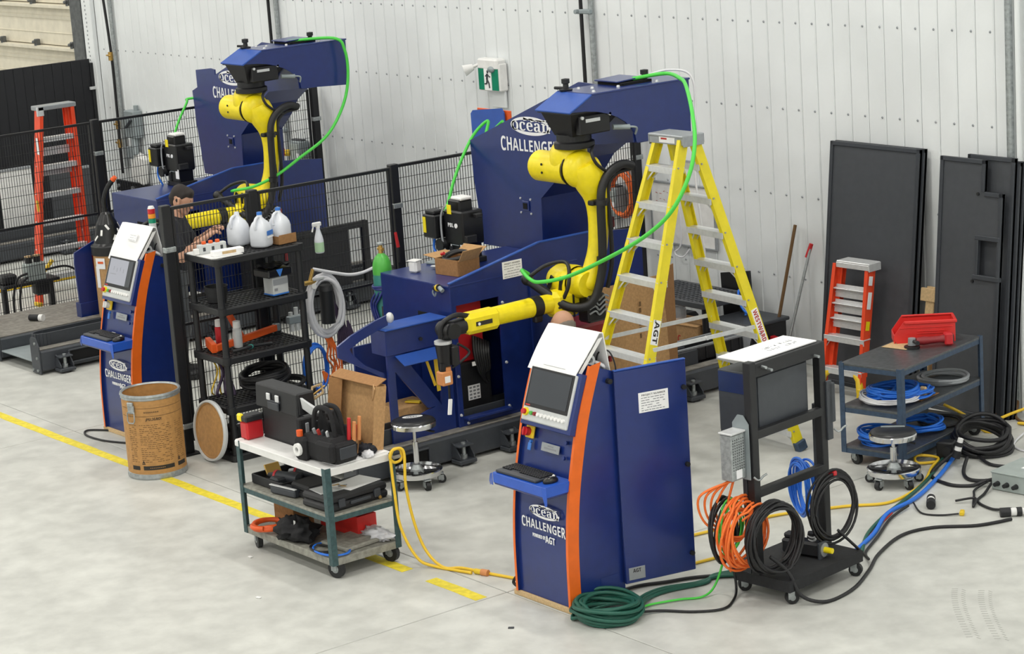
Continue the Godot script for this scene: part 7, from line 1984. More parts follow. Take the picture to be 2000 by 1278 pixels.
	cable("yellow_cable", [[-10.5, 0.011, -9.1], [-10.44, 0.011, -9.45], [-10.38, 0.011, -9.8], [-10.18, 0.011, -10.2], [-10.02, 0.011, -10.45], [-10.12, 0.011, -10.85], [-10.34, 0.011, -11.2], [-10.42, 0.03, -11.35], [-10.52, 0.05, -11.25], [-10.46, 0.02, -11.2], [-10.4, 0.011, -11.4], [-10.56, 0.012, -11.6]], 0.010, "cable_yellow", "yellow cable winding over the floor past the low stool")
	cable("thin_red_cable", [[-9.56, 0.008, -9.7], [-9.74, 0.008, -10.05], [-9.86, 0.008, -10.3]], 0.005, "print_red", "thin dark red lead beside the blue cable")
	cable("thin_black_cable", [[-9.88, 0.02, -10.52], [-9.72, 0.008, -10.42], [-9.6, 0.008, -10.46], [-9.52, 0.012, -10.55]], 0.006, "hose_black", "thin black lead ending in the small yellow plug")
	cable("black_cable", [[-9.7, 0.02, -10.72], [-9.62, 0.03, -10.82], [-9.55, 0.012, -10.72], [-9.7, 0.012, -10.9], [-9.78, 0.012, -11.0], [-9.8, 0.03, -11.15]], 0.008, "hose_black", "black lead looping from the middle connector towards the grey box")
	cable("black_cable", [[-9.3, 0.03, -10.8], [-9.42, 0.012, -10.76], [-9.6, 0.012, -10.82], [-9.68, 0.012, -10.98], [-9.74, 0.04, -11.12]], 0.009, "hose_black", "black lead from the grey box to the striped connector")
	cable("black_cable", [[-10.2, 0.06, -11.4], [-10.1, 0.012, -11.25], [-9.96, 0.012, -11.15], [-9.84, 0.02, -11.18], [-9.76, 0.05, -11.2]], 0.013, "hose_black", "thick black cable from the coil's connector to the grey box")
	cable("black_cable", [[-10.3, 0.1, -11.45], [-10.25, 0.012, -11.1], [-10.0, 0.012, -10.98], [-9.86, 0.012, -11.05], [-9.8, 0.04, -11.14]], 0.013, "hose_black", "thick black cable sweeping in front of the black coil")
	cable("black_cable", [[-10.3, 0.03, -11.6], [-10.05, 0.012, -11.5], [-9.8, 0.012, -11.7], [-9.6, 0.012, -12.0], [-9.4, 0.012, -12.3]], 0.012, "hose_black", "thick black cable running out of frame behind the grey box")
	cable("white_cable", [[-10.5, 0.008, -12.6], [-10.42, 0.02, -12.3], [-10.3, 0.008, -12.0], [-10.15, 0.008, -11.9], [-9.98, 0.008, -11.95]], 0.007, "cable_white", "thin white cable lying at the right edge of the floor")
	for c in [["black_connector", Vector3(-9.8, 0.03, -10.6), 2.3, 0.03, 0.2, "black and white cable connector in the middle of the floor cables"], ["striped_connector", Vector3(-9.25, 0.03, -10.76), 0.9, 0.03, 0.17, "black and white striped connector nearest the right edge"], ["coil_connector", Vector3(-10.24, 0.13, -11.36), 1.2, 0.028, 0.14, "black and white connector standing against the black coil"]]:
		var k := thing(c[0], c[5], "connector", c[1], c[2] if c[0] != "coil_connector" else 0.0)
		var ax := Vector3.RIGHT if c[0] != "coil_connector" else Vector3(0.15, 0.9, -0.2).normalized()
		var le: float = c[4]
		var i := 0
		for s in [[-0.5, -0.12, 1.0, "tool_black"], [-0.12, 0.1, 0.85, "white"], [0.1, 0.3, 0.95, "tool_black"], [0.3, 0.5, 0.7, "white"]]:
			obj("sleeve", Mesher.new().cyl(ax * le * s[0], ax * le * s[1], c[3] * s[2], -1, 16), s[3], k)
	var yp := thing("yellow_plug", "small yellow plug lying at the end of a thin black lead", "plug", Vector3(-9.51, 0.016, -10.57), 2.2)
	obj("body", Mesher.new().box(Vector3(0, 0, 0), Vector3(0.055, 0.03, 0.03), 0.006), "plug_yellow", yp)
	obj("pins", Mesher.new().box(Vector3(0.035, 0, 0.006), Vector3(0.02, 0.004, 0.006), 0.0).box(Vector3(0.035, 0, -0.006), Vector3(0.02, 0.004, 0.006), 0.0), "brass", yp)
	# black cable coil on the floor by the cart
	var bc := Mesher.new()
	bc.tube(coil_points(Vector3(-10.34, 0.12, -11.72), Basis(Vector3(0.6, 0, -0.8).normalized(), 0.35) * Basis(Vector3.RIGHT, -PI / 2), 0.185, 13, 0.07, 0.03, 71, 1.0, 32), 0.015, 8)
	tag(obj("cable_coil", bc, "hose_black"), "big heavy black cable coil on the floor at the cable cart's right end", "cable coil")
	var cbx := thing("black_socket_block", "black socket block on the floor between the coil and the yellow cable", "socket block", Vector3(-10.4, 0, -11.42), 0.4)
	obj("block", Mesher.new().box(Vector3(0, 0.07, 0), Vector3(0.12, 0.14, 0.1), 0.01), "black", cbx)
	obj("socket", Mesher.new().cyl(Vector3(0.06, 0.08, 0.02), Vector3(0.085, 0.08, 0.02), 0.03, -1, 14).cyl(Vector3(0.02, 0.08, 0.05), Vector3(0.02, 0.08, 0.075), 0.03, -1, 14), "tool_black", cbx)
	# grey box
	var gb := thing("grey_junction_box", "grey sheet metal junction box on the floor at the right edge", "junction box", Vector3(-9.6, 0, -11.3), 0.12)
	obj("body", Mesher.new().box(Vector3(0, 0.06, 0), Vector3(0.3, 0.115, 0.36), 0.005), "grey_box", gb)
	obj("lid", Mesher.new().box(Vector3(0, 0.122, 0), Vector3(0.31, 0.012, 0.37), 0.003), "grey_box", gb)
	obj("label", Mesher.new().box(Vector3(0.02, 0.129, 0.0), Vector3(0.08, 0.002, 0.06), 0.0), "logo_white", gb)
	for k in 3: obj("gland", Mesher.new().cyl(Vector3(-0.1 + 0.07 * k, 0.05, 0.18), Vector3(-0.1 + 0.07 * k, 0.05, 0.22), 0.018, 0.014, 10), "tool_black", gb)
	# cords at the wall
	var yw := Mesher.new()
	yw.tube(spline([Vector3(-10.75, 0.02, -12.3), Vector3(-10.7, 0.06, -12.45), Vector3(-10.6, 0.1, -12.6), Vector3(-10.5, 0.06, -12.6), Vector3(-10.5, 0.02, -12.45), Vector3(-10.6, 0.015, -12.4), Vector3(-10.4, 0.012, -12.5), Vector3(-10.1, 0.012, -12.6)], 7), 0.011, 8)
	tag(obj("yellow_cable", yw, "cable_yellow"), "yellow cord looping on the floor at the foot of the wall at right", "cord")
	cable("yellow_cable", [[-10.9, 0.2, -11.95], [-10.8, 0.12, -12.05], [-10.65, 0.012, -12.1], [-10.5, 0.012, -12.2]], 0.011, "cable_yellow", "yellow cord dropping from behind the cable cart", "cord")
	cable("brown_cable", [[-10.85, 0.02, -12.4], [-10.8, 0.1, -12.62], [-10.7, 0.012, -12.5], [-10.4, 0.012, -12.4]], 0.011, "print_brown", "dark brown cord on the floor beside the yellow cord loop", "cord")
	# tyre prints in the dust
	var tp := Mesher.new()
	for a in [[-8.05, -8.98, 0.35], [-7.92, -9.06, 0.25]]:
		for k in 22:
			var u := k / 22.0
			var q := Vector3(a[0] - 0.5 * u - 0.1 * sin(u * 2.0), 0.0004, a[1] - 0.55 * u)
			tp.box(q, Vector3(0.035, 0.0004, 0.008), 0.0, Basis(Y, a[2] + 0.5)).box(q + Vector3(0.05, 0, -0.02), Vector3(0.03, 0.0004, 0.007), 0.0, Basis(Y, a[2] - 0.4))
	var fm: StandardMaterial3D = M["floor"].duplicate()
	fm.albedo_color = Color.html("b2b3ae")
	fm.detail_enabled = false
	M["tyre_dust"] = fm
	stuff(tag(obj("tyre_print", tp, "tyre_dust"), "faint tyre tread prints on the floor at the lower right", "tyre mark"))


# ---------------------------------------------------------------- behind the ladder, on the wall, in the far cell

func disconnect_box(at: Vector3, label: String):
	var t := thing("isolator_box", label, "switch box", at)
	obj("body", Mesher.new().box(Vector3(0, 0, 0.06), Vector3(0.22, 0.26, 0.12), 0.01), "zinc_grey", t)
	obj("cover_frame", Mesher.new().box(Vector3(0, 0, 0.122), Vector3(0.17, 0.2, 0.012), 0.006), "grey_box", t)
	obj("label", Mesher.new().box(Vector3(0.07, -0.03, 0.13), Vector3(0.05, 0.07, 0.002), 0.0), "logo_white", t)
	obj("yellow_plate", Mesher.new().cyl(Vector3(-0.1, -0.0, 0.12), Vector3(-0.13, 0.0, 0.16), 0.035, -1, 16), "plug_yellow", t)
	obj("red_handle", Mesher.new().bar(Vector3(-0.11, -0.02, 0.17), Vector3(-0.16, 0.05, 0.17), 0.03, 0.03), "red", t)
	obj("hinge_bar", Mesher.new().box(Vector3(0.0, 0.135, 0.06), Vector3(0.2, 0.02, 0.06), 0.005), "charcoal", t)
	obj("gland", Mesher.new().cyl(Vector3(-0.05, -0.13, 0.06), Vector3(-0.05, -0.24, 0.06), 0.028, -1, 10), "red_dark", t)
	obj("drop_cable", Mesher.new().tube(spline([Vector3(-0.05, -0.24, 0.06), Vector3(-0.06, -0.5, 0.06), Vector3(-0.03, -0.8, 0.05), Vector3(-0.04, -1.15, 0.04)], 6), 0.012, 8), "hose_black", t)


func build_back_things():
	disconnect_box(Vector3(-20.5, 1.18, -12.74), "grey switch box with red handle on the wall behind the far robot")
	disconnect_box(Vector3(-15.36, 1.15, -12.74), "grey switch box with red handle on the wall inside the orange coil")
	var om := Mesher.new()
	om.tube(coil_points(Vector3(-15.2, 1.23, -12.64), Basis.IDENTITY, 0.19, 7, 0.03, 0.025, 91, 0.75), 0.011, 6)
	tag(obj("cable_coil", om, "cable_orange"), "orange cable coil hung on the wall beside the nearer robot arm", "cable coil")
	tag(obj("coil_hook", Mesher.new().box(Vector3(-15.2, 1.45, -12.69), Vector3(0.05, 0.05, 0.12), 0.008), "charcoal"), "dark hook holding the orange coil on the wall", "hook")
	# whiteboard
	var wb := thing("whiteboard", "whiteboard with faint red handwriting on the wall behind the yellow stepladder", "whiteboard", Vector3(-14.5, 1.1, -12.73))
	obj("board", Mesher.new().box(Vector3(0, 0, 0.0), Vector3(0.8, 0.52, 0.016), 0.002), "white", wb)
	obj("frame", Mesher.new().box(Vector3(0, 0.262, 0.004), Vector3(0.82, 0.018, 0.026), 0.003).box(Vector3(0, -0.262, 0.004), Vector3(0.82, 0.018, 0.026), 0.003).box(Vector3(0.402, 0, 0.004), Vector3(0.018, 0.52, 0.026), 0.003).box(Vector3(-0.402, 0, 0.004), Vector3(0.018, 0.52, 0.026), 0.003), "alu_dark", wb)
	var ink := Mesher.new()
	var rng := RandomNumberGenerator.new()
	rng.seed = 3
	for r in 3:
		for k in 14 - 4 * r:
			var x := -0.34 + 0.05 * k
			var y := 0.17 - 0.065 * r
			var a := Vector3(x, y + rng.randf_range(-0.012, 0.012), 0.009)
			ink.bar(a, a + Vector3(rng.randf_range(0.008, 0.03), rng.randf_range(-0.02, 0.02), 0), 0.004, 0.001, Vector3.BACK, 0.0)
	obj("handwriting", ink, "print_red", wb)
	cable("white_cable", [[-14.62, 1.95, -12.7], [-14.55, 1.5, -12.7], [-14.5, 0.9, -12.69], [-14.56, 0.78, -12.66], [-14.46, 0.75, -12.66], [-14.4, 0.82, -12.69]], 0.007, "cable_white", "thin white cord hanging in front of the whiteboard", "cord")
	# cardboard sheet, shelf, box, bagged case
	var cs := thing("cardboard_sheet", "large brown cardboard sheet standing against the nearer machine behind the yellow stepladder", "cardboard", Vector3(-13.07, 0.225, -10.9))
	obj("sheet", Mesher.new().box(Vector3(0.015, 0.4, 0.0), Vector3(0.012, 0.8, 0.66), 0.002, Basis(Vector3.BACK, 0.05)), "cardboard", cs)
	obj("fold", Mesher.new().box(Vector3(-0.04, 0.42, -0.42), Vector3(0.01, 0.84, 0.22), 0.002, Basis(Y, 0.5)), "cardboard_dark", cs)
	var pr := Mesher.new()
	for k in 7: pr.box(Vector3(0.03 - 0.002 * k + 0.004, 0.62 - 0.05 * k, -0.06), Vector3(0.004, 0.035, 0.016), 0.0)
	obj("print", pr, "print_brown", cs)
	var sh := thing("black_plastic_shelf", "low black plastic shelf unit with lattice top behind the yellow stepladder", "shelf", Vector3(-14.0, 0, -12.32))
	var lm := Mesher.new()
	lm.box(Vector3(0, 0.545, 0.25), Vector3(0.9, 0.05, 0.03), 0.006).box(Vector3(0, 0.545, -0.25), Vector3(0.9, 0.05, 0.03), 0.006).box(Vector3(0.44, 0.545, 0), Vector3(0.03, 0.05, 0.5), 0.006).box(Vector3(-0.44, 0.545, 0), Vector3(0.03, 0.05, 0.5), 0.006)
	for i in range(1, 18): lm.box(Vector3(-0.45 + 0.05 * i, 0.56, 0), Vector3(0.018, 0.014, 0.48), 0.002)
	for i in range(1, 10): lm.box(Vector3(0, 0.558, -0.25 + 0.05 * i), Vector3(0.88, 0.012, 0.016), 0.002)
	obj("lattice_top", lm, "panel_grey", sh)
	obj("lower_shelf", Mesher.new().box(Vector3(0, 0.12, 0), Vector3(0.9, 0.04, 0.5), 0.006), "black", sh)
	for sx in [-1, 1]:
		for sz in [-1, 1]: obj("leg", Mesher.new().cyl(Vector3(sx * 0.41, 0, sz * 0.21), Vector3(sx * 0.41, 0.53, sz * 0.21), 0.03, -1, 14), "black", sh)
	obj("stored_parts", Mesher.new().box(Vector3(-0.2, 0.26, 0.0), Vector3(0.3, 0.22, 0.3), 0.03).box(Vector3(-0.05, 0.42, 0.1), Vector3(0.12, 0.16, 0.12), 0.03), "tool_black", sh)
	obj("plastic_film", Mesher.new().box(Vector3(0.05, 0.4, 0.2), Vector3(0.2, 0.2, 0.06), 0.03), "plastic_clear", sh)
	var fb := thing("parts_carton", "brown carton printed FANUC on the low black shelf", "carton", Vector3(-13.88, 0.14, -12.2), 0.1)
	obj("body", Mesher.new().box(Vector3(0, 0.11, 0), Vector3(0.42, 0.22, 0.3), 0.004), "cardboard", fb)
	obj("flap", Mesher.new().box(Vector3(0.0, 0.225, 0.08), Vector3(0.42, 0.006, 0.15), 0.001, Basis(Vector3.RIGHT, 0.06)), "cardboard", fb)
	writing("lettering", "FANUC", Transform3D(Basis.IDENTITY, Vector3(-0.08, 0.1, 0.151)), 0.06, "print_red", fb, "Droid Sans", 700, 1.0, 0.001, 0.2)
	var f2 := thing("plain_carton", "plain brown carton at the right end of the low black shelf", "carton", Vector3(-13.6, 0.14, -12.3))
	obj("body", Mesher.new().box(Vector3(0, 0.09, 0), Vector3(0.12, 0.18, 0.28), 0.004), "cardboard_dark", f2)
	obj("tape", Mesher.new().box(Vector3(0, 0.181, 0), Vector3(0.03, 0.003, 0.28), 0.0), "kraft", f2)
	var bp := thing("black_board", "tilted black board leaning on the wall beside the low shelf", "board", Vector3(-13.75, 0.0, -12.62))
	obj("board", Mesher.new().box(Vector3(0, 0.4, 0), Vector3(0.36, 0.62, 0.02), 0.003, Basis(Vector3.BACK, 0.16) * Basis(Vector3.RIGHT, -0.1)), "black_gloss", bp)
	obj("white_tag", Mesher.new().box(Vector3(-0.06, 0.52, 0.025), Vector3(0.1, 0.05, 0.004), 0.001, Basis(Vector3.BACK, 0.16)), "white", bp)
	var bc := thing("bagged_case", "black case wrapped in clear plastic with blue leads, right of the low shelf", "case", Vector3(-13.4, 0, -12.42))
	obj("case", Mesher.new().box(Vector3(0, 0.2, 0), Vector3(0.44, 0.38, 0.4), 0.01), "black", bc)
	obj("lid", Mesher.new().box(Vector3(0, 0.4, 0), Vector3(0.48, 0.03, 0.44), 0.008), "charcoal", bc)
	var fl := []
	for i in 8:
		var row := []
		for j in 10: row.append(Vector3(-0.24 + 0.054 * j, 0.39 - 0.045 * i, 0.225 + 0.018 * sin(j * 1.9 + i * 0.7) + 0.005 * i))
		fl.append(row)
	obj("plastic_wrap", Mesher.new().sheet(fl, 0.004), "plastic_clear", bc)
	obj("blue_lead", Mesher.new().tube(spline([Vector3(-0.05, 0.42, 0.0), Vector3(-0.08, 0.52, -0.04), Vector3(-0.2, 0.6, -0.08), Vector3(-0.14, 0.53, -0.02), Vector3(0.0, 0.47, 0.05), Vector3(0.1, 0.44, 0.02)], 6), 0.01, 6).tube(spline([Vector3(0.24, 0.4, 0.1), Vector3(0.27, 0.25, 0.15), Vector3(0.28, 0.05, 0.12)], 6), 0.01, 6).tube(spline([Vector3(-0.1, 0.38, 0.24), Vector3(-0.12, 0.2, 0.25), Vector3(-0.08, 0.05, 0.25)], 6), 0.01, 6), "cable_blue", bc)
	# ribbed cable chain beyond the skid end
	var cc := thing("cable_chain", "black ribbed cable chain lying in a tray beyond the nearer skid", "cable chain", Vector3(-13.25, 0, -11.6))
	obj("tray_edge", Mesher.new().box(Vector3(0.0, 0.33, -0.2), Vector3(0.02, 0.02, 1.3), 0.004).box(Vector3(-0.24, 0.33, -0.2), Vector3(0.02, 0.02, 1.3), 0.004), "alu_dark", cc)
	for k in 14: obj("link", Mesher.new().box(Vector3(0.0, 0.27, 0.4 - 0.09 * k), Vector3(0.03, 0.11, 0.082), 0.008), "black", cc)
	obj("tray_floor", Mesher.new().box(Vector3(-0.12, 0.215, -0.2), Vector3(0.24, 0.01, 1.28), 0.002).box(Vector3(-0.24, 0.27, -0.2), Vector3(0.015, 0.11, 1.28), 0.003), "black", cc)
	for k in 2:
		var rw := thing("red_welder_unit", ["dark red and black welder unit behind the nearer kiosk's paper pad", "dark red welder unit with white lettering behind the white jugs"][k], "welder", Vector3(-12.76, 0, -10.12) + Vector3(-5.48, 0, -0.66) * k)
		obj("case", Mesher.new().box(Vector3(0, 0.44, 0), Vector3(0.3, 0.76, 0.34), 0.02), "black", rw)
		obj("red_cover", Mesher.new().box(Vector3(0, 0.86 if k == 0 else 0.95, 0), Vector3(0.31, 0.1 if k == 0 else 0.3, 0.35), 0.02), "red_dark", rw)
		if k == 1: obj("white_print", Mesher.new().box(Vector3(0.157, 0.98, 0.0), Vector3(0.003, 0.02, 0.14), 0.0).box(Vector3(0.157, 0.945, 0.0), Vector3(0.003, 0.025, 0.17), 0.0), "logo_white", rw)
		obj("red_frame", Mesher.new().tube([Vector3(0.16, 0.6, 0.16), Vector3(0.17, 0.8, 0.15), Vector3(0.17, 0.8, -0.15), Vector3(0.16, 0.6, -0.16)], 0.014, 8), "red_dark", rw)
		for sx in [-1, 1]:
			for sz in [-1, 1]: obj("foot", Mesher.new().cyl(Vector3(sx * 0.11, 0, sz * 0.13), Vector3(sx * 0.11, 0.07, sz * 0.13), 0.03, -1, 12), "rubber", rw)
	# ------------------------------------------------ far cell
	var bs := thing("black_screen_frame", "low black screen in a post frame standing on the far skid", "screen", Vector3(-18.15, 0.0, -11.4))
	obj("sheet", Mesher.new().box(Vector3(0.02, 0.5, 0.18), Vector3(0.02, 0.56, 0.9), 0.003), "screen_black", bs)
	obj("top_bar", Mesher.new().box(Vector3(0.02, 0.8, 0.08), Vector3(0.05, 0.06, 1.12), 0.004), "black", bs)
	obj("post", Mesher.new().box(Vector3(0.02, 0.52, -0.46), Vector3(0.06, 0.62, 0.06), 0.005), "black", bs)
	obj("post", Mesher.new().box(Vector3(0.02, 0.52, 0.64), Vector3(0.06, 0.62, 0.06), 0.005), "black", bs)
	obj("base_bar", Mesher.new().box(Vector3(0.02, 0.22, 0.08), Vector3(0.07, 0.05, 1.14), 0.004), "charcoal", bs)
	# drum with black cone
	var wd := thing("wire_drum", "brown welding wire drum with black cone lid and white stickers in the far cell", "drum", Vector3(-19.0, 0.2, -9.6))
	var r := 0.155
	obj("drum", Mesher.new().lathe([Vector2(0, 0), Vector2(r, 0.0), Vector2(r, 0.62), Vector2(0, 0.62)], Vector3.ZERO, Basis.IDENTITY, 36), "cardboard", wd)
	obj("lid_band", Mesher.new().lathe([Vector2(r, 0.6), Vector2(r + 0.012, 0.6), Vector2(r + 0.014, 0.68), Vector2(r + 0.004, 0.69), Vector2(0, 0.69)], Vector3.ZERO, Basis.IDENTITY, 36), "black", wd)
	obj("cone", Mesher.new().lathe([Vector2(r - 0.005, 0.69), Vector2(r - 0.02, 0.71), Vector2(0.1, 0.88), Vector2(0.05, 0.97), Vector2(0.03, 0.99), Vector2(0.03, 1.02), Vector2(0, 1.02)], Vector3.ZERO, Basis.IDENTITY, 36), "black_gloss", wd)
	for k in 6:
		var a := 0.1 + k * 0.5
		var y := 0.76 + 0.05 * (k % 3)
		var rr := lerpf(r - 0.02, 0.1, (y - 0.71) / 0.17) + 0.002
		var nn := Vector3(sin(a), 0.35, cos(a)).normalized()
		obj("sticker", Mesher.new().box(Vector3(sin(a) * rr, y, cos(a) * rr), Vector3(0.02, 0.055, 0.004), 0.001, Basis(Vector3(cos(a), 0, -sin(a)), nn.cross(Vector3(cos(a), 0, -sin(a))), nn) * Basis(Vector3.BACK, 0.6 * (k % 3 - 1))), "white", wd)
	obj("wire_guide", Mesher.new().tube(spline([Vector3(0, 1.0, 0), Vector3(0.0, 1.1, 0.0), Vector3(0.02, 1.2, -0.03), Vector3(0.07, 1.28, -0.07)], 6), 0.024, 10), "black_gloss", wd)
	obj("red_tip", Mesher.new().cyl(Vector3(0.07, 1.28, -0.07), Vector3(0.095, 1.31, -0.09), 0.026, 0.02, 12), "orange_plastic", wd)
	obj("paper_label", Mesher.new().box(Vector3(0.07, 0.53, 0.142), Vector3(0.1, 0.1, 0.003), 0.0, Basis(Y, 0.45)).box(Vector3(0.03, 0.4, 0.155), Vector3(0.045, 0.2, 0.003), 0.0, Basis(Y, 0.2)), "logo_white", wd)
	obj("orange_mark", Mesher.new().box(Vector3(0.075, 0.54, 0.1445), Vector3(0.06, 0.02, 0.002), 0.0, Basis(Y, 0.45)), "orange_plastic", wd)
	var gp := thing("blue_guard", "blue guard plates with a red opening left of the black cone drum", "guard", Vector3(-19.22, 0.14, -9.46))
	var yz := Basis(Vector3(0, 0, -1), Vector3(0, 1, 0), Vector3(1, 0, 0))
	obj("plate", Mesher.new().prism([Vector2(-0.12, 0.2), Vector2(0.16, 0.17), Vector2(0.16, 0.42), Vector2(0.06, 0.42), Vector2(0.05, 0.66), Vector2(0.16, 0.7), Vector2(0.16, 0.76), Vector2(0.08, 0.76), Vector2(-0.12, 0.68), Vector2(-0.13, 0.58)], Transform3D(yz, Vector3(0, 0, 0)), 0.02), "blue", gp)
	obj("foot_plate", Mesher.new().box(Vector3(-0.02, 0.1, 0.0), Vector3(0.1, 0.2, 0.24), 0.004), "blue", gp)
	obj("red_liner", Mesher.new().box(Vector3(-0.02, 0.52, -0.1), Vector3(0.015, 0.22, 0.12), 0.002), "red_dark", gp)
	obj("yellow_part", Mesher.new().box(Vector3(-0.01, 0.36, -0.1), Vector3(0.03, 0.06, 0.1), 0.006), "plug_yellow", gp)
	# deck boards between fence and skid
	var dk := thing("steel_deck", "grey deck boards between the far skid and the far mesh fence", "deck", Vector3(-19.6, 0, -8.8))
	for k in 3: obj("board", Mesher.new().box(Vector3(-0.26 + 0.27 * k, 0.19, 0), Vector3(0.26, 0.03, 2.1), 0.004), "deck_grey", dk)
	obj("support", Mesher.new().box(Vector3(0, 0.085, 0), Vector3(0.78, 0.17, 2.0), 0.006), "base_grey", dk)
	var pg := thing("black_plug", "black plug with white collar lying on the grey deck boards", "plug", Vector3(-19.45, 0.205, -9.0), 0.5)
	obj("body", Mesher.new().cyl(Vector3(-0.07, 0.03, 0), Vector3(0.04, 0.03, 0), 0.03, -1, 14), "tool_black", pg)
	obj("collar", Mesher.new().cyl(Vector3(0.04, 0.03, 0), Vector3(0.08, 0.03, 0), 0.034, -1, 14), "white", pg)
	# stand with grey box behind the fence at left
	var jb := thing("grey_box_stand", "grey box on a black stand with two plugs, behind the far mesh fence", "junction box", Vector3(-20.6, 0, -9.55))
	obj("box", Mesher.new().box(Vector3(0, 0.44, -0.02), Vector3(0.12, 0.18, 0.2), 0.012), "grey_box", jb)
	for k in 2: obj("plug", Mesher.new().cyl(Vector3(0.0, 0.53, 0.03 - 0.09 * k), Vector3(0.0, 0.59, 0.03 - 0.09 * k), 0.036, -1, 12), "tool_black", jb)
	for k in 2: obj("plug_cap", Mesher.new().cyl(Vector3(0.0, 0.59, 0.03 - 0.09 * k), Vector3(0.0, 0.6, 0.03 - 0.09 * k), 0.038, -1, 12), "wood", jb)
	obj("shelf", Mesher.new().box(Vector3(-0.05, 0.34, 0.05), Vector3(0.25, 0.03, 0.6), 0.004), "black", jb)
	for k in [-0.2, 0.3]: obj("leg", Mesher.new().box(Vector3(-0.05, 0.17, k), Vector3(0.05, 0.34, 0.05), 0.004), "black", jb)
	obj("parts", Mesher.new().box(Vector3(-0.05, 0.4, 0.25), Vector3(0.14, 0.1, 0.16), 0.02).box(Vector3(-0.05, 0.26, -0.1), Vector3(0.12, 0.14, 0.16), 0.02), "tool_black", jb)
	obj("cable", Mesher.new().tube(spline([Vector3(0.03, 0.44, -0.12), Vector3(0.03, 0.44, -0.35), Vector3(0.03, 0.34, -0.5), Vector3(0.03, 0.2, -0.62), Vector3(0.03, 0.18, -0.85)], 6), 0.012, 6).tube(spline([Vector3(0.05, 0.44, 0.08), Vector3(0.06, 0.4, 0.2), Vector3(0.06, 0.2, 0.26), Vector3(0.06, 0.02, 0.26)], 6), 0.012, 6).tube(spline([Vector3(0.05, 0.4, 0.08), Vector3(0.08, 0.36, 0.16), Vector3(0.08, 0.2, 0.2), Vector3(0.08, 0.02, 0.2)], 6), 0.012, 6), "hose_black", jb)
	# third skid and pale panels behind the fence
	make_skid(Vector3(-10.42, 0, -1.0), "dark skid of the next cell behind the far mesh fence", [-10.3, -10.9], -11.4)
	for s in [[-23.9, -10.15, 0.66, 0.8, "white", "large white panel standing behind the far fence at the left edge"], [-23.9, -11.0, 0.4, 0.8, "white", "white panel standing behind the tall orange stepladder"], [-23.75, -11.6, 0.5, 0.72, "panel_grey", "dark grey panel standing behind the tall orange stepladder's treads"]]:
		var p := thing("leaning_sheet", s[5], "panel", Vector3(s[0], 0.17, s[1]))
		obj("sheet", Mesher.new().box(Vector3(0, s[3] / 2, 0), Vector3(0.03, s[3], s[2]), 0.006), s[4], p)
		obj("edge", Mesher.new().box(Vector3(0.005, s[3], 0), Vector3(0.05, 0.03, s[2]), 0.006), "alu_dark", p)
	var bb := thing("bolted_bar", "black bar with three bolts fixed across the white panel at the left edge", "bar", Vector3(-23.84, 0.75, -10.1))
	obj("bar", Mesher.new().box(Vector3.ZERO, Vector3(0.04, 0.14, 0.75), 0.006), "black", bb)
	for k in 3: obj("bolt", Mesher.new().cyl(Vector3(0.02, 0, -0.28 + 0.28 * k), Vector3(0.045, 0, -0.28 + 0.28 * k), 0.025, -1, 8), "alu_dark", bb)
	var yr := thing("yellow_barrier", "yellow rail of the next cell seen through the fence at left", "rail", Vector3(-21.6, 0, -9.8))
	obj("rail", Mesher.new().box(Vector3(0, 0.1, -0.35), Vector3(0.03, 0.03, 1.9), 0.004), "plug_yellow", yr)
	obj("post", Mesher.new().bar(Vector3(0.0, 0.08, -0.2), Vector3(0.0, 0.32, -0.45), 0.04, 0.03), "plug_yellow", yr)
	obj("foot", Mesher.new().box(Vector3(0, 0.045, -0.35), Vector3(0.08, 0.09, 0.1), 0.006), "plug_yellow", yr)
	var ob := thing("red_bar", "red bar slanting down at the left edge behind black frame legs", "bar", Vector3(-19.95, 0.2, -8.75))
	obj("bar", Mesher.new().bar(Vector3(0, 0.42, 0.2), Vector3(0.05, 0.0, -0.05), 0.02, 0.045, Vector3.RIGHT), "orange_ladder", ob)
	var bf := thing("black_leg_stand", "black frame legs standing on the deck at the left edge", "frame", Vector3(-19.6, 0.205, -8.35))
	for k in 3: obj("leg", Mesher.new().box(Vector3(0.0, 0.4, 0.1 - 0.14 * k), Vector3(0.03, 0.8, 0.03 + 0.03 * (k == 0 as int)), 0.003), "black", bf)
	obj("cross_bar", Mesher.new().box(Vector3(0, 0.45, -0.05), Vector3(0.03, 0.03, 0.4), 0.003).box(Vector3(0, 0.7, -0.05), Vector3(0.03, 0.06, 0.4), 0.003), "black", bf)


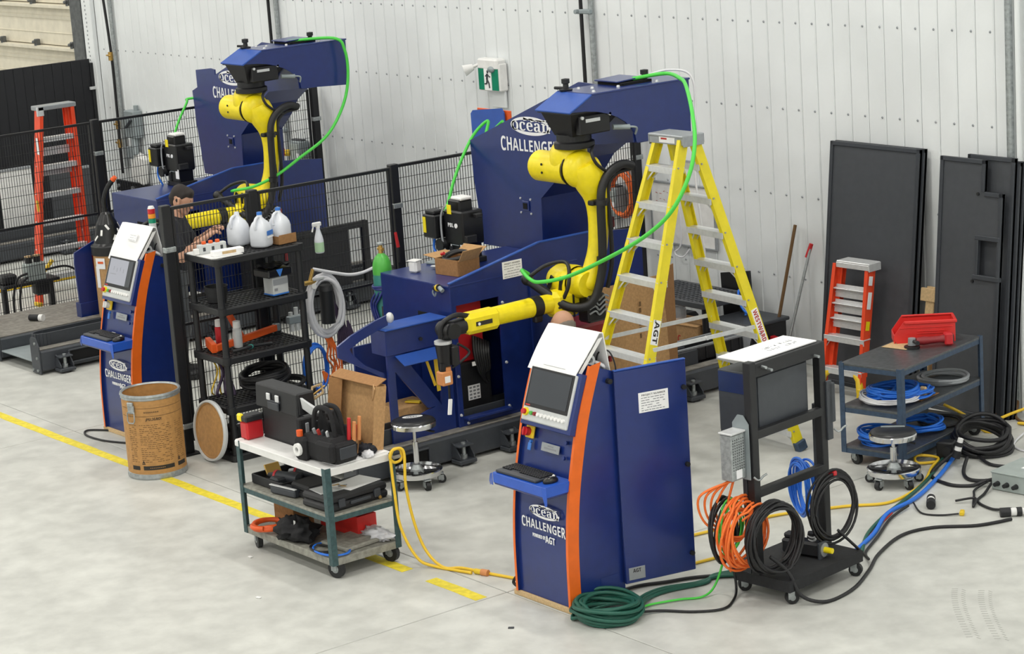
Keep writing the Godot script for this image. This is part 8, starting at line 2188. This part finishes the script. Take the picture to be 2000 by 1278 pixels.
func build_small_things():
	# on the nearer machine's shelf
	var ob := thing("open_parts_box", "open brown cardboard box with black cable on the nearer machine's shelf", "carton", Vector3(-13.5, 1.27, -9.62), 0.12)
	var bm := Mesher.new()
	bm.box(Vector3(0, 0.06, 0.11), Vector3(0.24, 0.12, 0.005), 0.001).box(Vector3(0, 0.06, -0.11), Vector3(0.24, 0.12, 0.005), 0.001).box(Vector3(0.12, 0.06, 0), Vector3(0.005, 0.12, 0.22), 0.001).box(Vector3(-0.12, 0.06, 0), Vector3(0.005, 0.12, 0.22), 0.001).box(Vector3(0, 0.004, 0), Vector3(0.24, 0.006, 0.22), 0.0)
	obj("carton", bm, "cardboard_dark", ob)
	obj("flap", Mesher.new().box(Vector3(-0.02, 0.14, -0.16), Vector3(0.24, 0.005, 0.12), 0.001, Basis(Vector3.RIGHT, 0.5)).box(Vector3(-0.18, 0.125, 0.0), Vector3(0.13, 0.005, 0.22), 0.001, Basis(Vector3.BACK, -0.1)).box(Vector3(0.15, 0.15, 0.0), Vector3(0.1, 0.005, 0.2), 0.001, Basis(Vector3.BACK, 1.0)), "cardboard", ob)
	obj("coiled_cable", Mesher.new().tube(coil_points(Vector3(0.0, 0.13, 0.0), Basis(Vector3.RIGHT, -PI / 2 + 0.2), 0.085, 2, 0.015, 0.02, 33), 0.015, 7), "hose_black", ob)
	obj("red_end", Mesher.new().cyl(Vector3(-0.1, 0.14, 0.06), Vector3(-0.07, 0.15, 0.06), 0.012, -1, 8), "red", ob)
	var cu := thing("white_cup", "white square plastic cup on the nearer machine's shelf", "cup", Vector3(-13.79, 1.27, -9.44), 0.3)
	obj("cup", Mesher.new().box(Vector3(0, 0.045, 0), Vector3(0.075, 0.09, 0.075), 0.014), "white", cu)
	obj("rim", Mesher.new().box(Vector3(0, 0.09, 0), Vector3(0.082, 0.008, 0.082), 0.003), "white", cu)
	var kn := thing("silver_tool", "small silver and black tool on the machine shelf beside the cup", "tool", Vector3(-13.75, 1.27, -9.64), 0.4)
	obj("handle", Mesher.new().ball(Vector3(0, 0.012, 0), Vector3(0.05, 0.012, 0.02)), "tool_black", kn)
	obj("blade", Mesher.new().ball(Vector3(-0.04, 0.014, 0.01), Vector3(0.04, 0.01, 0.015)), "alu", kn)
	var gp := thing("grey_plate", "grey metal plate lying at the back of the machine shelf", "plate", Vector3(-13.92, 1.27, -9.8), 0.2)
	obj("plate", Mesher.new().box(Vector3(0, 0.01, 0), Vector3(0.16, 0.02, 0.24), 0.004), "zinc_grey", gp)
	obj("edge", Mesher.new().box(Vector3(0, 0.024, -0.11), Vector3(0.16, 0.01, 0.02), 0.002), "alu_dark", gp)
	var yc := thing("yellow_connector", "yellow and black connector hanging over the machine cabinet's front edge", "connector", Vector3(-13.24, 1.25, -9.245))
	obj("body", Mesher.new().cyl(Vector3(-0.03, 0, 0), Vector3(0.02, 0.01, 0.0), 0.024, -1, 14), "robot_black", yc)
	obj("ring", Mesher.new().cyl(Vector3(-0.005, 0.004, 0), Vector3(0.012, 0.008, 0.0), 0.026, -1, 14), "plug_yellow", yc)
	obj("tail", Mesher.new().cyl(Vector3(0.02, 0.01, 0), Vector3(0.06, -0.01, 0.0), 0.016, -1, 10).tube(spline([Vector3(-0.03, 0, 0), Vector3(-0.05, -0.03, 0.01), Vector3(-0.04, -0.06, 0.0), Vector3(-0.02, -0.03, -0.0)], 4), 0.007, 6), "zinc_grey", yc)
	tag(obj("carton_scrap", Mesher.new().box(Vector3(-13.36, 0.36, -8.97), Vector3(0.24, 0.16, 0.3), 0.004), "cardboard"), "cardboard box showing through the lower opening of the headstock plate", "carton")
	tag(obj("yellow_strap", Mesher.new().box(Vector3(-13.3, 0.452, -9.0), Vector3(0.12, 0.012, 0.05), 0.003, Basis(Y, 0.5)), "plug_yellow"), "crumpled yellow strap on the box inside the headstock", "strap")
	# gas cylinder
	var cy := thing("gas_cylinder", "green and teal gas cylinder with brass valve left of the nearer machine", "gas cylinder", Vector3(-14.17, 0, -9.4))
	var r := 0.073
	obj("body", Mesher.new().lathe([Vector2(0, 0), Vector2(r, 0.0), Vector2(r, 1.22)], Vector3.ZERO, Basis.IDENTITY, 32), "cyl_teal", cy)
	obj("shoulder", Mesher.new().lathe([Vector2(r, 1.22), Vector2(r, 1.27), Vector2(r * 0.93, 1.31), Vector2(r * 0.7, 1.35), Vector2(r * 0.35, 1.375), Vector2(0.02, 1.38)], Vector3.ZERO, Basis.IDENTITY, 32, false), "cyl_green", cy)
	obj("valve", Mesher.new().cyl(Vector3(0, 1.375, 0), Vector3(0, 1.44, 0), 0.02, 0.016, 12).cyl(Vector3(-0.03, 1.41, 0), Vector3(0.03, 1.41, 0), 0.013, -1, 10), "brass", cy)
	obj("hand_wheel", Mesher.new().lathe([Vector2(0.012, 1.44), Vector2(0.03, 1.445), Vector2(0.03, 1.458), Vector2(0.012, 1.465), Vector2(0, 1.465)], Vector3.ZERO, Basis.IDENTITY, 16), "galv", cy)
	var sp := Mesher.new()
	sp.tube(coil_points(Vector3(-14.17, 1.12, -9.4), Basis(Vector3.RIGHT, -PI / 2), r + 0.008, 3, 0.015, 0.003, 14), 0.009, 6)
	for k in 3: sp.tube(spline([Vector3(-14.1 - 0.03 * k, 1.12, -9.36), Vector3(-14.12 - 0.04 * k, 1.05, -9.32), Vector3(-14.16 - 0.03 * k, 0.98, -9.31), Vector3(-14.13 - 0.03 * k, 0.86, -9.32), Vector3(-14.15 - 0.02 * k, 0.76, -9.33)], 5), 0.01, 6)
	M["strap_navy"] = M["film_blue"].duplicate()
	M["strap_navy"].albedo_color = Color.html("2b3680")
	tag(obj("blue_strap", sp, "strap_navy"), "knotted dark blue strap tied round the gas cylinder", "strap")
	# on the near fence
	var sb := thing("spray_bottle", "clear spray bottle with pale green liquid hooked on the mesh fence", "spray bottle", Vector3(-14.82, 1.33, -9.27))
	obj("bottle", Mesher.new().lathe([Vector2(0, 0), Vector2(0.032, 0.0), Vector2(0.036, 0.01), Vector2(0.036, 0.1), Vector2(0.03, 0.13), Vector2(0.016, 0.18), Vector2(0.014, 0.2)], Vector3.ZERO, Basis.IDENTITY, 24, false), "jug", sb)
	obj("liquid", Mesher.new().lathe([Vector2(0.0, 0.003), Vector2(0.037, 0.01), Vector2(0.037, 0.085), Vector2(0, 0.086)], Vector3.ZERO, Basis.IDENTITY, 24), "bottle_liquid", sb)
	obj("trigger_head", Mesher.new().box(Vector3(0, 0.225, 0.01), Vector3(0.024, 0.035, 0.08), 0.008).bar(Vector3(0, 0.215, 0.04), Vector3(0, 0.17, 0.055), 0.014, 0.01).cyl(Vector3(0, 0.195, 0), Vector3(0, 0.215, 0), 0.017, -1, 12), "white", sb)
	var hc := Mesher.new()
	hc.tube(coil_points(Vector3(-14.82, 0.91, -9.27), Basis(Vector3(0, 0, -1), Y, Vector3(1, 0, 0)), 0.235, 6, 0.03, 0.03, 23, 0.62), 0.017, 8)
	tag(obj("hose_coil", hc, "cable_white"), "thick white hose coil hung on the mesh fence right of the rack", "hose coil")
	cable("white_pipe", [[-14.8, 1.22, -9.18], [-14.79, 1.2, -9.24], [-14.79, 1.16, -9.36], [-14.79, 1.12, -9.5], [-14.79, 1.115, -9.62], [-14.81, 1.13, -9.74], [-14.83, 1.14, -9.8]], 0.013, "cable_white", "sagging white pipe between two brass fittings on the mesh fence", "pipe")
	var bv := thing("brass_valve", "brass valve with pale lever on the mesh fence beside the rack's right post", "valve", Vector3(-14.8, 1.12, -9.16))
	obj("body", Mesher.new().cyl(Vector3(0, 0.1, -0.02), Vector3(0.0, 0.0, 0.02), 0.014, -1, 10).cyl(Vector3(0, 0.0, -0.03), Vector3(0, 0.0, 0.07), 0.018, -1, 10), "brass", bv)
	obj("lever", Mesher.new().box(Vector3(0.02, 0.02, -0.05), Vector3(0.01, 0.02, 0.1), 0.004), "console_grey", bv)
	obj("gauge", Mesher.new().cyl(Vector3(0.02, -0.03, 0.0), Vector3(0.03, -0.03, 0.0), 0.022, -1, 14), "white", bv)
	var bc := Mesher.new()
	bc.tube(coil_points(Vector3(-14.8, 0.44, -9.13), Basis(Vector3(0, 0, -1), Y, Vector3(1, 0, 0)) * Basis(Y, 0.3), 0.18, 8, 0.03, 0.025, 24, 0.75), 0.009, 6)
	tag(obj("cable_coil", bc, "cable_blue"), "blue cable coil hung on the mesh fence behind the rack's right end", "cable coil")
	var bc2 := Mesher.new()
	bc2.tube(coil_points(Vector3(-14.55, 0.16, -9.2), Basis(Vector3(0, 0, -1), Y, Vector3(1, 0, 0)) * Basis(Y, 0.6), 0.15, 5, 0.02, 0.02, 25, 1.0), 0.009, 6)
	tag(obj("cable_coil", bc2, "cable_blue"), "blue cable coil standing on the floor between rack and cardboard mailer", "cable coil")
	var oc := Mesher.new()
	for k in 5: oc.tube(spline([Vector3(-14.82, 0.72, -9.2 - 0.02 * k), Vector3(-14.8, 0.62 - 0.02 * k, -9.26 - 0.02 * k), Vector3(-14.8, 0.5, -9.24 - 0.03 * k), Vector3(-14.82, 0.4 + 0.03 * (k % 2), -9.3 - 0.02 * k), Vector3(-14.8, 0.3, -9.22 - 0.03 * k), Vector3(-14.82, 0.4, -9.2)], 5), 0.008, 6)
	tag(obj("orange_cable", oc, "cable_orange"), "tangled orange cables hanging on the fence below the white hose coil", "cable")
	var pc := Mesher.new()
	for k in 6: pc.tube(spline([Vector3(-14.84, 0.95, -9.36), Vector3(-14.82, 0.72, -9.38 - 0.012 * k), Vector3(-14.82, 0.55, -9.36 - 0.02 * k), Vector3(-14.82, 0.42, -9.4 - 0.014 * k), Vector3(-14.83, 0.6, -9.46 - 0.012 * k), Vector3(-14.84, 0.75, -9.48)], 5), 0.009, 6)
	tag(obj("purple_cable", pc, "cable_purple"), "dark purple cable bundle hanging on the fence left of the curved hook", "cable")
	var tp := thing("black_cylinder", "black round filter housing on the fence inside the white hose coil", "filter", Vector3(-14.78, 0.78, -9.27))
	obj("body", Mesher.new().cyl(Vector3(0, 0, 0), Vector3(0, 0.26, 0), 0.055, -1, 20), "black", tp)
	obj("cap", Mesher.new().cyl(Vector3(0, 0.26, 0), Vector3(0, 0.3, 0), 0.06, 0.05, 20), "tool_black", tp)
	var vb := thing("valve_manifold", "grey valve manifold on the fence behind the middle shelf", "manifold", Vector3(-14.81, 0.86, -9.0))
	obj("block", Mesher.new().box(Vector3(0, 0, 0), Vector3(0.05, 0.06, 0.16), 0.006), "zinc_grey", vb)
	for k in 3: obj("bowl", Mesher.new().cyl(Vector3(0.0, -0.09, -0.05 + 0.05 * k), Vector3(0.0, -0.03, -0.05 + 0.05 * k), 0.02, -1, 12).cyl(Vector3(0, 0.03, -0.05 + 0.05 * k), Vector3(0, 0.06 + 0.03 * (k % 2), -0.05 + 0.05 * k), 0.017, -1, 12), "console_grey", vb)
	cable("black_lead", [[-14.05, 1.0, -9.3], [-14.0, 0.85, -9.26], [-14.02, 0.6, -9.24], [-14.1, 0.5, -9.28], [-14.3, 0.6, -9.3]], 0.01, "hose_black", "black lead hanging between the gas cylinder and the curved hook")
	var rk := thing("red_wrench", "red handled tool stuck in the fence beside the gas cylinder valve", "tool", Vector3(-14.82, 1.25, -10.0))
	obj("handle", Mesher.new().cyl(Vector3(0, 0, 0), Vector3(-0.01, 0.12, 0.01), 0.014, 0.012, 10), "red", rk)
	obj("shank", Mesher.new().cyl(Vector3(0, -0.12, 0), Vector3(0, 0, 0), 0.01, -1, 8), "tool_black", rk)
	# cable round the far kiosk's foot
	cable("black_cable", [[-15.95, 0.01, -7.9], [-16.1, 0.01, -7.78], [-15.98, 0.01, -7.7], [-15.7, 0.01, -7.72], [-15.4, 0.01, -7.85]], 0.008, "hose_black", "black cable lying on the floor at the far kiosk's foot")
	cable("black_cable", [[-10.47, 0.05, -7.8], [-10.54, 0.09, -7.8], [-10.58, 0.04, -7.78], [-10.52, 0.012, -7.8], [-10.47, 0.03, -7.85]], 0.01, "hose_black", "short black cable loop at the nearer kiosk's lower left edge")
	for q in [[-12.35, -7.0, 0.02], [-11.63, -6.62, 0.3], [-10.05, -7.35, 0.8]]:
		tag(obj("floor_scrap", Mesher.new().box(Vector3(q[0], 0.004, q[1]), Vector3(0.035, 0.006, 0.02), 0.002, Basis(Y, q[2])), "white" if q[2] < 0.5 else "charcoal"), {0.02: "tiny white scrap on the floor left of the tool cart", 0.3: "tiny white scrap on the bare floor below the tool cart", 0.8: "tiny dark scrap on the floor below the nearer kiosk"}[q[2]], "scrap")


# ---------------------------------------------------------------- people

# A body is a field of tapered capsules joined by a smooth minimum and meshed with surface nets.
# bones: [a, b, ra, rb]; grow widens every bone (for clothes).
func blend_mesh(bones: Array, cell: float, k: float, st: Mesher, grow := 0.0):
	var lo := Vector3(1e9, 1e9, 1e9); var hi := -lo
	for b in bones:
		var r: float = max(b[2], b[3]) + grow + k + cell * 2
		lo = lo.min(b[0].min(b[1]) - Vector3.ONE * r); hi = hi.max(b[0].max(b[1]) + Vector3.ONE * r)
	var n := Vector3i(((hi - lo) / cell).ceil()) + Vector3i.ONE
	var sx := 1; var sy := n.x; var sz := n.x * n.y
	var f := PackedFloat32Array()
	f.resize(n.x * n.y * n.z)
	f.fill(1.0)
	for b in bones:
		var a: Vector3 = b[0]; var ab: Vector3 = b[1] - b[0]
		var L2: float = max(ab.length_squared(), 1e-9)
		var ra: float = b[2] + grow; var rb: float = b[3] + grow
		var m: float = max(ra, rb) + k + cell * 1.5
		var i0 := Vector3i(((a.min(b[1]) - Vector3.ONE * m - lo) / cell).floor()).max(Vector3i.ZERO)
		var i1 := Vector3i(((a.max(b[1]) + Vector3.ONE * m - lo) / cell).ceil()).min(n - Vector3i.ONE)
		for z in range(i0.z, i1.z + 1):
			for y in range(i0.y, i1.y + 1):
				var o := z * sz + y * sy
				for x in range(i0.x, i1.x + 1):
					var p := lo + Vector3(x, y, z) * cell - a
					var t := clampf(p.dot(ab) / L2, 0.0, 1.0)
					var d := (p - ab * t).length() - (ra + (rb - ra) * t)
					var c := f[o + x]
					var h: float = max(k - absf(c - d), 0.0) / k
					f[o + x] = min(c, d) - h * h * k * 0.25
	var vid := {}
	var vs := []
	var corners := [0, sx, sy, sx + sy, sz, sx + sz, sy + sz, sx + sy + sz]
	for z in n.z - 1:
		for y in n.y - 1:
			var o := z * sz + y * sy
			for x in n.x - 1:
				var i := o + x
				var neg := 0
				for c in corners:
					if f[i + c] < 0.0: neg += 1
				if neg == 0 or neg == 8: continue
				var s := Vector3.ZERO; var cnt := 0
				for e in EDGES:
					var fa := f[i + corners[e[0]]]; var fb := f[i + corners[e[1]]]
					if (fa < 0.0) != (fb < 0.0):
						var t := fa / (fa - fb)
						s += Vector3(e[0] & 1, (e[0] >> 1) & 1, e[0] >> 2).lerp(Vector3(e[1] & 1, (e[1] >> 1) & 1, e[1] >> 2), t)
						cnt += 1
				vid[i] = vs.size()
				vs.append(lo + (Vector3(x, y, z) + s / cnt) * cell)
	st.smooth()
	for i in vid:
		for ax in [[sx, sy, sz], [sy, sz, sx], [sz, sx, sy]]:
			var fa := f[i]; var fb := f[i + ax[0]]
			if (fa < 0.0) == (fb < 0.0): continue
			var q := [i, i - ax[1], i - ax[1] - ax[2], i - ax[2]]
			if not (vid.has(q[1]) and vid.has(q[2]) and vid.has(q[3])): continue
			var p0: Vector3 = vs[vid[q[0]]]; var p1: Vector3 = vs[vid[q[1]]]; var p2: Vector3 = vs[vid[q[2]]]; var p3: Vector3 = vs[vid[q[3]]]
			if fa < 0.0: st.quad(p0, p1, p2, p3)
			else: st.quad(p0, p3, p2, p1)

const EDGES := [[0, 1], [2, 3], [4, 5], [6, 7], [0, 2], [1, 3], [4, 6], [5, 7], [0, 4], [1, 5], [2, 6], [3, 7]]


func head_bones(c: Vector3, b: Basis) -> Array:
	# c is the middle of the head, b its axes: x to the person's right, y up, z to the back
	var o := []
	for s in [
		[[0, 0.035, 0.02], [0, 0.03, -0.015], 0.078, 0.074], [[0, -0.01, 0.01], [0, -0.03, -0.03], 0.068, 0.06],
		[[0, -0.065, -0.035], [0, -0.085, -0.06], 0.045, 0.03], [[-0.045, -0.06, -0.01], [-0.02, -0.088, -0.05], 0.03, 0.022], [[0.045, -0.06, -0.01], [0.02, -0.088, -0.05], 0.03, 0.022],
		[[-0.03, 0.022, -0.075], [0.03, 0.022, -0.075], 0.016, 0.016], [[0, 0.012, -0.088], [0, -0.028, -0.105], 0.009, 0.013], [[-0.011, -0.03, -0.094], [0.011, -0.03, -0.094], 0.009, 0.009],
		[[-0.02, -0.057, -0.08], [0.02, -0.057, -0.08], 0.009, 0.009], [[-0.016, -0.066, -0.078], [0.016, -0.066, -0.078], 0.009, 0.009],
		[[-0.04, -0.02, -0.06], [-0.045, -0.03, -0.045], 0.025, 0.025], [[0.04, -0.02, -0.06], [0.045, -0.03, -0.045], 0.025, 0.025],
		[[0.077, 0.02, 0.012], [0.08, -0.025, 0.004], 0.013, 0.009], [[-0.077, 0.02, 0.012], [-0.08, -0.025, 0.004], 0.013, 0.009]]:
		o.append([c + b * xyz(s[0]), c + b * xyz(s[1]), s[2], s[3]])
	return o


func hand_bones(w: Vector3, b: Basis, right: bool, curl: float) -> Array:
	# w is the wrist; b.z points from the fingers back to the wrist, b.y out of the back of the hand
	var s := 1.0 if right else -1.0
	var o := [[w, w + b * Vector3(-0.012 * s, 0, -0.075), 0.022, 0.018], [w + b * Vector3(0.014, 0, -0.02), w + b * Vector3(0.026, 0, -0.08), 0.016, 0.013], [w + b * Vector3(-0.014, 0, -0.02), w + b * Vector3(-0.026, 0, -0.08), 0.016, 0.013]]
	var len := [0.068, 0.078, 0.072, 0.056]
	for i in 4:
		var x: float = (-0.03 + 0.02 * i) * s
		var p := w + b * Vector3(x, 0, -0.085 - (0.006 if i == 1 or i == 2 else 0.0))
		var ang := 0.25 + curl * 0.5
		for j in 3:
			var l: float = len[i] * [0.45, 0.32, 0.23][j]
			var q := p + b * Vector3(0, -sin(ang) * l, -cos(ang) * l)
			o.append([p, q, 0.0088 - 0.0006 * j, 0.0083 - 0.0006 * j])
			p = q
			ang += curl
	var t0 := w + b * Vector3(-0.022 * s, -0.004, -0.025)
	var t1 := t0 + b * Vector3(-0.028 * s, -0.016, -0.03)
	var t2 := t1 + b * Vector3(-0.006 * s, -0.018, -0.028)
	o.append([t0, t1, 0.014, 0.011]); o.append([t1, t2, 0.0105, 0.0085])
	return o


func person(label: String, at: Vector3, turn: float, J: Dictionary, head_b: Basis, hair_m: String, bald: bool):
	# J: joint positions in the person's own frame (x right, y up, -z forward)
	var t := thing("person", label, "person", at, turn)
	var B := []
	var seg = func(a, b, ra, rb): B.append([J[a], J[b], ra, rb])
	seg.call("pelvis", "waist", 0.125, 0.115); seg.call("waist", "chest", 0.115, 0.135); seg.call("chest", "neck", 0.12, 0.06)
	B.append([J.shoulder_r.lerp(J.shoulder_l, 0.12), J.shoulder_l.lerp(J.shoulder_r, 0.12), 0.07, 0.07])
	B.append([J.hip_r, J.hip_l, 0.1, 0.1])
	seg.call("neck", "head", 0.055, 0.05)
	for s in ["r", "l"]:
		seg.call("shoulder_" + s, "elbow_" + s, 0.055, 0.043); seg.call("elbow_" + s, "wrist_" + s, 0.043, 0.028)
		seg.call("hip_" + s, "knee_" + s, 0.088, 0.06); seg.call("knee_" + s, "ankle_" + s, 0.058, 0.04)
		B.append([J["ankle_" + s] + Vector3(0, -0.045, 0.03), J["ankle_" + s] + J.toe, 0.042, 0.034])
	var m := Mesher.new()
	blend_mesh(B, 0.014, 0.05, m)
	blend_mesh(head_bones(J.head, head_b), 0.0055, 0.014, m)
	for s in ["r", "l"]:
		var fw: Vector3 = (J["wrist_" + s] - J["elbow_" + s]).normalized()
		var up: Vector3 = Vector3.UP.slide(fw).normalized()
		var hb := Basis(up.cross(-fw), up, -fw)
		blend_mesh(hand_bones(J["wrist_" + s], hb, s == "r", 0.45), 0.0045, 0.008, m)
	obj("body", m, "skin", t)
	# clothes
	var sh := Mesher.new()
	var S := B.slice(0, 4)
	for s in ["r", "l"]: S.append([J["shoulder_" + s], J["shoulder_" + s].lerp(J["elbow_" + s], 0.72), 0.06, 0.056])
	S[2] = [J.chest, J.chest.lerp(J.neck, 0.72), 0.12, 0.07]
	blend_mesh(S, 0.014, 0.05, sh, 0.012)
	obj("shirt", sh, "shirt_dark", t)
	var tr := Mesher.new()
	var P := [[J.pelvis, J.pelvis + Y * 0.02, 0.128, 0.125], B[4]]
	for s in ["r", "l"]:
		P.append([J["hip_" + s], J["knee_" + s], 0.09, 0.066]); P.append([J["knee_" + s], J["ankle_" + s], 0.064, 0.052])
	blend_mesh(P, 0.015, 0.05, tr, 0.014)
	obj("trousers", tr, "charcoal", t)
	for s in ["r", "l"]:
		var b := Mesher.new()
		var an: Vector3 = J["ankle_" + s]
		blend_mesh([[an, an + Vector3(0, -0.04, 0.03), 0.055, 0.05], [an + Vector3(0, -0.045, 0.03), an + J.toe, 0.048, 0.042]], 0.012, 0.03, b, 0.006)
		obj("boot", b, "tool_black", t)
	var hm := Mesher.new()
	var H := []
	if bald:
		for i in 9:
			var a := lerpf(-0.35, PI + 0.35, i / 8.0)
			H.append([J.head + head_b * Vector3(cos(a) * 0.066, 0.0, sin(a) * 0.075 + 0.012), J.head + head_b * Vector3(cos(a) * 0.062, -0.04, sin(a) * 0.07 + 0.012), 0.019, 0.015])
	else:
		H = [[J.head + head_b * Vector3(0, 0.055, 0.03), J.head + head_b * Vector3(0, 0.058, -0.015), 0.078, 0.07], [J.head + head_b * Vector3(0, 0.0, 0.055), J.head + head_b * Vector3(0, -0.03, 0.05), 0.058, 0.045], [J.head + head_b * Vector3(0.06, 0.05, 0.0), J.head + head_b * Vector3(0.064, 0.0, 0.022), 0.024, 0.016], [J.head + head_b * Vector3(-0.06, 0.05, 0.0), J.head + head_b * Vector3(-0.064, 0.0, 0.022), 0.024, 0.016], [J.head + head_b * Vector3(-0.04, 0.085, -0.05), J.head + head_b * Vector3(0.04, 0.088, -0.055), 0.025, 0.024]]
	blend_mesh(H, 0.006, 0.02, hm)
	obj("hair", hm, hair_m, t)
	for s in [-1, 1]:
		var e = J.head + head_b * Vector3(s * 0.031, 0.008, -0.079)
		var w := obj("eye", Mesher.new().ball(e, Vector3(0.012, 0.009, 0.008), head_b, 12, 8), "white", t)
		obj("iris", Mesher.new().ball(e + head_b * Vector3(0, 0, -0.006), Vector3(0.005, 0.005, 0.003), head_b, 10, 6), "hair", w)
		if not bald: obj("eyebrow", Mesher.new().bar(J.head + head_b * Vector3(s * 0.017, 0.03, -0.091), J.head + head_b * Vector3(s * 0.047, 0.031, -0.079), 0.006, 0.007, head_b.y, 0.002), hair_m, t)
	return t


func build_people():
	mat("hair_grey", "7b736c", 0.8, 0.0, "")
	# man working behind the fence, head bent over his raised hands
	var J := {"pelvis": Vector3(0, 0.88, 0.02), "waist": Vector3(0, 1.02, 0.02), "chest": Vector3(0, 1.22, -0.01), "neck": Vector3(0, 1.41, -0.05), "head": Vector3(0, 1.535, -0.12),
		"shoulder_r": Vector3(0.19, 1.33, -0.03), "shoulder_l": Vector3(-0.19, 1.33, -0.03), "elbow_r": Vector3(0.25, 1.1, -0.12), "elbow_l": Vector3(-0.25, 1.1, -0.14),
		"wrist_r": Vector3(0.12, 1.22, -0.31), "wrist_l": Vector3(-0.1, 1.24, -0.33), "hip_r": Vector3(0.09, 0.86, 0.02), "hip_l": Vector3(-0.09, 0.86, 0.02),
		"knee_r": Vector3(0.1, 0.47, -0.03), "knee_l": Vector3(-0.1, 0.47, 0.01), "ankle_r": Vector3(0.1, 0.09, 0.03), "ankle_l": Vector3(-0.11, 0.09, 0.05), "toe": Vector3(0, -0.05, -0.14)}
	person("dark-haired man in a dark T-shirt bending over his raised hands behind the mesh fence", Vector3(-17.05, 0, -9.2), -0.685, J, Basis(Vector3.RIGHT, -0.42), "hair", false)
	# man crouching behind the nearer kiosk
	var K := {"pelvis": Vector3(0, 0.36, 0.12), "waist": Vector3(0, 0.5, 0.1), "chest": Vector3(0, 0.7, 0.0), "neck": Vector3(0, 0.88, -0.09), "head": Vector3(0, 0.98, -0.14),
		"shoulder_r": Vector3(0.19, 0.81, -0.04), "shoulder_l": Vector3(-0.19, 0.81, -0.04), "elbow_r": Vector3(0.24, 0.58, -0.16), "elbow_l": Vector3(-0.24, 0.58, -0.16),
		"wrist_r": Vector3(0.14, 0.5, -0.38), "wrist_l": Vector3(-0.14, 0.5, -0.38), "hip_r": Vector3(0.1, 0.35, 0.1), "hip_l": Vector3(-0.1, 0.35, 0.1),
		"knee_r": Vector3(0.14, 0.46, -0.28), "knee_l": Vector3(-0.14, 0.46, -0.28), "ankle_r": Vector3(0.12, 0.095, -0.1), "ankle_l": Vector3(-0.12, 0.095, -0.1), "toe": Vector3(0, -0.05, -0.15)}
	person("balding man crouching behind the nearer kiosk, only the crown of his head showing", Vector3(-12.31, -0.0, -9.73), 1.45, K, Basis(Vector3.RIGHT, -0.5), "hair_grey", true)
